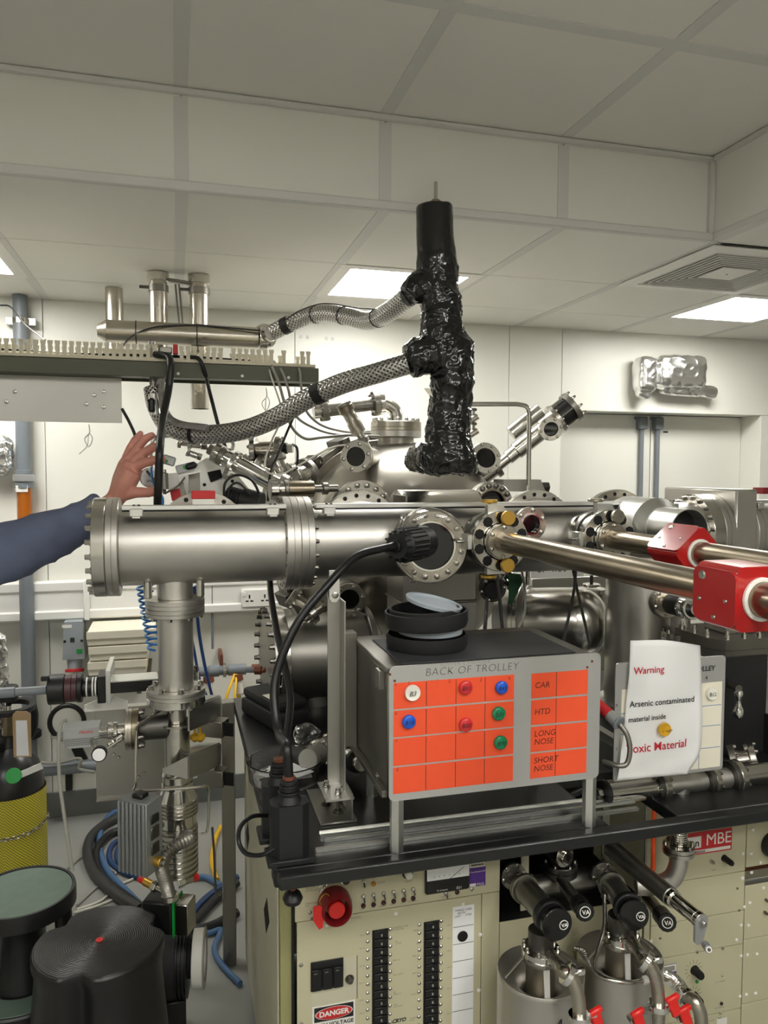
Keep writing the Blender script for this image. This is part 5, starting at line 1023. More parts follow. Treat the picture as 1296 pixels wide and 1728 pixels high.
for s_, px, py in (('1', 688, 1155), ('2', 756, 1152), ('3', 809, 1150), ('4', 857, 1147), ('a', 666, 1157), ('b', 666, 1206), ('c', 667, 1252), ('d', 668, 1301)): text(s_, bp(px, py)+V((0, -.001, 0)), XX, ZZ, .009, 'lineink', bd, shear=.1)
MG = [(697, 1170, 13.5, 'whitemag', 'B3', 'white round magnet marked B3 on the orange cards'), (787, 1161, 12, 'redmag', 'B51', 'red round magnet marked B51 on the orange cards'), (848, 1161, 11.3, 'bluemag', 'B43', 'blue round magnet marked B43 on the orange cards'), (843, 1205, 12, 'greenmag', 'B71', 'green round magnet marked B71 on the orange cards'), (691, 1219, 12, 'bluemag', 'B18', 'blue round magnet marked B18 on the orange cards'), (787, 1224, 12, 'redmag', 'B50', 'red round magnet marked B50 on the orange cards'), (846, 1254, 12, 'greenmag', 'B70', 'green round magnet marked B70 on the orange cards')]
def magnet(px, py, rp, m, s_, lab, Y, sh=.25, ink='ink'):
    p = at(px, py, Y-.008); r = pm(rp, p); t = thing('magnet', lab, 'magnet', V((p.x, Y, p.z-r)), 'round notice magnets'); o = V((p.x, Y-.0011, p.z))
    if m in ('redmag', 'bluemag', 'greenmag'): G().lathe([(0, r*.95), (.004, r), (.006, r*.97), (.0075, r*.85), (.0085, r*.6), (.0088, 0)], o, -YY, 28).build('body', m, t)
    else: G().lathe([(0, r*.97), (.001, r), (.0065, r), (.0075, r*.94), (.0068, r*.88), (.0066, 0)], o, -YY, 28).build('body', m, t)
    text(s_, o+V((-r*.74 if len(s_) > 2 else -r*.55, -.0092, -r*.32)), XX, ZZ, r*.86, ink, t, shear=sh); return t
for a_ in MG: magnet(*a_, YB-.0009)
# notice board 2 and warning sheet
YN = 1.435
N0, N1, N2, N3 = at(1036, 1120, YN), at(1222, 1106, YN), at(1222, 1299, YN), at(1038, 1318, YN)
nx0, nx1, nz1, nz0 = (N0.x+N3.x)/2, (N1.x+N2.x)/2, (N0.z+N1.z)/2, (N2.z+N3.z)/2
nb = thing('notice_board', 'grey metal board with white ruled card behind the warning sheet', 'board', ((nx0+nx1)/2, YN, nz0)); G().prism(rrect(nx1-nx0, nz1-nz0, .008, 5, (nx0+nx1)/2, (nz0+nz1)/2), (0, YN, 0), XX, ZZ, -.003).build('plate', 'board', nb)
wx0, wx1 = at(1048, 1200, YN).x, at(1217, 1200, YN).x; wz1, wz0 = at(1217, 1150, YN).z, nz0+.008
G().bb(wx0, wx1, YN-.0012, YN-.0001, wz0, wz1).build('white_card', 'card', nb)
for y_ in (1190, 1224, 1261): z_ = at(1200, y_, YN).z; G().bb(wx0, wx1-.002, YN-.0016, YN-.0011, z_-.0006, z_+.0006).build('ruled_line', 'inkblue', nb)
xx_ = at(1180, 1230, YN).x; G().bb(xx_-.0006, xx_+.0006, YN-.0016, YN-.0011, wz0, at(1180, 1190, YN).z).build('ruled_line', 'inkblue', nb)
text('TROLLEY', at(1206, 1131, YN-.001), XX, ZZ, .016, 'ink', nb, al='RIGHT', shear=.15, bold=.0003); text('4', at(1190, 1147, YN-.001), XX, ZZ, .013, 'ink', nb); text('a', at(1039, 1192, YN-.001), XX, ZZ, .011, 'ink', nb); text('c', at(1039, 1266, YN-.001), XX, ZZ, .011, 'ink', nb)
[(G().bb(x_, x_+.02, YN+.003, YN+.145, nz0+.07, nz0+.09, .001).build('arm', 'alu', nb), G().bb(x_, x_+.02, YN+.125, YN+.145, BZ+.0005, nz0+.07, .001).build('post', 'alu', nb)) for x_ in (nx0+.008, nx1-.075)]
magnet(1203, 1171, 10.5, 'whitemag', 'B12', 'white round magnet marked B12 on the white ruled card', YN-.0012, 0)
# A4 sheet with curl
Q = [[at(1064, 1081, YN-.004), at(1120, 1080, YN-.012), at(1181, 1089, YN-.006)], [at(1057, 1180, YN-.006), at(1120, 1182, YN-.006), at(1184, 1185, YN-.006)], [at(1049, 1260, YN-.008), at(1110, 1262, YN-.008), at(1182, 1262, YN-.004)], [at(1041, 1317, YN-.014), at(1105, 1310, YN-.01), at(1160, 1306, YN-.006)]]
ws = thing('warning_sheet', 'white curled warning sheet about arsenic contaminated material', 'notice', (nx0, YN, nz0))
def sheet_pt(u_, v_):
    rows = [spl(r, 8) for r in Q]; k = u_*(len(rows[0])-1); i = min(int(k), len(rows[0])-2); f = k-i
    cl = spl([r[i].lerp(r[i+1], f) for r in rows], 8); k = v_*(len(cl)-1); j = min(int(k), len(cl)-2); return cl[j].lerp(cl[j+1], k-j)+V((0, -.003*abs(noise.noise(V((u_*2.2, v_*3, 3))))-.002*math.sin(v_*9+u_*4)**2, 0))
NU, NV = 20, 28; g = G(); g.add([sheet_pt(i/NU, j/NV) for j in range(NV+1) for i in range(NU+1)], [[j*(NU+1)+i, (j+1)*(NU+1)+i, (j+1)*(NU+1)+i+1, j*(NU+1)+i+1] for j in range(NV) for i in range(NU)]); so = g.build('sheet', 'paper', ws, ang=80)
sd = so.modifiers.new('thick', 'SOLIDIFY'); sd.thickness = .0003
def on_sheet(s_, px, py, h_, m, bold):
    """letters laid on the curled sheet, following its surface"""
    o = at(px, py, YN-.009); ob = text(s_, o, XX, ZZ, h_, m, ws, bold=bold); off = OFF[ws.name]
    uu = [(sheet_pt(i/NU, j/NV)) for j in range(0, NV+1) for i in range(0, NU+1)]
    for v in ob.data.vertices:
        w_ = v.co+off; best = sorted(uu, key=lambda q_: (q_.x-w_.x)**2+(q_.z-w_.z)**2)[:4]; ws_ = [1/(1e-7+(q_.x-w_.x)**2+(q_.z-w_.z)**2) for q_ in best]
        v.co.y = sum(q_.y*k for q_, k in zip(best, ws_))/sum(ws_)-.0012-off.y
on_sheet('Warning', 1069, 1138, .0215, 'redink', .00025); on_sheet('Arsenic contaminated', 1063, 1194, .0185, 'ink', .0002); on_sheet('material inside', 1060, 1219, .0162, 'ink', .0002); on_sheet('Toxic Material', 1056, 1271, .0262, 'redink', .00025)
magnet(1123, 1232, 11.5, 'yellowmag', '- ~m', 'yellow round magnet holding the warning sheet', YN-.011, .5)
# stacked lids on the box
def lid(px, py, Y, z, lab, inner=True, tilt=0, r=.088, h=.028):
    p = at(px, py, Y); t = thing('round_tub', lab, 'tub', (p.x, Y, z), 'black round tubs on the steel box'); d_ = (M.Rotation(tilt, 3, 'Y') @ ZZ)
    G().lathe([(0, r*.9), (0, r*.96), (h*.3, r), (h, r), (h, r-.004), (.004, r-.006), (.004, r*.9)], V((p.x, Y, z)), d_, 48, True).build('rim', 'rubber', t); G().lathe([(.0005, r*.93), (.004, r*.93)], V((p.x, Y, z)), d_, 40).build('disc', 'rubber', t); return V((p.x, Y, z))
zz = bz1+.0035
lid(720, 1100, 1.565, zz, 'lowest shallow black tub of the stack on the steel box', r=.0885, h=.03)
o = lid(720, 1060, 1.565, zz+.046, 'top shallow black tub of the stack on the steel box', tilt=-.04, r=.09, h=.034)
p = o; g = G().lathe([(0, .07), (.012, .072), (.013, .07), (.013, .0)], V((o.x+.008, 1.565, zz+.031)), ZZ, 40); one('frosted_disc', 'frosted plastic disc between the two black tubs', 'disc', g, 'frost')
t = thing('inner_cup', 'black inner ring sitting inside the top black tub', 'ring', (o.x, 1.565, zz+.053)); G().ring((o.x-.004, 1.565, zz+.052), (M.Rotation(-.04, 3, 'Y') @ ZZ), .077, .072, .034, 44).build('ring', 'rubber', t)
g = G().lathe([(0, .0), (0, .06), (.008, .063), (.009, .062), (.009, .055), (.004, .054), (.004, 0)], V((o.x+.012, 1.557, zz+.092)), M.Rotation(.2, 3, 'Y') @ V((.0, -.1, 1)), 40); one('plastic_lid', 'pale translucent plastic lid leaning on the black tubs', 'lid', g, 'frost')
# power bricks
def brick(px, py, Y, lab, r=.0): 
    p = at(px, py, Y); p = V((p.x, Y, BZ)); t = thing('power_plug', lab, 'power plug', p, 'black in-line power plugs')
    w_, d_ = .072, .055; zt_ = BZ+.112
    c = .014; oc = [(-w_/2+c, -d_/2), (w_/2-c, -d_/2), (w_/2, -d_/2+c), (w_/2, d_/2-c), (w_/2-c, d_/2), (-w_/2+c, d_/2), (-w_/2, d_/2-c), (-w_/2, -d_/2+c)]
    G().prism(oc, (p.x, Y, BZ+.012), XX, YY, zt_-BZ-.012).build('body', 'plug', t); G().bb(p.x-w_*.62, p.x+w_*.62, Y-.036, Y+.03, BZ+.0005, BZ+.012, .002).build('foot', 'plug', t)
    chain(t, V((p.x, Y, zt_)), ZZ, ('shoulder', .014, .024, 'plug', {'r2': .018}), ('collar', .007, .0215, 'black'), ('collar', .012, .0185, 'black'), ('gland', .008, .0165, 'plug'), ('gland', .008, .012, 'rust')); return p
brick(488, 1440, 1.43, 'front black power plug standing on the bench corner'); brick(472, 1400, 1.525, 'black power plug standing behind the front one on the bench')
cable('plug_lead', 'black lead looping off the bench from the front power plug', 'cable', [(462, 1432, 1.4), (440, 1443, 1.39), (415, 1440, 1.37), (403, 1420, 1.37), (406, 1395, 1.4), (425, 1378, 1.44), (450, 1376, 1.49)], .0042, 'cablek')
# black case, clear tub, paper
t = thing('black_case', 'black moulded plastic tool case lying at the back of the bench', 'case', at(452, 1230, Z=BZ)); p = at(455, 1222, Z=BZ+.0); R_ = M.Rotation(.35, 3, 'Z')
G().box(p+V((.02, .05, .0255)), (.12, .22, .05), R_, .012, 2).build('lower_shell', 'rubber', t); G().box(p+V((.02, .05, .066)), (.112, .21, .03), R_, .012, 2).build('upper_shell', 'rubber', t); G().box(p+V((.0, .0, .082)), (.022, .05, .001), R_).build('sticker', 'card', t)
p = at(480, 1330, Z=BZ); t = thing('clear_tub', 'clear round plastic tub with papers inside behind the power plugs', 'tub', V((p.x, p.y, BZ))); c_ = V((p.x+.01, p.y+.06, BZ))
G().lathe([(.0008, .082), (.0008, .086), (.045, .09), (.047, .093), (.049, .091), (.046, .0875), (.003, .083)], c_, ZZ, 40, True).build('wall', 'clear', t); G().lathe([(.001, .083), (.0022, .083)], c_, ZZ, 40).build('base', 'clear', t)
for i in range(4): G().box(c_+V((.012*math.cos(i*2), .012*math.sin(i*2), .006+i*.004)), (.1, .07, .0012), M.Rotation(i*.7, 3, 'Z')).build('paper_slip', 'paper', t)
t = thing('crumpled_bag', 'small clear crumpled bag beside the clear tub', 'bag', at(515, 1270, Z=BZ)); p = at(515, 1262, Z=BZ); g = G(); g.lathe([(0, .02), (.02, .04), (.045, .035), (.06, .01)], p+V((0, .02, .0)), V((.3, .2, 1)), 16)
bg = remesh(g, 'bag', 'clear', t, .005, lambda c: .006*noise.noise(c*60), 1)
# upright bracket
p0 = at(575, 1388, Z=BZ); ux0, ux1 = at(553, 1200, 1.64).x, at(577, 1200, 1.64).x; ytop = at(566, 978, 1.66).z
t = thing('upright_bracket', 'tall steel angle upright with bolted foot holding up the transfer tube', 'bracket', (ux0, 1.65, BZ))
G().bb(ux0, ux1-.004, 1.64, 1.644, BZ+.03, ytop, .0005).build('web', 'sheet', t); G().bb(ux1-.004, ux1, 1.60, 1.66, BZ+.01, ytop-.04, .0005).build('flange', 'sheet', t)
G().prism([(0, 0), (.062, 0), (.062, -.004), (0, -.004)], V((ux0-.02, 1.56, BZ+.045)), XX, ZZ, -.1).build('foot_angle', 'alu', t); G().bb(ux0-.035, ux1+.012, 1.54, 1.72, BZ+.0005, BZ+.005, .001).build('foot_plate', 'sheet', t); G().bb(ux1, ux1+.004, 1.545, 1.66, BZ+.005, BZ+.06, .001).build('foot_web', 'sheet', t)
for x_, y_ in ((ux0-.005, 1.63), (ux0+.012, 1.585)): put('bolt', 'fb', lambda g: hexbolt(g, .006, .012), 'boltm', (x_, y_, BZ+.047), ZZ, t); G().cyl((x_, y_, BZ+.005), (x_, y_, BZ+.043), .004, 8).build('stud', 'boltd', t); put('nut', 'fn', lambda g: hexbolt(g, .009, .007), 'boltd', (x_, y_, BZ+.005), ZZ, t)
for y_ in (1180, 1290, 1337): pass
put('bolt', 'ub', lambda g: hexbolt(g, .008, .012), 'boltm', (ux0+.015, 1.64, at(560, 1003, 1.64).z), -YY, t); put('bolt', 'ub', None, 'boltm', (ux1+.004, 1.62, BZ+.04), -XX, t)
G().prism([(0, .05), (.022, .05), (.022, -.012), (.016, -.02), (.006, -.02), (0, -.012)], V((ux1-.03, 1.635, at(572, 1000, 1.635).z)), XX, ZZ, .004).build('lug', 'alu', t)
nozzle('pipe_elbow', 'plastic-wrapped flanged pipe end behind the upright foot', 'pipe', at(565, 1255, 1.95), at(515, 1285, 1.8), ('flange', .02, .034, 'dull', {'b': 6, 'bs': .005}), ('tube', .06, .022, 'warm'), ('flange', .02, .034, 'steel', {'b': 6, 'bs': .005}), ('wrapped_tube', .07, .026, 'cableg'))
nozzle('pipe_elbow', 'chromed pipe coupling under the left side of the steel box', 'pipe', at(610, 1290, 1.72), at(580, 1270, 1.85), ('tube', .03, .018, 'steel'), ('collar', .016, .027, 'black'), ('tube', .04, .02, 'bright'), ('nut', .02, .018, 'steel', {'n': 6}))
cable('bench_cable', 'black cable bundle sagging under the steel box, upper', 'cable', [(830, 1345, 1.62), (880, 1358, 1.6), (930, 1352, 1.58), (985, 1330, 1.56)], .006, 'cablek'); cable('bench_cable', 'black cable lying under the steel box, lower', 'cable', [(700, 1370, 1.62), (790, 1366, 1.62), (880, 1362, 1.6), (960, 1345, 1.58), (1000, 1325, 1.58)], .005, 'cablek')
# red-capped conduit by the notice
t = thing('armoured_lead', 'grey armoured lead with red sleeve curling in front of the warning sheet', 'lead', at(1020, 1200, 1.42)); p, q = at(1008, 1188, 1.46), at(1046, 1222, 1.40)
d_ = chain(t, p, q-p, ('red_sleeve', (q-p).length*.55, .0125, 'redmatte'), ('grey_collar', (q-p).length*.35, .0135, 'silverpaint'), ('ring', .006, .0155, 'greypipe'))
G().tube(spl([d_, at(1058, 1240, 1.39), at(1063, 1265, 1.385), at(1058, 1288, 1.385), at(1044, 1292, 1.39), at(1018, 1285, 1.42)], 8), .0055, 10).build('armour', 'dull', t)
# ================================================================== UNDER THE BENCH: pipe line, valves, dewars
PLY = 1.50
a, b = at(1018, 1336, PLY), at(1296, 1306, PLY); pz = (a.z+b.z)/2; r = pm(17, a)
xp = lambda x: at(x, 1320, PLY).x
t = thing('foreline_pipe', 'horizontal steel vacuum line with flanges running under the warning sheet', 'pipe', (a.x, PLY, pz-.04))
chain(t, V((xp(1008), PLY, pz)), XX, ('valve_stem', .012, .012, 'dull', {'n': 6}), ('end_ring', .012, .029, 'black'), ('end_tube', xp(1103)-xp(1008)-.024, .0265, 'bright'), ('flange', .012, .035, 'darksteel', {'b': 6, 'bs': .0045, 'side': '-'}), ('flange', .016, .035, 'steel', {'b': 6, 'bs': .004}), ('tee_tube', xp(1188)-xp(1103)-.028, .022, 'satin'), ('flange', .012, .035, 'darksteel'), ('flange', .014, .035, 'steel', {'b': 6, 'bs': .0045, 'side': '+-'}), ('tube', xp(1228)-xp(1188)-.026, .024, 'satin'), ('flange', .013, .04, 'darksteel'), ('flange', .016, .04, 'steel', {'b': 6, 'bs': .005, 'side': '+-'}), ('long_tube', .55, .026, 'steel'))
tx = xp(1148)
e = chain(t, V((tx, PLY, pz)), -ZZ, ('tee_leg', pz-at(1148, 1358, PLY).z, .0215, 'satin'), ('leg_flange', .012, .036, 'dull', {'b': 6, 'bs': .004, 'side': '-'}), ('leg_flange', .014, .036, 'steel'))
e = chain(t, e, -ZZ, ('bellows', e.z-at(1148, 1424, PLY).z, .0195, 'bright', {'fins': 13, 'fr': .8}), ('leg_flange', .022, .036, 'steel', {'b': 6, 'bs': .004, 'side': '-', 'groove': 1}))
G().tube(spl([e, e-ZZ*.03, e+V((-.012, .008, -.065)), e+V((-.045, .025, -.085)), e+V((-.085, .04, -.088))], 8), .0215, 18).build('elbow', 'satin', t)
nozzle('flange_stub', 'short flanged stub beside the black bracket foot', 'pipe', at(1232, 1285, 1.6), at(1258, 1282, 1.58), ('flange', .016, .04, 'dull', {'b': 6, 'bs': .005}), ('tube', .03, .026, 'steel'), ('flange', .016, .04, 'steel', {'b': 6, 'bs': .005, 'side': '+-'}))
cable('orange_tube', 'bright orange tube running down through the bench cut-out', 'tube', [(1104, 1350, 1.54), (1103, 1400, 1.54), (1102, 1460, 1.54), (1100, 1500, 1.55)], .0055, 'orangecable')
cable('copper_tube', 'thin dull metal tube beside the orange tube in the cut-out', 'tube', [(1091, 1350, 1.56), (1090, 1400, 1.56), (1089, 1470, 1.56)], .003, 'dull')
# manifold in the opening
t = thing('manifold', 'dark steel manifold with capped top port in the cabinet opening', 'manifold', at(950, 1500, 1.68))
m0, m1 = at(895, 1500, 1.68), at(1010, 1482, 1.68); chain(t, m0, XX, ('tube', (m1-m0).length, .03, 'dull'))
mm = at(945, 1490, 1.68); chain(t, mm, ZZ, ('port_tube', .025, .026, 'dull'), ('port_flange', .03, .042, 'darksteel', {'groove': 1, 'b': 6, 'bs': .005}), ('port_tube', .03, .026, 'dull'))
mm = at(962, 1448, 1.63); chain(t, mm+V((-.02, .06, 0)), V((.25, -1, 0)), ('cap', .04, .024, 'dull'), ('cap', .012, .028, 'steel'), ('cap', .01, .018, 'bright'), ('square_hole', .002, .009, 'hole', {'n': 4}))
def valve(a, b, rk, lab, big):
    p, q = at(*a), at(*b); d = (q-p).normalized(); L = (q-p).length
    t = thing('hand_valve', lab, 'valve', V((q.x, q.y, q.z-rk)), 'black-knobbed hand valves')
    k = rk
    if big: chain(t, p, d, ('flange', .012, k*.92, 'dull', {'b': 6, 'bs': .004}), ('neck', L*.28-.012, k*.62, 'dull'), ('flange', .014, k*1.0, 'dull', {'groove': 1, 'b': 6, 'bs': .0045, 'side': '-'}), ('body', L*.45, k*.82, 'dull'), ('collar', .008, k*.86, 'bright'), ('knurl', L*.14, k*1.03, 'black', {'fins': 1}), ('knob_face', .014, k, 'blackgloss'))
    else: chain(t, p, d, ('neck', L*.2, k*.5, 'dull'), ('body', L*.5, k*.7, 'dull'), ('collar', .006, k*.8, 'bright'), ('knurl', L*.2, k*.95, 'black'), ('knob_face', .01, k, 'blackgloss', {'n': 12}))
    fin = [c for c in t.children if c.name.startswith('knob_face')][0]
    L2 = (L*.28+.014+L*.45+.008+L*.14+.014) if big else (L*.2+L*.5+.006+L*.2+.01)
    f = p+d*(L2+.0006); ux = d.cross(ZZ).normalized()*1; ux = -ux if ux.x < 0 else ux; uy = ux.cross(d).normalized(); uy = uy if uy.z > 0 else -uy
    off = ux*k*.42+uy*(-.05*k) if big else V()
    rr = k*.3 if big else k*.58; u, v, _ = frame(d)
    G().ring(f+off-d*.0006, d, rr, rr*.86, .0012, 28, .0002).build('logo_ring', 'white', fin); text('VA', f+off-ux*rr*.55-uy*rr*.38+d*.0004, ux, uy, rr*1.05, 'white', fin, bold=.0003)
    return t
valve((864, 1476, 1.62), (938, 1558, 1.40), .034, 'large black-knobbed hand valve above the first dewar', True)
valve((1018, 1474, 1.62), (1068, 1542, 1.42), .033, 'large black-knobbed hand valve above the second dewar', True)
valve((945, 1485, 1.64), (988, 1540, 1.46), .0215, 'small black-knobbed hand valve between the two large ones', False)
valve((1085, 1505, 1.62), (1127, 1558, 1.44), .0215, 'small black-knobbed hand valve under the crank shaft', False)
# crank
p, q = at(1030, 1430, 1.60), at(1184, 1556, 1.30); d = (q-p).normalized(); L = (q-p).length
t = thing('crank_handle', 'steel shaft ending in a small folding crank handle', 'crank', q)
chain(t, p, d, ('shaft_housing', L*.7, .0205, 'dull'), ('collar', .012, .0195, 'bright'), ('shaft', L*.3-.024, .0155, 'bright'), ('end_ring', .012, .017, 'steel'))
w1 = at(1190, 1594, 1.285); dn = (w1-q); dn = (dn-d*dn.dot(d)); Ld = dn.length; uy = dn.normalized(); ux = d.cross(uy).normalized()
pl = [(.0165*math.cos(a_), .0165*math.sin(a_)) for a_ in [PI+PI*i/10 for i in range(11)]]+[(.0115*math.cos(a_), Ld+.0115*math.sin(a_)) for a_ in [PI*i/8 for i in range(9)]]
G().prism(pl, q+d*.001, ux, uy, .006).build('crank_arm', 'silverpaint', t); chain(t, q+d*.004, d, ('pivot_pin', .007, .006, 'steel')); dd = (at(1199, 1606, 1.25)-w1).normalized(); chain(t, w1, dd, ('grip', .028, .008, 'silverpaint'), ('grip_end', .001, .006, 'white'), ('grip_core', .0006, .0035, 'boltd'))
# dewars
def dewar(px, py, Y, rpx, lab, mark):
    p = at(px, py, Y); r = pm(rpx, p); t = thing('dewar', lab, 'dewar', V((p.x, Y, 0)), 'steel dewars under the bench'); z = p.z
    G().lathe([(.02, r*.97), (.03, r), (z-.006, r), (z, r*1.012), (z+.004, r*.99), (z+.002, r*.95), (z-.02, r*.6), (z-.05, r*.42), (z-.08, r*.4), (z-.08, 0)], V((p.x, Y, 0)), ZZ, 48).build('can', 'satin', t)
    n = chain(t, V((p.x, Y, z-.075)), ZZ, ('neck', .105, r*.34, 'warm'), ('neck_flange', .012, r*.45, 'steel'), ('neck_flange', .014, r*.45, 'bright', {'b': 8, 'bs': .004, 'bh': .01}), ('upper_tube', .04, r*.3, 'darksteel'))
    G().box((p.x-.002, Y-r*.36, z+.0), (.014, .004, .07), M.Rotation(-.08, 3, 'X'), .001).build('white_tag', 'white', t)
    for s in (-1, 1): G().cyl((p.x+s*r*.45, Y, z+.04), (p.x+s*r*.9, Y, z+.002), .003, 8).build('stay', 'dull', t)
    text(mark, V((p.x-.01, Y-r-.0005, z-.06)), XX, ZZ, .03 if len(mark) < 3 else .006, 'ink', t); return V((p.x, Y, z)), r, t
D1, r1_, d1t = dewar(912, 1640, 1.455, 72, 'steel dewar can marked with a four, with white tag on its neck', '4')
D2, r2_, d2t = dewar(1046, 1612, 1.475, 70, 'steel dewar can with printed text, beside the one marked four', 'LIQUID\nNITROGEN\nTRAP 2')
def fill(D, px0, pts, lab, clamps):
    P_ = [D+V((.012, -.02, .05))]+[at(*q) for q in pts]; t = thing('drain_pipe', lab, 'pipe', P_[-1], 'bent drain pipes'); S_ = spl(P_, 8); G().tube(S_, .0135, 16).build('pipe', 'warm', t)
    for f in clamps:
        i = int(f*(len(S_)-2)); d = (S_[i+1]-S_[i]).normalized(); c_ = G().ring(S_[i]-d*.006, d, .0225, .0134, .012, 24).build('clamp', 'chrome', t); u, v, _ = frame(d); G().box(S_[i]+XX*.028, (.02, .012, .014), None, .003).build('wing_nut', 'chrome', c_)
    return t
fill(D1, 0, [(948, 1636, 1.33), (966, 1652, 1.31), (976, 1685, 1.305), (978, 1728, 1.30), (978, 1790, 1.30)], 'bent steel pipe leaving the first dewar neck', (.32, .78))
fill(D2, 0, [(1084, 1616, 1.35), (1100, 1634, 1.33), (1110, 1670, 1.325), (1111, 1728, 1.32), (1111, 1790, 1.32)], 'bent steel pipe leaving the second dewar neck', (.3, .72))
P_ = spl([at(1128, 1650, 1.46), at(1142, 1660, 1.43), at(1156, 1680, 1.40)], 14); t = thing('flex_coupling', 'short bright corrugated hose beside the second drain pipe', 'hose', P_[-1]); G().tube(P_, [.0165 if i % 2 else .0135 for i in range(len(P_))], 16).build('bellows', 'bright', t)
e = P_[-1]; G().tube(spl([e, at(1172, 1690, 1.37), at(1182, 1712, 1.36), at(1180, 1740, 1.36), at(1150, 1760, 1.36)], 8), .0145, 16).build('bent_pipe', 'warm', t); G().ring(e, (P_[-1]-P_[-2]), .022, .0145, .01, 24).build('clamp', 'chrome', t)
for px, py, Y, lab in ((1008, 1722, 1.30, 'red tap handle under the first drain pipe'), (1079, 1724, 1.31, 'red tap handle between the two drain pipes'), (1138, 1700, 1.31, 'red tap handle beside the corrugated hose'), (1158, 1718, 1.31, 'lower red tap handle beside the corrugated hose')):
    p = at(px, py, Y); t = thing('red_tap', lab, 'tap', p, 'red tap handles'); R_ = M.Rotation(-.35, 3, 'Y'); G().box(p, (.022, .008, .04), R_, .003).build('lever', 'redbtn', t); G().box(p+V((-.005, 0, .02)), (.03, .012, .012), R_, .003).build('hub', 'redbtn', t); G().cyl(p+V((-.004, .012, -.01)), p+V((.004, .04, -.02)), .007, 10).build('tap_body', 'boltm', t)
P_ = [at(1000, 1615, 1.44), at(1002, 1630, 1.42), at(1010, 1645, 1.40), at(1030, 1654, 1.375), at(1060, 1658, 1.365), at(1085, 1655, 1.37)]
t = thing('fill_line', 'bent silver line with hex nut around the rim of the second dewar', 'pipe', P_[-1]); G().tube(spl([at(1020, 1510, 1.52), at(1020, 1560, 1.48), at(1010, 1600, 1.45)]+P_[1:], 6), .0048, 10).build('line', 'steel', t); chain(t, P_[-1], XX, ('hex_nut', .012, .009, 'white', {'n': 6}))
P_ = spl([at(970, 1600, 1.52), at(985, 1605, 1.5), at(992, 1622, 1.48), at(995, 1634, 1.46)], 10); one('corrugated_lead', 'thin corrugated lead between the two dewars', 'hose', G().tube(P_, [.006 if i % 2 else .0048 for i in range(len(P_))], 10), 'dull')
# ================================================================== LEFT PUMP STATION
t = thing('spool_piece', 'vertical satin steel spool tube between two flanges below the tee tube', 'vacuum tube', (0, TY, zc(1180)))
chain(t, V((CXC, TY, zc(1009)-.0225)), -ZZ, ('top_flange', .022, .076, 'satin', {'groove': 1, 'n': 40, 'b': 8, 'bs': .006, 'bh': .008}), ('tube', zc(1009)-.0445-zc(1160), .046, 'satin', {'n': 36}), ('lower_flange', .02, .076, 'satin', {'groove': 1, 'n': 40, 'b': 8, 'side': '-', 'bs': .0075, 'bh': .012}))
t = thing('angle_valve', 'bright steel valve column below the spool tube with side branch', 'valve', (0, TY, zc(1330)))
e = chain(t, V((CXC, TY, zc(1160)-.0205)), -ZZ, ('top_flange', .02, .076, 'bright', {'n': 40, 'b': 8, 'bs': .006, 'bh': .008}), ('neck', .052, .026, 'steel'), ('collar_plate', .006, .046, 'steel'), ('body', zc(1160)-.0985-zc(1327)-.036, .034, 'steel'), ('base_flange', .02, .04, 'steel'), ('base_flange', .016, .042, 'bright'))
q = V((-.02, TY, zc(1224))); e2 = chain(t, q, -XX, ('side_tube', .075, .032, 'darksteel'), ('side_flange', .017, .053, 'bronze', {'b': 8, 'side': '-', 'bs': .006, 'bh': .014, 'bm': 'boltd'}), ('side_flange', .017, .053, 'warm', {'groove': 1}), ('tube', .02, .016, 'steel'), ('small_flange', .012, .022, 'bright', {'b': 6, 'bs': .004}), ('small_flange', .012, .022, 'steel'), ('tube', .022, .012, 'bright'))
gp = e2+V((-.04, 0, -.0))
t = thing('pirani_gauge', 'grey ribbed gauge head box on the side of the valve column', 'gauge', gp-V((0, 0, .03))); G().prism([(-.043, .022), (.043, .022), (.043, -.012), (.03, -.028), (-.03, -.028), (-.043, -.012)], gp+V((-.043+.043, .03, 0)), XX, ZZ, .06).build('case', 'silverpaint', t)
for i in range(4): G().bb(gp.x-.04, gp.x+.04, gp.y-.0315, gp.y-.0295, gp.z-.006-i*.005, gp.z-.0035-i*.005).build('rib', 'finned', t)
text('PIRANI', gp+V((-.005, -.031, .008)), XX, ZZ, .011, 'redink', t); chain(t, gp+V((-.043, 0, -.005)), -XX, ('connector', .018, .012, 'finned'), ('pin', .016, .003, 'dull'))
cable('gauge_cable', 'grey cable hanging from the gauge head down to the floor', 'cable', [(112, 1215, 2.06), (103, 1222, 2.05), (99, 1260, 2.03), (101, 1320, 2.02), (112, 1400, 2.0), (122, 1470, 1.99)], .0045, 'cableg')
t = thing('dial_gauge', 'small round white-faced dial gauge with short lever valve', 'gauge', at(166, 1290, 2.0)); p = at(167, 1275, 1.98); chain(t, p+YY*.02, -YY+ZZ*.1, ('case', .02, .0185, 'black'), ('dial', .001, .0155, 'paper')); chain(t, at(205, 1245, 2.06), at(175, 1262, 2.0)-at(205, 1245, 2.06), ('body', .03, .009, 'chrome'), ('nut', .014, .012, 'steel', {'n': 6}), ('tube', .012, .006, 'bright')); G().tube(spl([at(175, 1262, 2.0), at(160, 1262, 2.0), at(154, 1250, 2.0), at(165, 1244, 2.0), at(190, 1245, 2.02)], 6), .003, 8).build('loop', 'dull', t); G().cyl(at(182, 1262, 1.99), at(205, 1247, 1.99), .003, 8).build('lever', 'boltm', t)
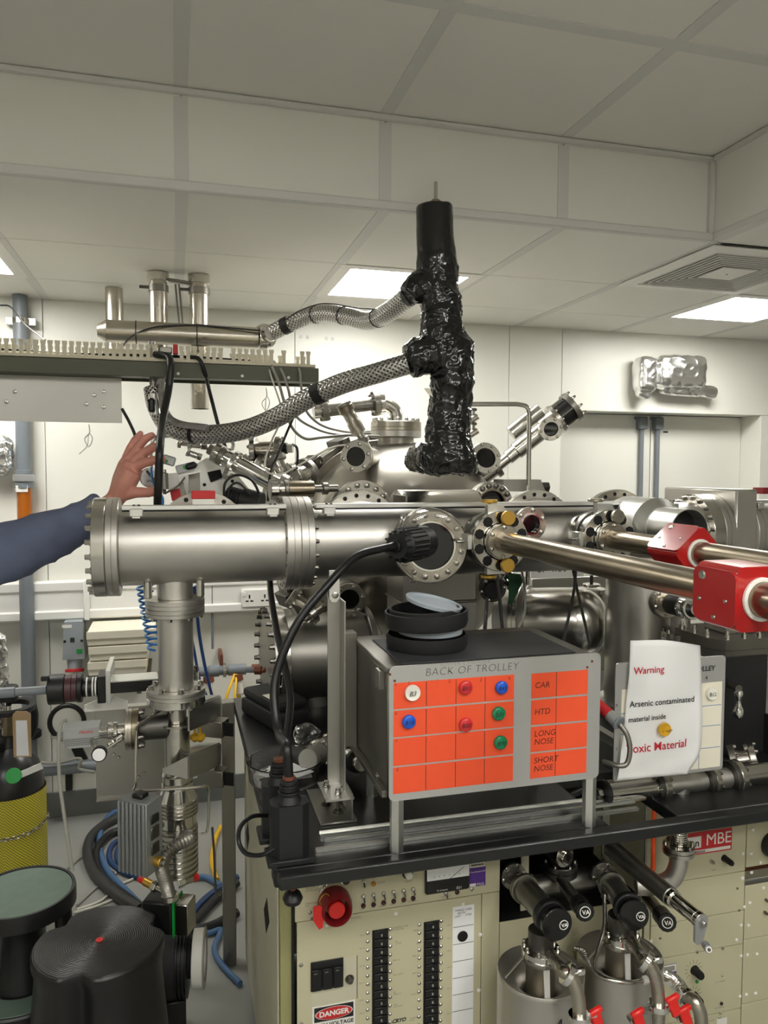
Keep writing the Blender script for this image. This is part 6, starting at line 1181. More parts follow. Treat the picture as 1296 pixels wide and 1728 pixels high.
# turbo pump
t = thing('turbo_pump', 'ribbed bright steel turbo pump under the valve column', 'pump', (0, TY, zc(1475)))
chain(t, V((CXC, TY, zc(1327))), -ZZ, ('inlet_cone', zc(1327)-zc(1345), .04, 'bright', {'r2': .052}), ('ribbed_neck', zc(1345)-zc(1370), .054, 'steel', {'fins': 4, 'fr': .92}), ('body', zc(1370)-zc(1390), .05, 'bright'), ('ribbed_body', zc(1390)-zc(1470), .053, 'steel', {'fins': 9, 'fr': .9}))
e_ = V((CXC, TY, zc(1405))); P_ = spl([e_+V((.02, -.05, .01)), at(318, 1415, 1.98), at(290, 1432, 1.95), at(273, 1460, 1.95), at(280, 1490, 1.97), at(287, 1515, 1.98)], 14); hz_ = thing('corrugated_hose', 'silver corrugated hose curving down from the turbo pump', 'hose', P_[-1]); G().tube(P_, [.0175 if i % 2 else .0138 for i in range(len(P_))], 14).build('hose', 'dull', hz_); chain(hz_, P_[-1]+ZZ*.01, -ZZ, ('end_flange', .014, .022, 'steel'))
# turbo controller box
R_ = M.Rotation(math.radians(-38), 3, 'Z'); p = at(238, 1410, 1.95); t = thing('pump_controller', 'grey finned controller box with sockets hanging beside the turbo pump', 'controller', V((p.x, p.y, at(238, 1476, 1.95).z))); hC = at(238, 1345, 1.95).z-at(238, 1466, 1.95).z; pc = V((p.x, p.y, at(238, 1466, 1.95).z+hC/2))
G().box(pc, (.085, .06, hC), R_, .002).build('case', 'finned', t)
fx = R_ @ XX; fy = R_ @ YY
for i in range(7): G().box(pc-fy*.033+fx*(-.038+i*.0125), (.006, .008, hC*.98), R_, .001).build('fin', 'finned', t)
for dz, w_, m_ in ((.045, .014, 'black'), (.01, .02, 'darksteel'), (-.03, .018, 'darksteel')): G().box(pc+fx*.043+V((0, 0, dz)), (.006, .03, w_*1.6), R_, .002).build('socket', m_, t)
chain(t, pc+fx*.043+V((0, 0, -.062)), fx, ('cable_gland', .02, .012, 'gold'), ('cable_gland', .012, .009, 'dull')); G().box(pc+ZZ*(hC/2+.006), (.03, .03, .014), R_, .003).build('top_plug', 'black', t)
chain(t, pc+fx*.03, V((CXC, TY, pc.z))-(pc+fx*.03), ('mount_stub', .06, .01, 'dull'))
# stay bar wire
cable('bent_bar', 'thin bent steel bar bracing the valve column', 'bar', [(272, 1198, 2.06), (232, 1225, 1.99), (230, 1240, 1.99), (229, 1320, 1.99), (234, 1334, 1.99), (335, 1328, 2.0), (349, 1326, 2.02), (352, 1345, 2.04), (350, 1400, 2.06), (337, 1408, 2.06)], .0035, 'steel')
# square frame post with arms
FY = 2.42; xa, xb = at(374, 1200, FY).x, at(396, 1200, FY).x; zt_ = at(386, 1186, FY).z
t = thing('frame_post', 'brown-grey square steel post with bracket arms clamped to the pump column', 'post', ((xa+xb)/2, FY, 0))
G().bb(xa, xb, FY, FY+.045, .0, zt_, .002).build('post', 'dull', t)
for py, lab in ((1200, 'upper'), (1280, 'lower')):
    z_ = at(386, py+12, FY).z
    pA = at(340, py+8, FY-.1)
    G().box(((xa+.0)-.03, FY-.07, z_), (.085, .05, .05), M.Rotation(math.radians(-30), 3, 'Z'), .002).build('arm', 'dull', t); G().box((xa-.015+.025, FY-.105, z_), (.04, .003, .04), M.Rotation(math.radians(-30), 3, 'Z')).build('arm_end', 'hole', t)
    s0 = py-1280
    def quad(L, th, nm):
        A_ = [at(*a_) for a_ in L]; nn_ = (A_[1]-A_[0]).cross(A_[2]-A_[0]).normalized()*th; n_ = len(A_); g = G(); g.add(A_+[a_+nn_ for a_ in A_], [list(range(n_)), [n_+i for i in range(n_)][::-1]]+[[i, n_+i, n_+(i+1) % n_, (i+1) % n_] for i in range(n_)]); g.build(nm, 'sheet', t, smooth=False)
    quad([(317, 1276+s0, 2.02), (317, 1314+s0, 2.02), (333, 1308+s0, 2.14), (371, 1290+s0, 2.42), (371, 1255+s0, 2.42)], .004, 'gusset')
    if s0 == 0: quad([(274, 1297, 2.02), (274, 1303, 2.02), (317, 1314, 2.015), (317, 1276, 2.015)], .004, 'gusset')
    quad([(317, 1276+s0, 2.02), (371, 1255+s0, 2.42), (340, 1255+s0, 2.42), (300, 1268+s0, 2.12)], .004, 'gusset_plate')
q = at(391, 1202, FY); put('bolt', 'fpb', lambda g: hexbolt(g, .009, .01), 'boltm', (xb, FY+.02, q.z), XX, t)
# dark sheet plate
p0, p1 = at(160, 1192, 2.4), at(305, 1336, 2.4); t = thing('backing_plate', 'dark stainless sheet plate behind the valve column', 'plate', (p0.x, 2.4, p1.z)); G().bb(p0.x, p1.x, 2.4, 2.403, p1.z, p0.z, .0005).build('sheet', 'sheet', t); G().bb(p0.x, p1.x, 2.37, 2.4, p0.z-.003, p0.z, .0005).build('folded_edge', 'sheet', t); G().bb(p0.x, p1.x, 2.385, 2.4, p1.z, p1.z+.003, .0005).build('bottom_fold', 'dull', t)
for px, py in ((192, 1273), (200, 1278), (234, 1311), (243, 1305)): put('rivet', 'bpr', lambda g: g.lathe([(0, .006), (.003, .004)], (0,0,0), ZZ, 10), 'boltm', at(px, py, 2.4), -YY, t)
G().bb(p1.x-.05, p1.x-.03, 2.403, 2.43, 0, p0.z, .001).build('leg', 'dull', t)
# second flange pair behind the spool and the lens unit
c_ = at(300, 1158, 2.34); t = thing('rear_flange_pair', 'bright bolted flange pair behind the spool tube', 'flange', c_-V((0, 0, .05))); chain(t, c_+V((0, 0, -.02)), ZZ, ('lower_tube', .02, .05, 'dull'), ('flange', .026, .062, 'bright', {'groove': 1}), ('flange', .016, .062, 'steel', {'b': 8, 'bs': .007, 'bh': .014, 'bm': 'boltd'}))
LY = 2.28; p = at(85, 1162, LY); lx = lambda x: at(x, 1160, LY).x
t = thing('camera_lens_unit', 'black and maroon lens drum mounted on an aluminium block', 'lens', V((lx(120), LY, p.z-.05)))
lz = at(125, 1161, LY).z
chain(t, V((lx(82), LY, lz)), XX, ('drum', lx(110)-lx(82), .042, 'black'), ('maroon_ring', lx(122)-lx(110), .039, 'wine'), ('maroon_ring', lx(132)-lx(122)-.001, .039, 'wine'), ('drum', lx(140)-lx(132), .041, 'black'), ('lens_barrel', lx(166)-lx(140), .027, 'black'), )
for px in (146, 156, 161): G().ring((lx(px), LY, lz), XX, .0274, .0268, .004, 24, .0001).build('white_mark', 'white', t)
G().bb(lx(166), lx(180), LY-.035, LY+.035, lz-.04, lz+.036, .002).build('front_plate', 'black', t); G().prism([(0, -.045), (.012, -.045), (.012, .05), (0, .05)], V((lx(180), LY-.03, lz)), XX, ZZ, -.17).build('side_block', 'alu', t)
G().bb(lx(187), lx(268), LY-.02, LY+.03, lz-.018, lz+.012, .001).build('slide_rail', 'black', t); G().bb(lx(187), lx(268), LY-.018, LY+.06, lz+.012, lz+.016, .001).build('slide_cover', 'alu', t); G().bb(lx(72), lx(86), LY-.03, LY-.018, lz+.032, lz+.045, .002).build('set_handle', 'black', t)
chain(t, V((lx(-8), LY, lz)), XX, ('pipe_cap', .05, .0145, 'greypipe'), ('pipe', lx(82)-lx(-8)-.055, .012, 'greypipe'))
G().prism([(0, 0), (.12, 0), (.12, .025), (.07, .045), (0, .02)], V((lx(138), LY+.05, lz-.085)), XX, ZZ, .004).build('white_plate', 'white', t)
# ================================================================== WALL, LEFT
PX = at(38, 700, 3.64).x; pr = .03
t = thing('wall_pipe', 'grey plastic pipe running floor to ceiling with amber sight section', 'pipe', (PX, 3.64, .0)); za, zb_ = at(38, 820, 3.64).z, at(38, 890, 3.64).z
G().cyl((PX, 3.64, za+.03), (PX, 3.64, CZ-.002), pr, 24).build('upper_pipe', 'greypipe', t); chain(t, V((PX, 3.64, za-.01)), ZZ, ('coupling', .03, pr*1.3, 'greypipe'), ('coupling', .03, pr*1.5, 'silverpaint'), ('coupling', .02, pr*1.2, 'greypipe'))
G().cyl((PX, 3.64, zb_-.08), (PX, 3.64, za-.01), pr*1.02, 24).build('amber_section', 'amber', t); G().cyl((PX, 3.64, at(40, 1235, 3.64).z), (PX, 3.64, zb_-.08), pr, 24).build('lower_pipe', 'greypipe', t); z_ = at(38, 824, 3.6).z; G().bb(PX-.028, PX+.02, 3.606, 3.608, z_-.016, z_+.012).build('white_label', 'white', t)
for py in (539,): z_ = at(36, py, 3.6).z; G().bb(PX-.06, PX+.06, 3.645, 3.698, z_-.016, z_+.016, .002).build('pipe_clip', 'boltm', t); G().ring((PX, 3.64, z_-.012), ZZ, pr+.004, pr, .024, 24).build('clip_band', 'boltm', t)
chain(t, V((PX, 3.64, at(40, 1235, 3.64).z)), -ZZ, ('foot_collar', .025, pr*1.6, 'rubber'), ('foot_pipe', at(40, 1235, 3.64).z-.026, pr, 'greypipe'))
z_ = at(110, 1296, 3.6).z; one('low_pipe', 'grey horizontal pipe low on the wall behind the gas cylinder', 'pipe', G().cyl((at(70, 1296, 3.6).x, 3.6, z_), (at(165, 1296, 3.6).x, 3.6, z_), .028, 20), 'greypipe')
p = at(116, 1320, 3.68); one('pipe_hanger', 'black perforated hanger strip under the low wall pipe', 'hanger', G().bb(p.x-.015, p.x+.015, 3.68, 3.698, p.z-.04, p.z+.06, .003), 'black')
cable('grey_flex', 'pale flexible cable looping over the low wall pipe', 'cable', [(70, 1287, 3.57), (100, 1287, 3.57), (128, 1280, 3.57), (137, 1283, 3.56), (133, 1296, 3.56), (142, 1300, 3.55), (160, 1303, 3.5)], .007, 'cableg')
# industrial socket
p0, p1 = at(105, 1049, 3.6), at(144, 1110, 3.6); t = thing('industrial_socket', 'grey wall-mounted industrial power socket with red collar', 'socket', ((p0.x+p1.x)/2, 3.62, p1.z-.08)); xm = (p0.x+p1.x)/2; hw = (p1.x-p0.x)/2
G().prism([(-hw*.8, 0), (hw*.8, 0), (hw, -(p0.z-p1.z)), (-hw, -(p0.z-p1.z))], V((xm, 3.58, p0.z)), XX, ZZ, -.11).build('case', 'greybox', t); chain(t, V((xm, 3.62, p1.z+.005)), V((0, -.25, -1)), ('outlet', .055, hw*.72, 'greybox', {'r2': hw*.62}), ('red_collar', .014, hw*.85, 'redmatte'))
G().bb(xm-.045, xm-.005, 3.579, 3.581, p0.z-.026, p0.z-.012).build('white_label', 'white', t); q = at(134, 1099, 3.578); G().bb(q.x-.012, q.x+.012, 3.578, 3.58, q.z-.009, q.z+.009).build('green_label', 'green', t); q = at(122, 1080, 3.578); G().bb(q.x-.009, q.x+.009, 3.578, 3.58, q.z-.01, q.z+.01).build('window', 'darksteel', t)
for s in (-1, 1): put('screw', 'isc', lambda g: g.lathe([(0, .006), (.002, .006)], (0,0,0), ZZ, 10), 'black', (xm+s*hw*.75, 3.58, p0.z-.085), -YY, t)
# cartons on a shelf
zs = at(200, 1136, 3.45).z; t = thing('wall_shelf', 'small dark wall shelf carrying the white cartons', 'shelf', (at(200, 1136, 3.5).x, 3.55, zs-.014)); xs0, xs1 = at(150, 1130, 3.5).x, at(255, 1130, 3.5).x; G().bb(xs0, xs1, 3.36, 3.69, zs-.014, zs, .002).build('board', 'darksteel', t)
for x_ in (xs0+.03, xs1-.05): G().prism([(0, 0), (.2, 0), (0, -.15)], V((x_, 3.69, zs-.0145)), -YY, ZZ, .02).build('shelf_bracket', 'darksteel', t)
hs = (at(200, 1060, 3.45).z-zs)/3
for i, (x0_, x1_, lab) in enumerate(((148, 247, 'bottom white carton of the stack, with a yellow label'), (150, 250, 'middle white carton of the stack on the wall shelf'), (147, 262, 'top white carton of the stack on the wall shelf'))):
    xa_, xb_ = at(x0_, 1100, 3.42).x, at(x1_, 1100, 3.42).x; t = thing('carton', lab, 'carton', ((xa_+xb_)/2, 3.5, zs+i*hs), 'white cartons on the wall shelf'); G().bb(xa_, xb_, 3.42, 3.66, zs+i*hs+.0008, zs+(i+1)*hs-.004, .004).build('box', 'card', t); G().bb(xa_-.002, xb_+.002, 3.416, 3.42, zs+i*hs+hs*.45, zs+(i+1)*hs-.004, .001).build('flap', 'card', t)
    if i == 0: G().bb(xb_, xb_+.002, 3.44, 3.55, zs+.01, zs+hs-.02).build('yellow_label', 'yellow', t)
# ring tool on wall
p = at(113, 1218, 3.62); t = thing('ring_spanner', 'black ring-ended strap tool hanging on the wall', 'tool', p-V((0, 0, .2))); r_ = pm(27, p); G().tube([p+V((r_*math.cos(a_), 0, r_*math.sin(a_)*1.03)) for a_ in [2*PI*i/28 for i in range(29)]], .011, 10).build('ring', 'black', t)
q0, q1 = at(118, 1246, 3.62), at(136, 1283, 3.62); dx = (q1-q0); G().prism([(-.022, 0), (.022, 0), (.028, -.13), (-.014, -.13)], q0+V((.01, .01, .0)), (V((1, 0, .25))).normalized(), V((-.35, 0, 1)).normalized(), .02).build('handle', 'black', t)
# pipe with taps right
z_ = at(380, 1131, 3.55).z; xq = lambda x: at(x, 1131, 3.55).x; t = thing('tap_manifold', 'grey wall pipe manifold with two hanging brass taps', 'pipe', (xq(370), 3.55, z_-.15)); chain(t, V((xq(330), 3.55, z_)), XX, ('pipe', xq(352)-xq(330), .022, 'greypipe'), ('tee', xq(370)-xq(352), .027, 'greypipe'), ('pipe', xq(385)-xq(370), .022, 'greypipe'), ('tee', xq(415)-xq(385), .026, 'greypipe'), ('spigot', xq(425)-xq(415), .01, 'greypipe'), ('nut', .035, .02, 'rust', {'n': 6}), ('spigot', .03, .008, 'rust'))
G().ring((xq(376), 3.55, z_), XX, .033, .024, .014, 24).build('pipe_clip', 'boltm', t); G().bb(xq(371), xq(377), 3.56, 3.698, z_+.02, z_+.07, .002).build('clip_bracket', 'rust', t)
for x_ in (351, 400): chain(t, V((xq(x_), 3.54, z_-.02)), V((.12, -.2, -1)), ('nut', .03, .024, 'rust'), ('hose_tail', .06, .016, 'cablew'), ('valve', .03, .02, 'chrome', {'n': 6}))
for px, Y in ((390, 3.45), (384, 3.46)): pass
cable('yellow_strap', 'yellow plastic strap hanging from the tap manifold', 'strap', [(396, 1138, 3.53), (386, 1165, 3.48), (380, 1190, 3.46), (383, 1235, 3.46), (384, 1300, 3.46)], .007, 'yellow'); cable('yellow_strap', 'second yellow strap hanging beside the frame post', 'strap', [(399, 1138, 3.53), (396, 1180, 3.46), (392, 1230, 3.46), (390, 1260, 3.46)], .006, 'yellow')
for px in (329, 338): p = at(px, 1246, 2.26); t = thing('yellow_clip', 'small yellow plastic clip hanging %s the frame arms' % ('beside the valve column under' if px == 329 else 'nearer the square post under'), 'clip', p, 'yellow clips between the frame arms'); G().lathe([(0, .005), (.01, .015), (.02, .014), (.026, .004), (.1, .0035)], p-ZZ*.01, ZZ, 14).build('clip', 'yellow', t)
cable('blue_air_line', 'dark blue air line falling past the right of the spool tube', 'tube', [(330, 990, 2.4), (335, 1060, 2.5), (345, 1120, 2.6), (358, 1175, 2.7), (370, 1215, 2.75)], .0055, 'blue'); cable('blue_air_line', 'second dark blue air line hugging the spool tube', 'tube', [(326, 990, 2.38), (322, 1060, 2.4), (328, 1100, 2.45), (338, 1150, 2.55), (352, 1180, 2.65)], .0045, 'blue')
g = G(); cP = [at(290, 975, 2.285), at(262, 982, 2.32)]+[at(243+ (i/9)*1.6, 988+i*.98, 2.36)+V((.022*math.cos(i*.62), .022*math.sin(i*.62), .0)) for i in range(110)]; g.tube(cP, .0035, 6); one('coiled_air_hose', 'bright blue coiled air hose behind the spool tube', 'hose', g, 'skyblue')
p = at(358, 1000, 3.66); one('wall_conduit', 'thin grey conduit running down the wall beside the double socket', 'conduit', G().cyl((p.x, 3.66, .75), (p.x, 3.66, at(358, 985, 3.66).z+.15), .006, 8), 'greypipe')
# foil things
def foil(name, lab, shapes, Y, vox=.006, amp=.01, fq=30):
    g = G(); 
    for s in shapes: g.box(*s)
    t = thing(name, lab, 'foil bundle', V(shapes[0][0])-V((0, 0, shapes[0][1][2]/2)))
    remesh(g, 'foil_wrap', 'foil', t, vox, lambda c: amp*(.5*noise.noise(c*fq)+.7*(1-abs(noise.noise(c*fq*1.7)))**3-.3), 3); return t
p = at(1146, 628, 3.63); u_ = pm(1, p)
foil('foil_parcel', 'crumpled foil-wrapped parcel fixed high on the wall above the doors', [(p, (u_*92, .12, u_*54), M.Rotation(-.02, 3, 'Y'), .03, 2), (at(1088, 632, 3.63), (u_*34, .11, u_*58), None, .03, 2), (at(1086, 660, 3.63), (u_*22, .06, u_*24), M.Rotation(.4, 3, 'Y'), .01), (at(1150, 660, 3.64), (u_*80, .07, u_*16), M.Rotation(.03, 3, 'Y'), .01), (at(1193, 661, 3.64), (u_*34, .06, u_*20), M.Rotation(.15, 3, 'Y'), .01)], 3.63, .007, .009, 11)
foil('foil_bundle', 'crumpled foil bundle beside the grey wall pipe', [(at(1, 768, 3.64), (.1, .1, .17), None, .03)], 3.64); foil('foil_bundle', 'long crumpled foil wrap above the gas cylinder', [(at(-4, 1120, 2.9), (.06, .06, .22), None, .02), (at(-6, 1200, 2.9), (.05, .05, .14), None, .02)], 2.9)
# ================================================================== GAS CYLINDER
gx = at(78, 1330, 2.9).x-.118; gy = 2.9; zy = at(30, 1352, 2.8).z; t = thing('gas_cylinder', 'gas cylinder with yellow netting sleeve, black shoulder and paper tag', 'gas cylinder', (gx, gy, 0))
G().lathe([(0, .1), (.01, .112), (zy, .112), (zy+.05, .11), (zy+.10, .095), (zy+.14, .06), (zy+.16, .035), (zy+.2, .03)], V((gx, gy, 0)), ZZ, 40).build('bottle', 'cylneck', t)
G().tube([V((gx, gy, .02)), V((gx, gy, zy*.5)), V((gx, gy, zy+.01))], .1175, 40, cap=False).build('netting_sleeve', 'netting', t)
zs_ = zy+.2; chain(t, V((gx, gy, zs_)), ZZ, ('valve_block', .07, .022, 'bronze', {'n': 8}), ('stem', .055, .012, 'chrome'), ('hand_wheel', .05, .034, 'black', {'n': 14}))
for a_ in (0, 2.1, 4.2): G().tube(spl([V((gx+.03*math.cos(a_), gy+.03*math.sin(a_), zs_-.04)), V((gx+.075*math.cos(a_), gy+.075*math.sin(a_), zs_-.0)), V((gx+.085*math.cos(a_), gy+.085*math.sin(a_), zs_+.06)), V((gx+.08*math.cos(a_), gy+.08*math.sin(a_), zs_+.1))], 6), .013, 8).build('guard_bar', 'black', t)
G().ring((gx, gy, zs_+.09), ZZ, .092, .07, .018, 32).build('guard_ring', 'black', t)
p = at(37, 1240, 2.74); tgp = G().prism([(-.028, .07), (-.018, .08), (.018, .08), (.03, .068), (.03, -.075), (-.028, -.075)], p, V((1, -.2, 0)).normalized(), ZZ, .002).build('paper_tag', 'tan', t); G().prism([(-.018, .05), (.018, .05), (.022, -.07), (-.018, -.07)], p+V((0, -.003, 0)), V((1, -.2, 0)).normalized(), ZZ, .001).build('tag_print', 'paper', tgp)
p = at(23, 1309, 2.78); chain(t, p, V((.05, -1, .3)), ('green_disc', .003, .026, 'green')); p = at(52, 1300, 2.785); G().box(p, (.075, .003, .022), M.Rotation(-.35, 3, 'Y')).build('white_tape', 'white', t)
ch = thing('chain', 'steel chain looped around the yellow netted gas cylinder', 'chain', (gx, gy, zy-.12))
for i in range(26):
    a_ = PI+PI*i/25; zz_ = zy-.1-.02*math.sin(PI*i/25); c_ = V((gx+.123*math.cos(a_), gy+.123*math.sin(a_), zz_)); td = V((-math.sin(a_), math.cos(a_), 0)); nn_ = V((math.cos(a_), math.sin(a_), 0)) if i % 2 else ZZ; sd_ = td.cross(nn_)
    G().tube([c_+td*.011*math.cos(b_)+sd_*.006*math.sin(b_) for b_ in [2*PI*k/10 for k in range(11)]], .0018, 5).build('link', 'boltm', ch)
# ================================================================== STOOLS
def lobed(r, n0, depth, width, ph, k=96):
    out = []
    for i in range(k):
        a_ = 2*PI*i/k; rr = r
        for j in range(n0):
            da = (a_-ph-2*PI*j/n0+PI) % (2*PI)-PI; rr -= depth*math.exp(-(da/width)**2)
        out.append((rr*math.cos(a_), rr*math.sin(a_)))
    return out
def loft(g, rings):
    n = len(rings[0][1]); vs = []; fs = []
    for (c_, L_) in rings: vs += [V((c_.x+x, c_.y+y, c_.z)) for x, y in L_]
    for j in range(len(rings)-1):
        for i in range(n): i2 = (i+1) % n; fs.append([j*n+i, j*n+i2, (j+1)*n+i2, (j+1)*n+i])
    fs += [list(range(n))[::-1], [(len(rings)-1)*n+i for i in range(n)]]; g.add(vs, fs)
sc = at(168, 1587, Z=.43); t = thing('step_stool', 'black lobed step stool with a red dot in its ringed top', 'stool', (sc.x, sc.y, 0)); V0 = lambda z: V((sc.x, sc.y, z))
g = G(); ph = -PI/2-.25
loft(g, [(V0(.0), lobed(.168, 3, .0, .2, ph)), (V0(.05), lobed(.167, 3, .0, .2, ph)), (V0(.2), lobed(.162, 3, .015, .25, ph)), (V0(.215), lobed(.16, 3, .02, .25, ph))]); g.build('base', 'stool', t)
g = G(); loft(g, [(V0(.2), lobed(.165, 3, .05, .22, ph)), (V0(.38), lobed(.15, 3, .04, .22, ph)), (V0(.405), lobed(.157, 3, .03, .2, ph)), (V0(.425), lobed(.157, 3, .028, .18, ph)), (V0(.43), lobed(.153, 3, .027, .18, ph))]); g.build('body', 'stool', t)
g = G(); loft(g, [(V0(.4301), lobed(.15, 3, .027, .18, ph)), (V0(.4312), lobed(.149, 3, .027, .18, ph))]); g.build('ringed_top', 'stooltop', t)
chain(t, V0(.4313), ZZ, ('red_dot', .0015, .0095, 'redbtn'))
sc2 = at(37, 1503, Z=.44); t = thing('step_stool', 'round step stool with dull green treads and black rims', 'stool', (sc2.x, sc2.y, 0)); V1 = lambda z: V((sc2.x, sc2.y, z))
G().lathe([(0, .165), (.02, .168), (.16, .166), (.185, .166), (.19, .162)], V1(0), ZZ, 56).build('base', 'stool', t); G().ring(V1(.189), ZZ, .158, .09, .003, 56).build('lower_tread', 'greentop', t)
G().lathe([(.18, .08), (.25, .06), (.34, .058), (.385, .085), (.395, .12)], V1(0), ZZ, 40).build('column', 'stool', t); G().lathe([(.39, .125), (.395, .139), (.43, .139), (.44, .137), (.44, .13), (.432, .128)], V1(0), ZZ, 56).build('top_rim', 'stool', t); G().lathe([(.43, .128), (.437, .128), (.4375, .05)], V1(0), ZZ, 56).build('top_tread', 'greentop', t)
for a_ in (-.3, 1.8, 3.9): G().tube(spl([V1(.40)+V((.112*math.cos(a_), .112*math.sin(a_), 0)), V1(.33)+V((.116*math.cos(a_), .116*math.sin(a_), 0)), V1(.27)+V((.114*math.cos(a_), .114*math.sin(a_), 0)), V1(.262)+V((.113*math.cos(a_), .113*math.sin(a_), 0))], 5), [.023]*14+[.02, .012], 14).build('lug', 'stool', t)
# ================================================================== FLOOR EQUIPMENT
mp_ = at(288, 1620, 2.16); md = V((1, -.12, 0)).normalized(); t = thing('backing_pump', 'dark drum-shaped backing pump with white guard ring on the floor', 'pump', V((mp_.x, mp_.y, 0)))
chain(t, mp_-md*.03, md, ('drum', .05, .098, 'rubber', {'n': 40}), ('finned_drum', .03, .098, 'black', {'fins': 3}), ('gap', .012, 0, 0), ('guard_ring', .03, .075, 'white', {'bore': .062, 'n': 40}), ('guard_rim', .004, .078, 'cableg', {'bore': .06, 'n': 40})); chain(t, mp_, md, ('hub', .07, .05, 'hole'))
for dy in (-.05, .05): G().bb(mp_.x-.03, mp_.x+.04, mp_.y+dy-.01, mp_.y+dy+.01, 0, mp_.z-.085, .002).build('foot', 'black', t)
G().box(mp_-md*.031+V((-.001, -.06, .04)), (.002, .03, .05), None).build('warning_label', 'white', t)
bx_ = at(272, 1540, 2.08); t = thing('valve_box', 'black box with green gasket edge under the corrugated hose', 'box', V((bx_.x, bx_.y, bx_.z-.06))); R_ = M.Rotation(-.4, 3, 'Z'); G().box(bx_, (.085, .06, .09), R_, .006).build('case', 'black', t); G().box(bx_+R_ @ V((.046, 0, 0)), (.006, .062, .094), R_, .001).build('gasket', 'green', t); G().box(bx_+R_ @ V((.068, 0, 0)), (.038, .056, .086), R_, .003).build('metal_half', 'boltm', t)
nozzle('red_valve', 'small brass and red valve fitting beside the corrugated hose foot', 'valve', at(235, 1482, 2.1), at(268, 1500, 2.05), ('red_end', .02, .009, 'redbtn'), ('body', .03, .011, 'gold'), ('nut', .015, .014, 'boltm', {'n': 6}), ('tube', .02, .008, 'boltm')); nozzle('red_valve', 'chrome tap with blue lever and red end on the floor hoses', 'valve', at(300, 1492, 2.1), at(325, 1482, 2.12), ('nut', .02, .012, 'chrome', {'n': 6}), ('body', .025, .01, 'boltm'), ('red_end', .015, .011, 'redbtn'))
def fl(L, z=.018): return [at(x, y, Z=z) for x, y in L]
FH = [('black floor hose sweeping left round the pump controller', [(215, 1372), (175, 1392), (150, 1420), (152, 1460), (185, 1500), (235, 1535)], .02, 'cabled'), ('second black floor hose inside the first sweep', [(215, 1400), (185, 1408), (162, 1440), (172, 1480), (215, 1515), (250, 1540)], .017, 'cablek'), ('blue floor hose sweeping left beside the black ones', [(215, 1365), (190, 1372), (172, 1395), (168, 1430), (182, 1470), (215, 1505), (245, 1535)], .012, 'hoseblue'), ('short blue hose loop under the controller', [(215, 1412), (190, 1425), (185, 1450), (205, 1470), (235, 1480)], .011, 'navy'), ('dark blue hose loop running to the brass valve', [(215, 1420), (200, 1430), (198, 1452), (215, 1466), (236, 1482)], .010, 'navy'), ('black hose crossing behind the pump to the cabinet', [(400, 1490), (360, 1520), (325, 1560), (300, 1590)], .016, 'cablek'), ('navy hose crossing behind the pump to the cabinet', [(400, 1480), (355, 1510), (330, 1535), (308, 1570)], .013, 'navy'), ('lower black hose beside the frame post', [(400, 1540), (360, 1562), (330, 1568), (305, 1562)], .017, 'cablek'), ('blue hose arching from the tap to the frame post', [(325, 1482), (345, 1480), (365, 1490), (385, 1500)], .011, 'hoseblue'), ('slate blue hose curling in front of the frame post', [(320, 1570), (350, 1575), (372, 1570), (362, 1600), (372, 1625), (405, 1660)], .010, 'hoseblue'), ('yellow hose bending beside the frame post', [(372, 1395), (362, 1420), (358, 1455), (366, 1485)], .010, 'yellow')]
for lab, L, r_, m_ in FH: one('floor_hose', lab, 'hose', G().tube(spl(fl(L, r_+.002), 8), r_, 10), m_, 'hoses on the floor')
for lab, L, m_ in (('white floor cable running from the stool to the wall', [(130, 1528), (160, 1500), (190, 1478), (192, 1470), (145, 1445), (115, 1465)], 'cableg'), ('thin white floor cable ending at the red valve', [(130, 1535), (170, 1520), (200, 1495), (225, 1483)], 'cablew'), ('cream floor wire lying beside the stool', [(125, 1540), (160, 1530), (195, 1516)], 'cablew')): one('floor_cable', lab, 'cable', G().tube(spl(fl(L, .006), 8), .0045, 8), m_, 'thin cables on the floor')
p = at(190, 1362, Z=.0); one('rubber_foot', 'small black rubber wedge lying on the floor near the wall', 'wedge', G().prism([(-.05, 0), (.05, 0), (.035, .04), (-.03, .045)], p, XX, ZZ, .05), 'black')
cable('post_cable', 'thin grey tube running down beside the frame post', 'tube', [(358, 1395, 2.4), (362, 1450, 2.4), (364, 1500, 2.4), (372, 1510, 2.4)], .004, 'dull')
# ================================================================== PERSON
HY = 2.33
per = thing('person', 'arm in a blue-grey sleeve reaching behind the tee tube', 'person', at(60, 1000, HY))
g = G(); q = lambda x, y, dy=0: at(x, y, HY+dy); k_ = pm(1, q(200, 850))
def limb(L, n=16): g.tube([q(*p[:2], *(p[3:] or (0,))) for p in L], [p[2]*k_ for p in L], n)
limb([(120, 893, 19), (160, 868, 18), (190, 847, 16), (203, 832, 16)])
limb([(192, 846, 15, 0), (208, 822, 19, 0), (219, 798, 20, 0), (226, 782, 15, 0)]); limb([(200, 838, 14, -.01), (212, 815, 17, -.02), (222, 795, 16, -.02)]); limb([(195, 838, 13, .02), (206, 808, 16, .025), (214, 785, 15, .025), (218, 772, 11, .025)])
def fin(L): 
    limb([(x, y, r, d) for x, y, r, d in L], 12); x, y, r, d = L[-1]; c_ = q(x, y, d); g.lathe([(-r*k_*math.cos(a_), r*k_*math.sin(a_)) for a_ in [PI*i/8 for i in range(9)]], c_, (c_-q(*L[-2][:2], L[-2][3])), 12)
    for x, y, r, d in L[1:-1]: g.lathe([(-r*k_*1.03*math.cos(a_), r*k_*1.03*math.sin(a_)) for a_ in [PI*i/8 for i in range(9)]], q(x, y, d), ZZ, 12)
fin([(205, 836, 11, -.01), (228, 831, 9.5, -.03), (250, 831, 8.5, -.04), (268, 829, 7, -.045)])
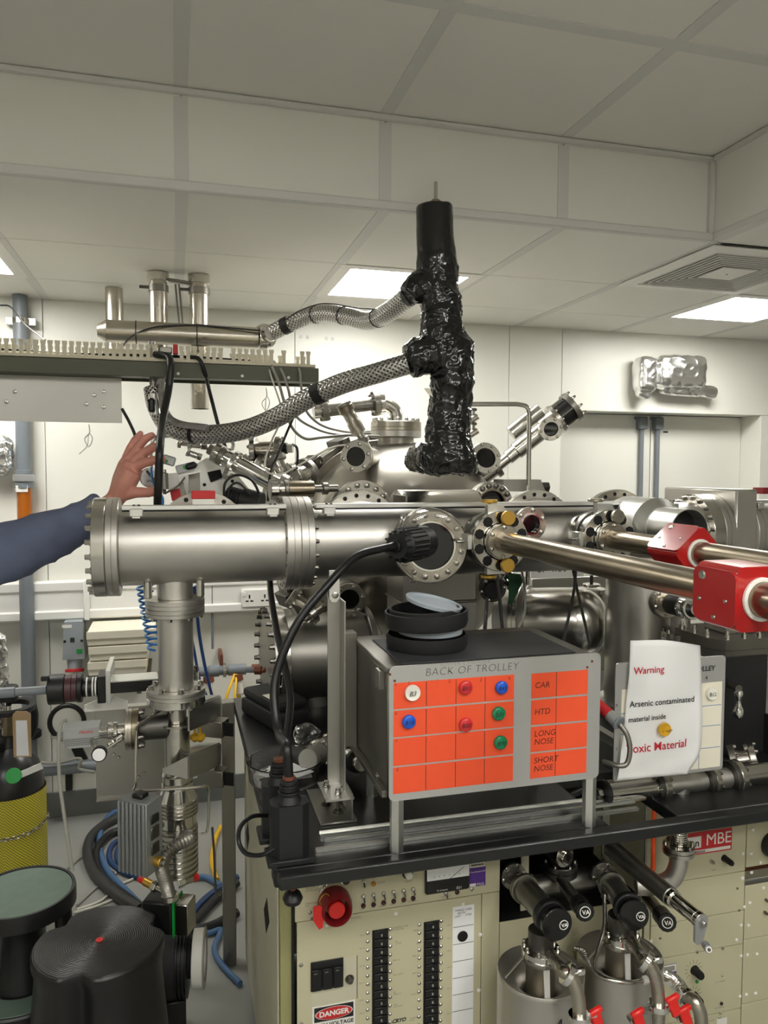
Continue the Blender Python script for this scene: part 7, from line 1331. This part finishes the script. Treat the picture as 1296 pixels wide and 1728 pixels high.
fin([(224, 792, 10, -.01), (240, 782, 8.6, -.025), (258, 777, 8, -.035), (274, 775, 6.6, -.04)])
fin([(226, 782, 10, 0), (243, 765, 8.6, -.005), (258, 755, 8, -.01), (271, 752, 6.6, -.015)])
fin([(220, 775, 9.5, .02), (233, 755, 8.2, .02), (244, 741, 7.5, .015), (256, 735, 6.4, .01)])
fin([(213, 774, 8.5, .035), (220, 756, 7.2, .04), (228, 742, 6.6, .04), (237, 732, 5.6, .035)])
remesh(g, 'hand', 'skin', per, .0032, None, 5)
g = G(); sl = [(-190, 905, 50), (-140, 935, 52), (-90, 950, 53), (-40, 945, 52), (30, 925, 47), (80, 905, 41), (120, 888, 35), (150, 873, 30), (168, 862, 27), (176, 857, 26.5)]
g.tube(spl([q(x, y, .0) for x, y, r in sl], 4), [V((sl[min(i//4, len(sl)-1)][2], 0, 0)).lerp(V((sl[min(i//4+1, len(sl)-1)][2], 0, 0)), (i % 4)/4).x*k_ for i in range((len(sl)-1)*4+1)], 28)
sh = q(-190, 905); tc_ = V((sh.x-.17, HY+.03, 0))
def ell(L): loft(g, [(V((tc_.x, tc_.y, z)), [(a_*math.cos(2*PI*i/28), b_*math.sin(2*PI*i/28)) for i in range(28)]) for z, a_, b_ in L])
ell([(.62, .2, .15), (.8, .185, .135), (1.0, .17, .12), (1.2, .19, .13), (1.34, .2, .12), (1.41, .17, .1), (1.46, .075, .07)])
g.tube([V((tc_.x+.15, tc_.y, 1.38)), sh.lerp(V((tc_.x+.15, tc_.y, 1.38)), .4), sh], [.075, .08, .088], 20)
g.tube(spl([V((tc_.x-.15, tc_.y, 1.38)), V((tc_.x-.23, tc_.y-.01, 1.2)), V((tc_.x-.24, tc_.y-.05, 1.05)), V((tc_.x-.22, tc_.y-.12, .86))], 4), .055, 18)
remesh(g, 'sleeve', 'sleeve', per, .006, lambda c: .007*noise.noise(V((c.x*9, c.y*14, c.z*16)))+.006*(1-abs(noise.noise(V((c.x*10+c.z*14, c.y*8, c.z*6)))))**2-.002, 3)

g = G()
for s_ in (-1, 1):
    g.tube([V((tc_.x+s_*.09, tc_.y, .75)), V((tc_.x+s_*.095, tc_.y-.01, .48)), V((tc_.x+s_*.1, tc_.y+.01, .08))], [.09, .068, .055], 18)
remesh(g, 'trousers', 'cabled', per, .008, None, 3)
g = G(); hc = V((tc_.x, tc_.y-.02, 1.62))
g.tube([V((tc_.x, tc_.y, 1.42)), V((tc_.x, tc_.y-.01, 1.54))], [.055, .052], 16)
for o_, r_ in ((V((0, 0, .02)), .085), (V((.012, -.02, -.035)), .066), (V((.01, .01, .04)), .086)): g.lathe([(-r_*math.cos(a_), r_*.88*math.sin(a_)) for a_ in [PI*i/14 for i in range(15)]], hc+o_, ZZ, 24)
hd_ = V((.85, -.5, 0)).normalized(); sd_ = V((.5, .85, 0)).normalized()
g.tube([hc+hd_*.075+ZZ*.01, hc+hd_*.098-ZZ*.022], [.009, .015], 10); g.tube([hc+hd_*.07-ZZ*.055-sd_*.02, hc+hd_*.078-ZZ*.055, hc+hd_*.07-ZZ*.055+sd_*.02], .008, 8)
for s_ in (-1, 1): g.tube([hc+sd_*s_*.078-ZZ*.02, hc+sd_*s_*.086+ZZ*.02], [.01, .014], 10)
remesh(g, 'head', 'skin', per, .0045, None, 4); g = G()
p_ = V((tc_.x-.22, tc_.y-.12, .86)); g.tube([p_+ZZ*.03, p_-ZZ*.05, p_-ZZ*.1], [.028, .035, .03], 12)
for i_ in range(4): g.tube([p_+V((-.024+.016*i_, 0, -.09)), p_+V((-.026+.017*i_, -.01, -.14)), p_+V((-.024+.015*i_, -.03, -.17))], [.0095, .009, .0075], 10)
g.tube([p_+V((.025, -.01, -.04)), p_+V((.045, -.03, -.08)), p_+V((.045, -.045, -.11))], [.012, .0105, .009], 10)
remesh(g, 'other_hand', 'skin', per, .0035, None, 3)
for s_ in (-1, 1): G().lathe([(-.011*math.cos(a_), .011*math.sin(a_)) for a_ in [PI*i/8 for i in range(9)]], hc+hd_*.068+sd_*s_*.03+ZZ*.012, ZZ, 12).build('eye', 'ink', per)
g = G(); g.lathe([(-.095*math.cos(a_), .087*math.sin(a_)) for a_ in [PI*.4+PI*.6*i/12 for i in range(13)]], hc+V((-.006, .004, .045)), ZZ, 28); g.build('hair', 'rubber', per)
for s_ in (-1, 1): G().box(V((tc_.x+s_*.1, tc_.y-.04, .04)), (.09, .26, .08), None, .03, 2).build('shoe', 'black', per)
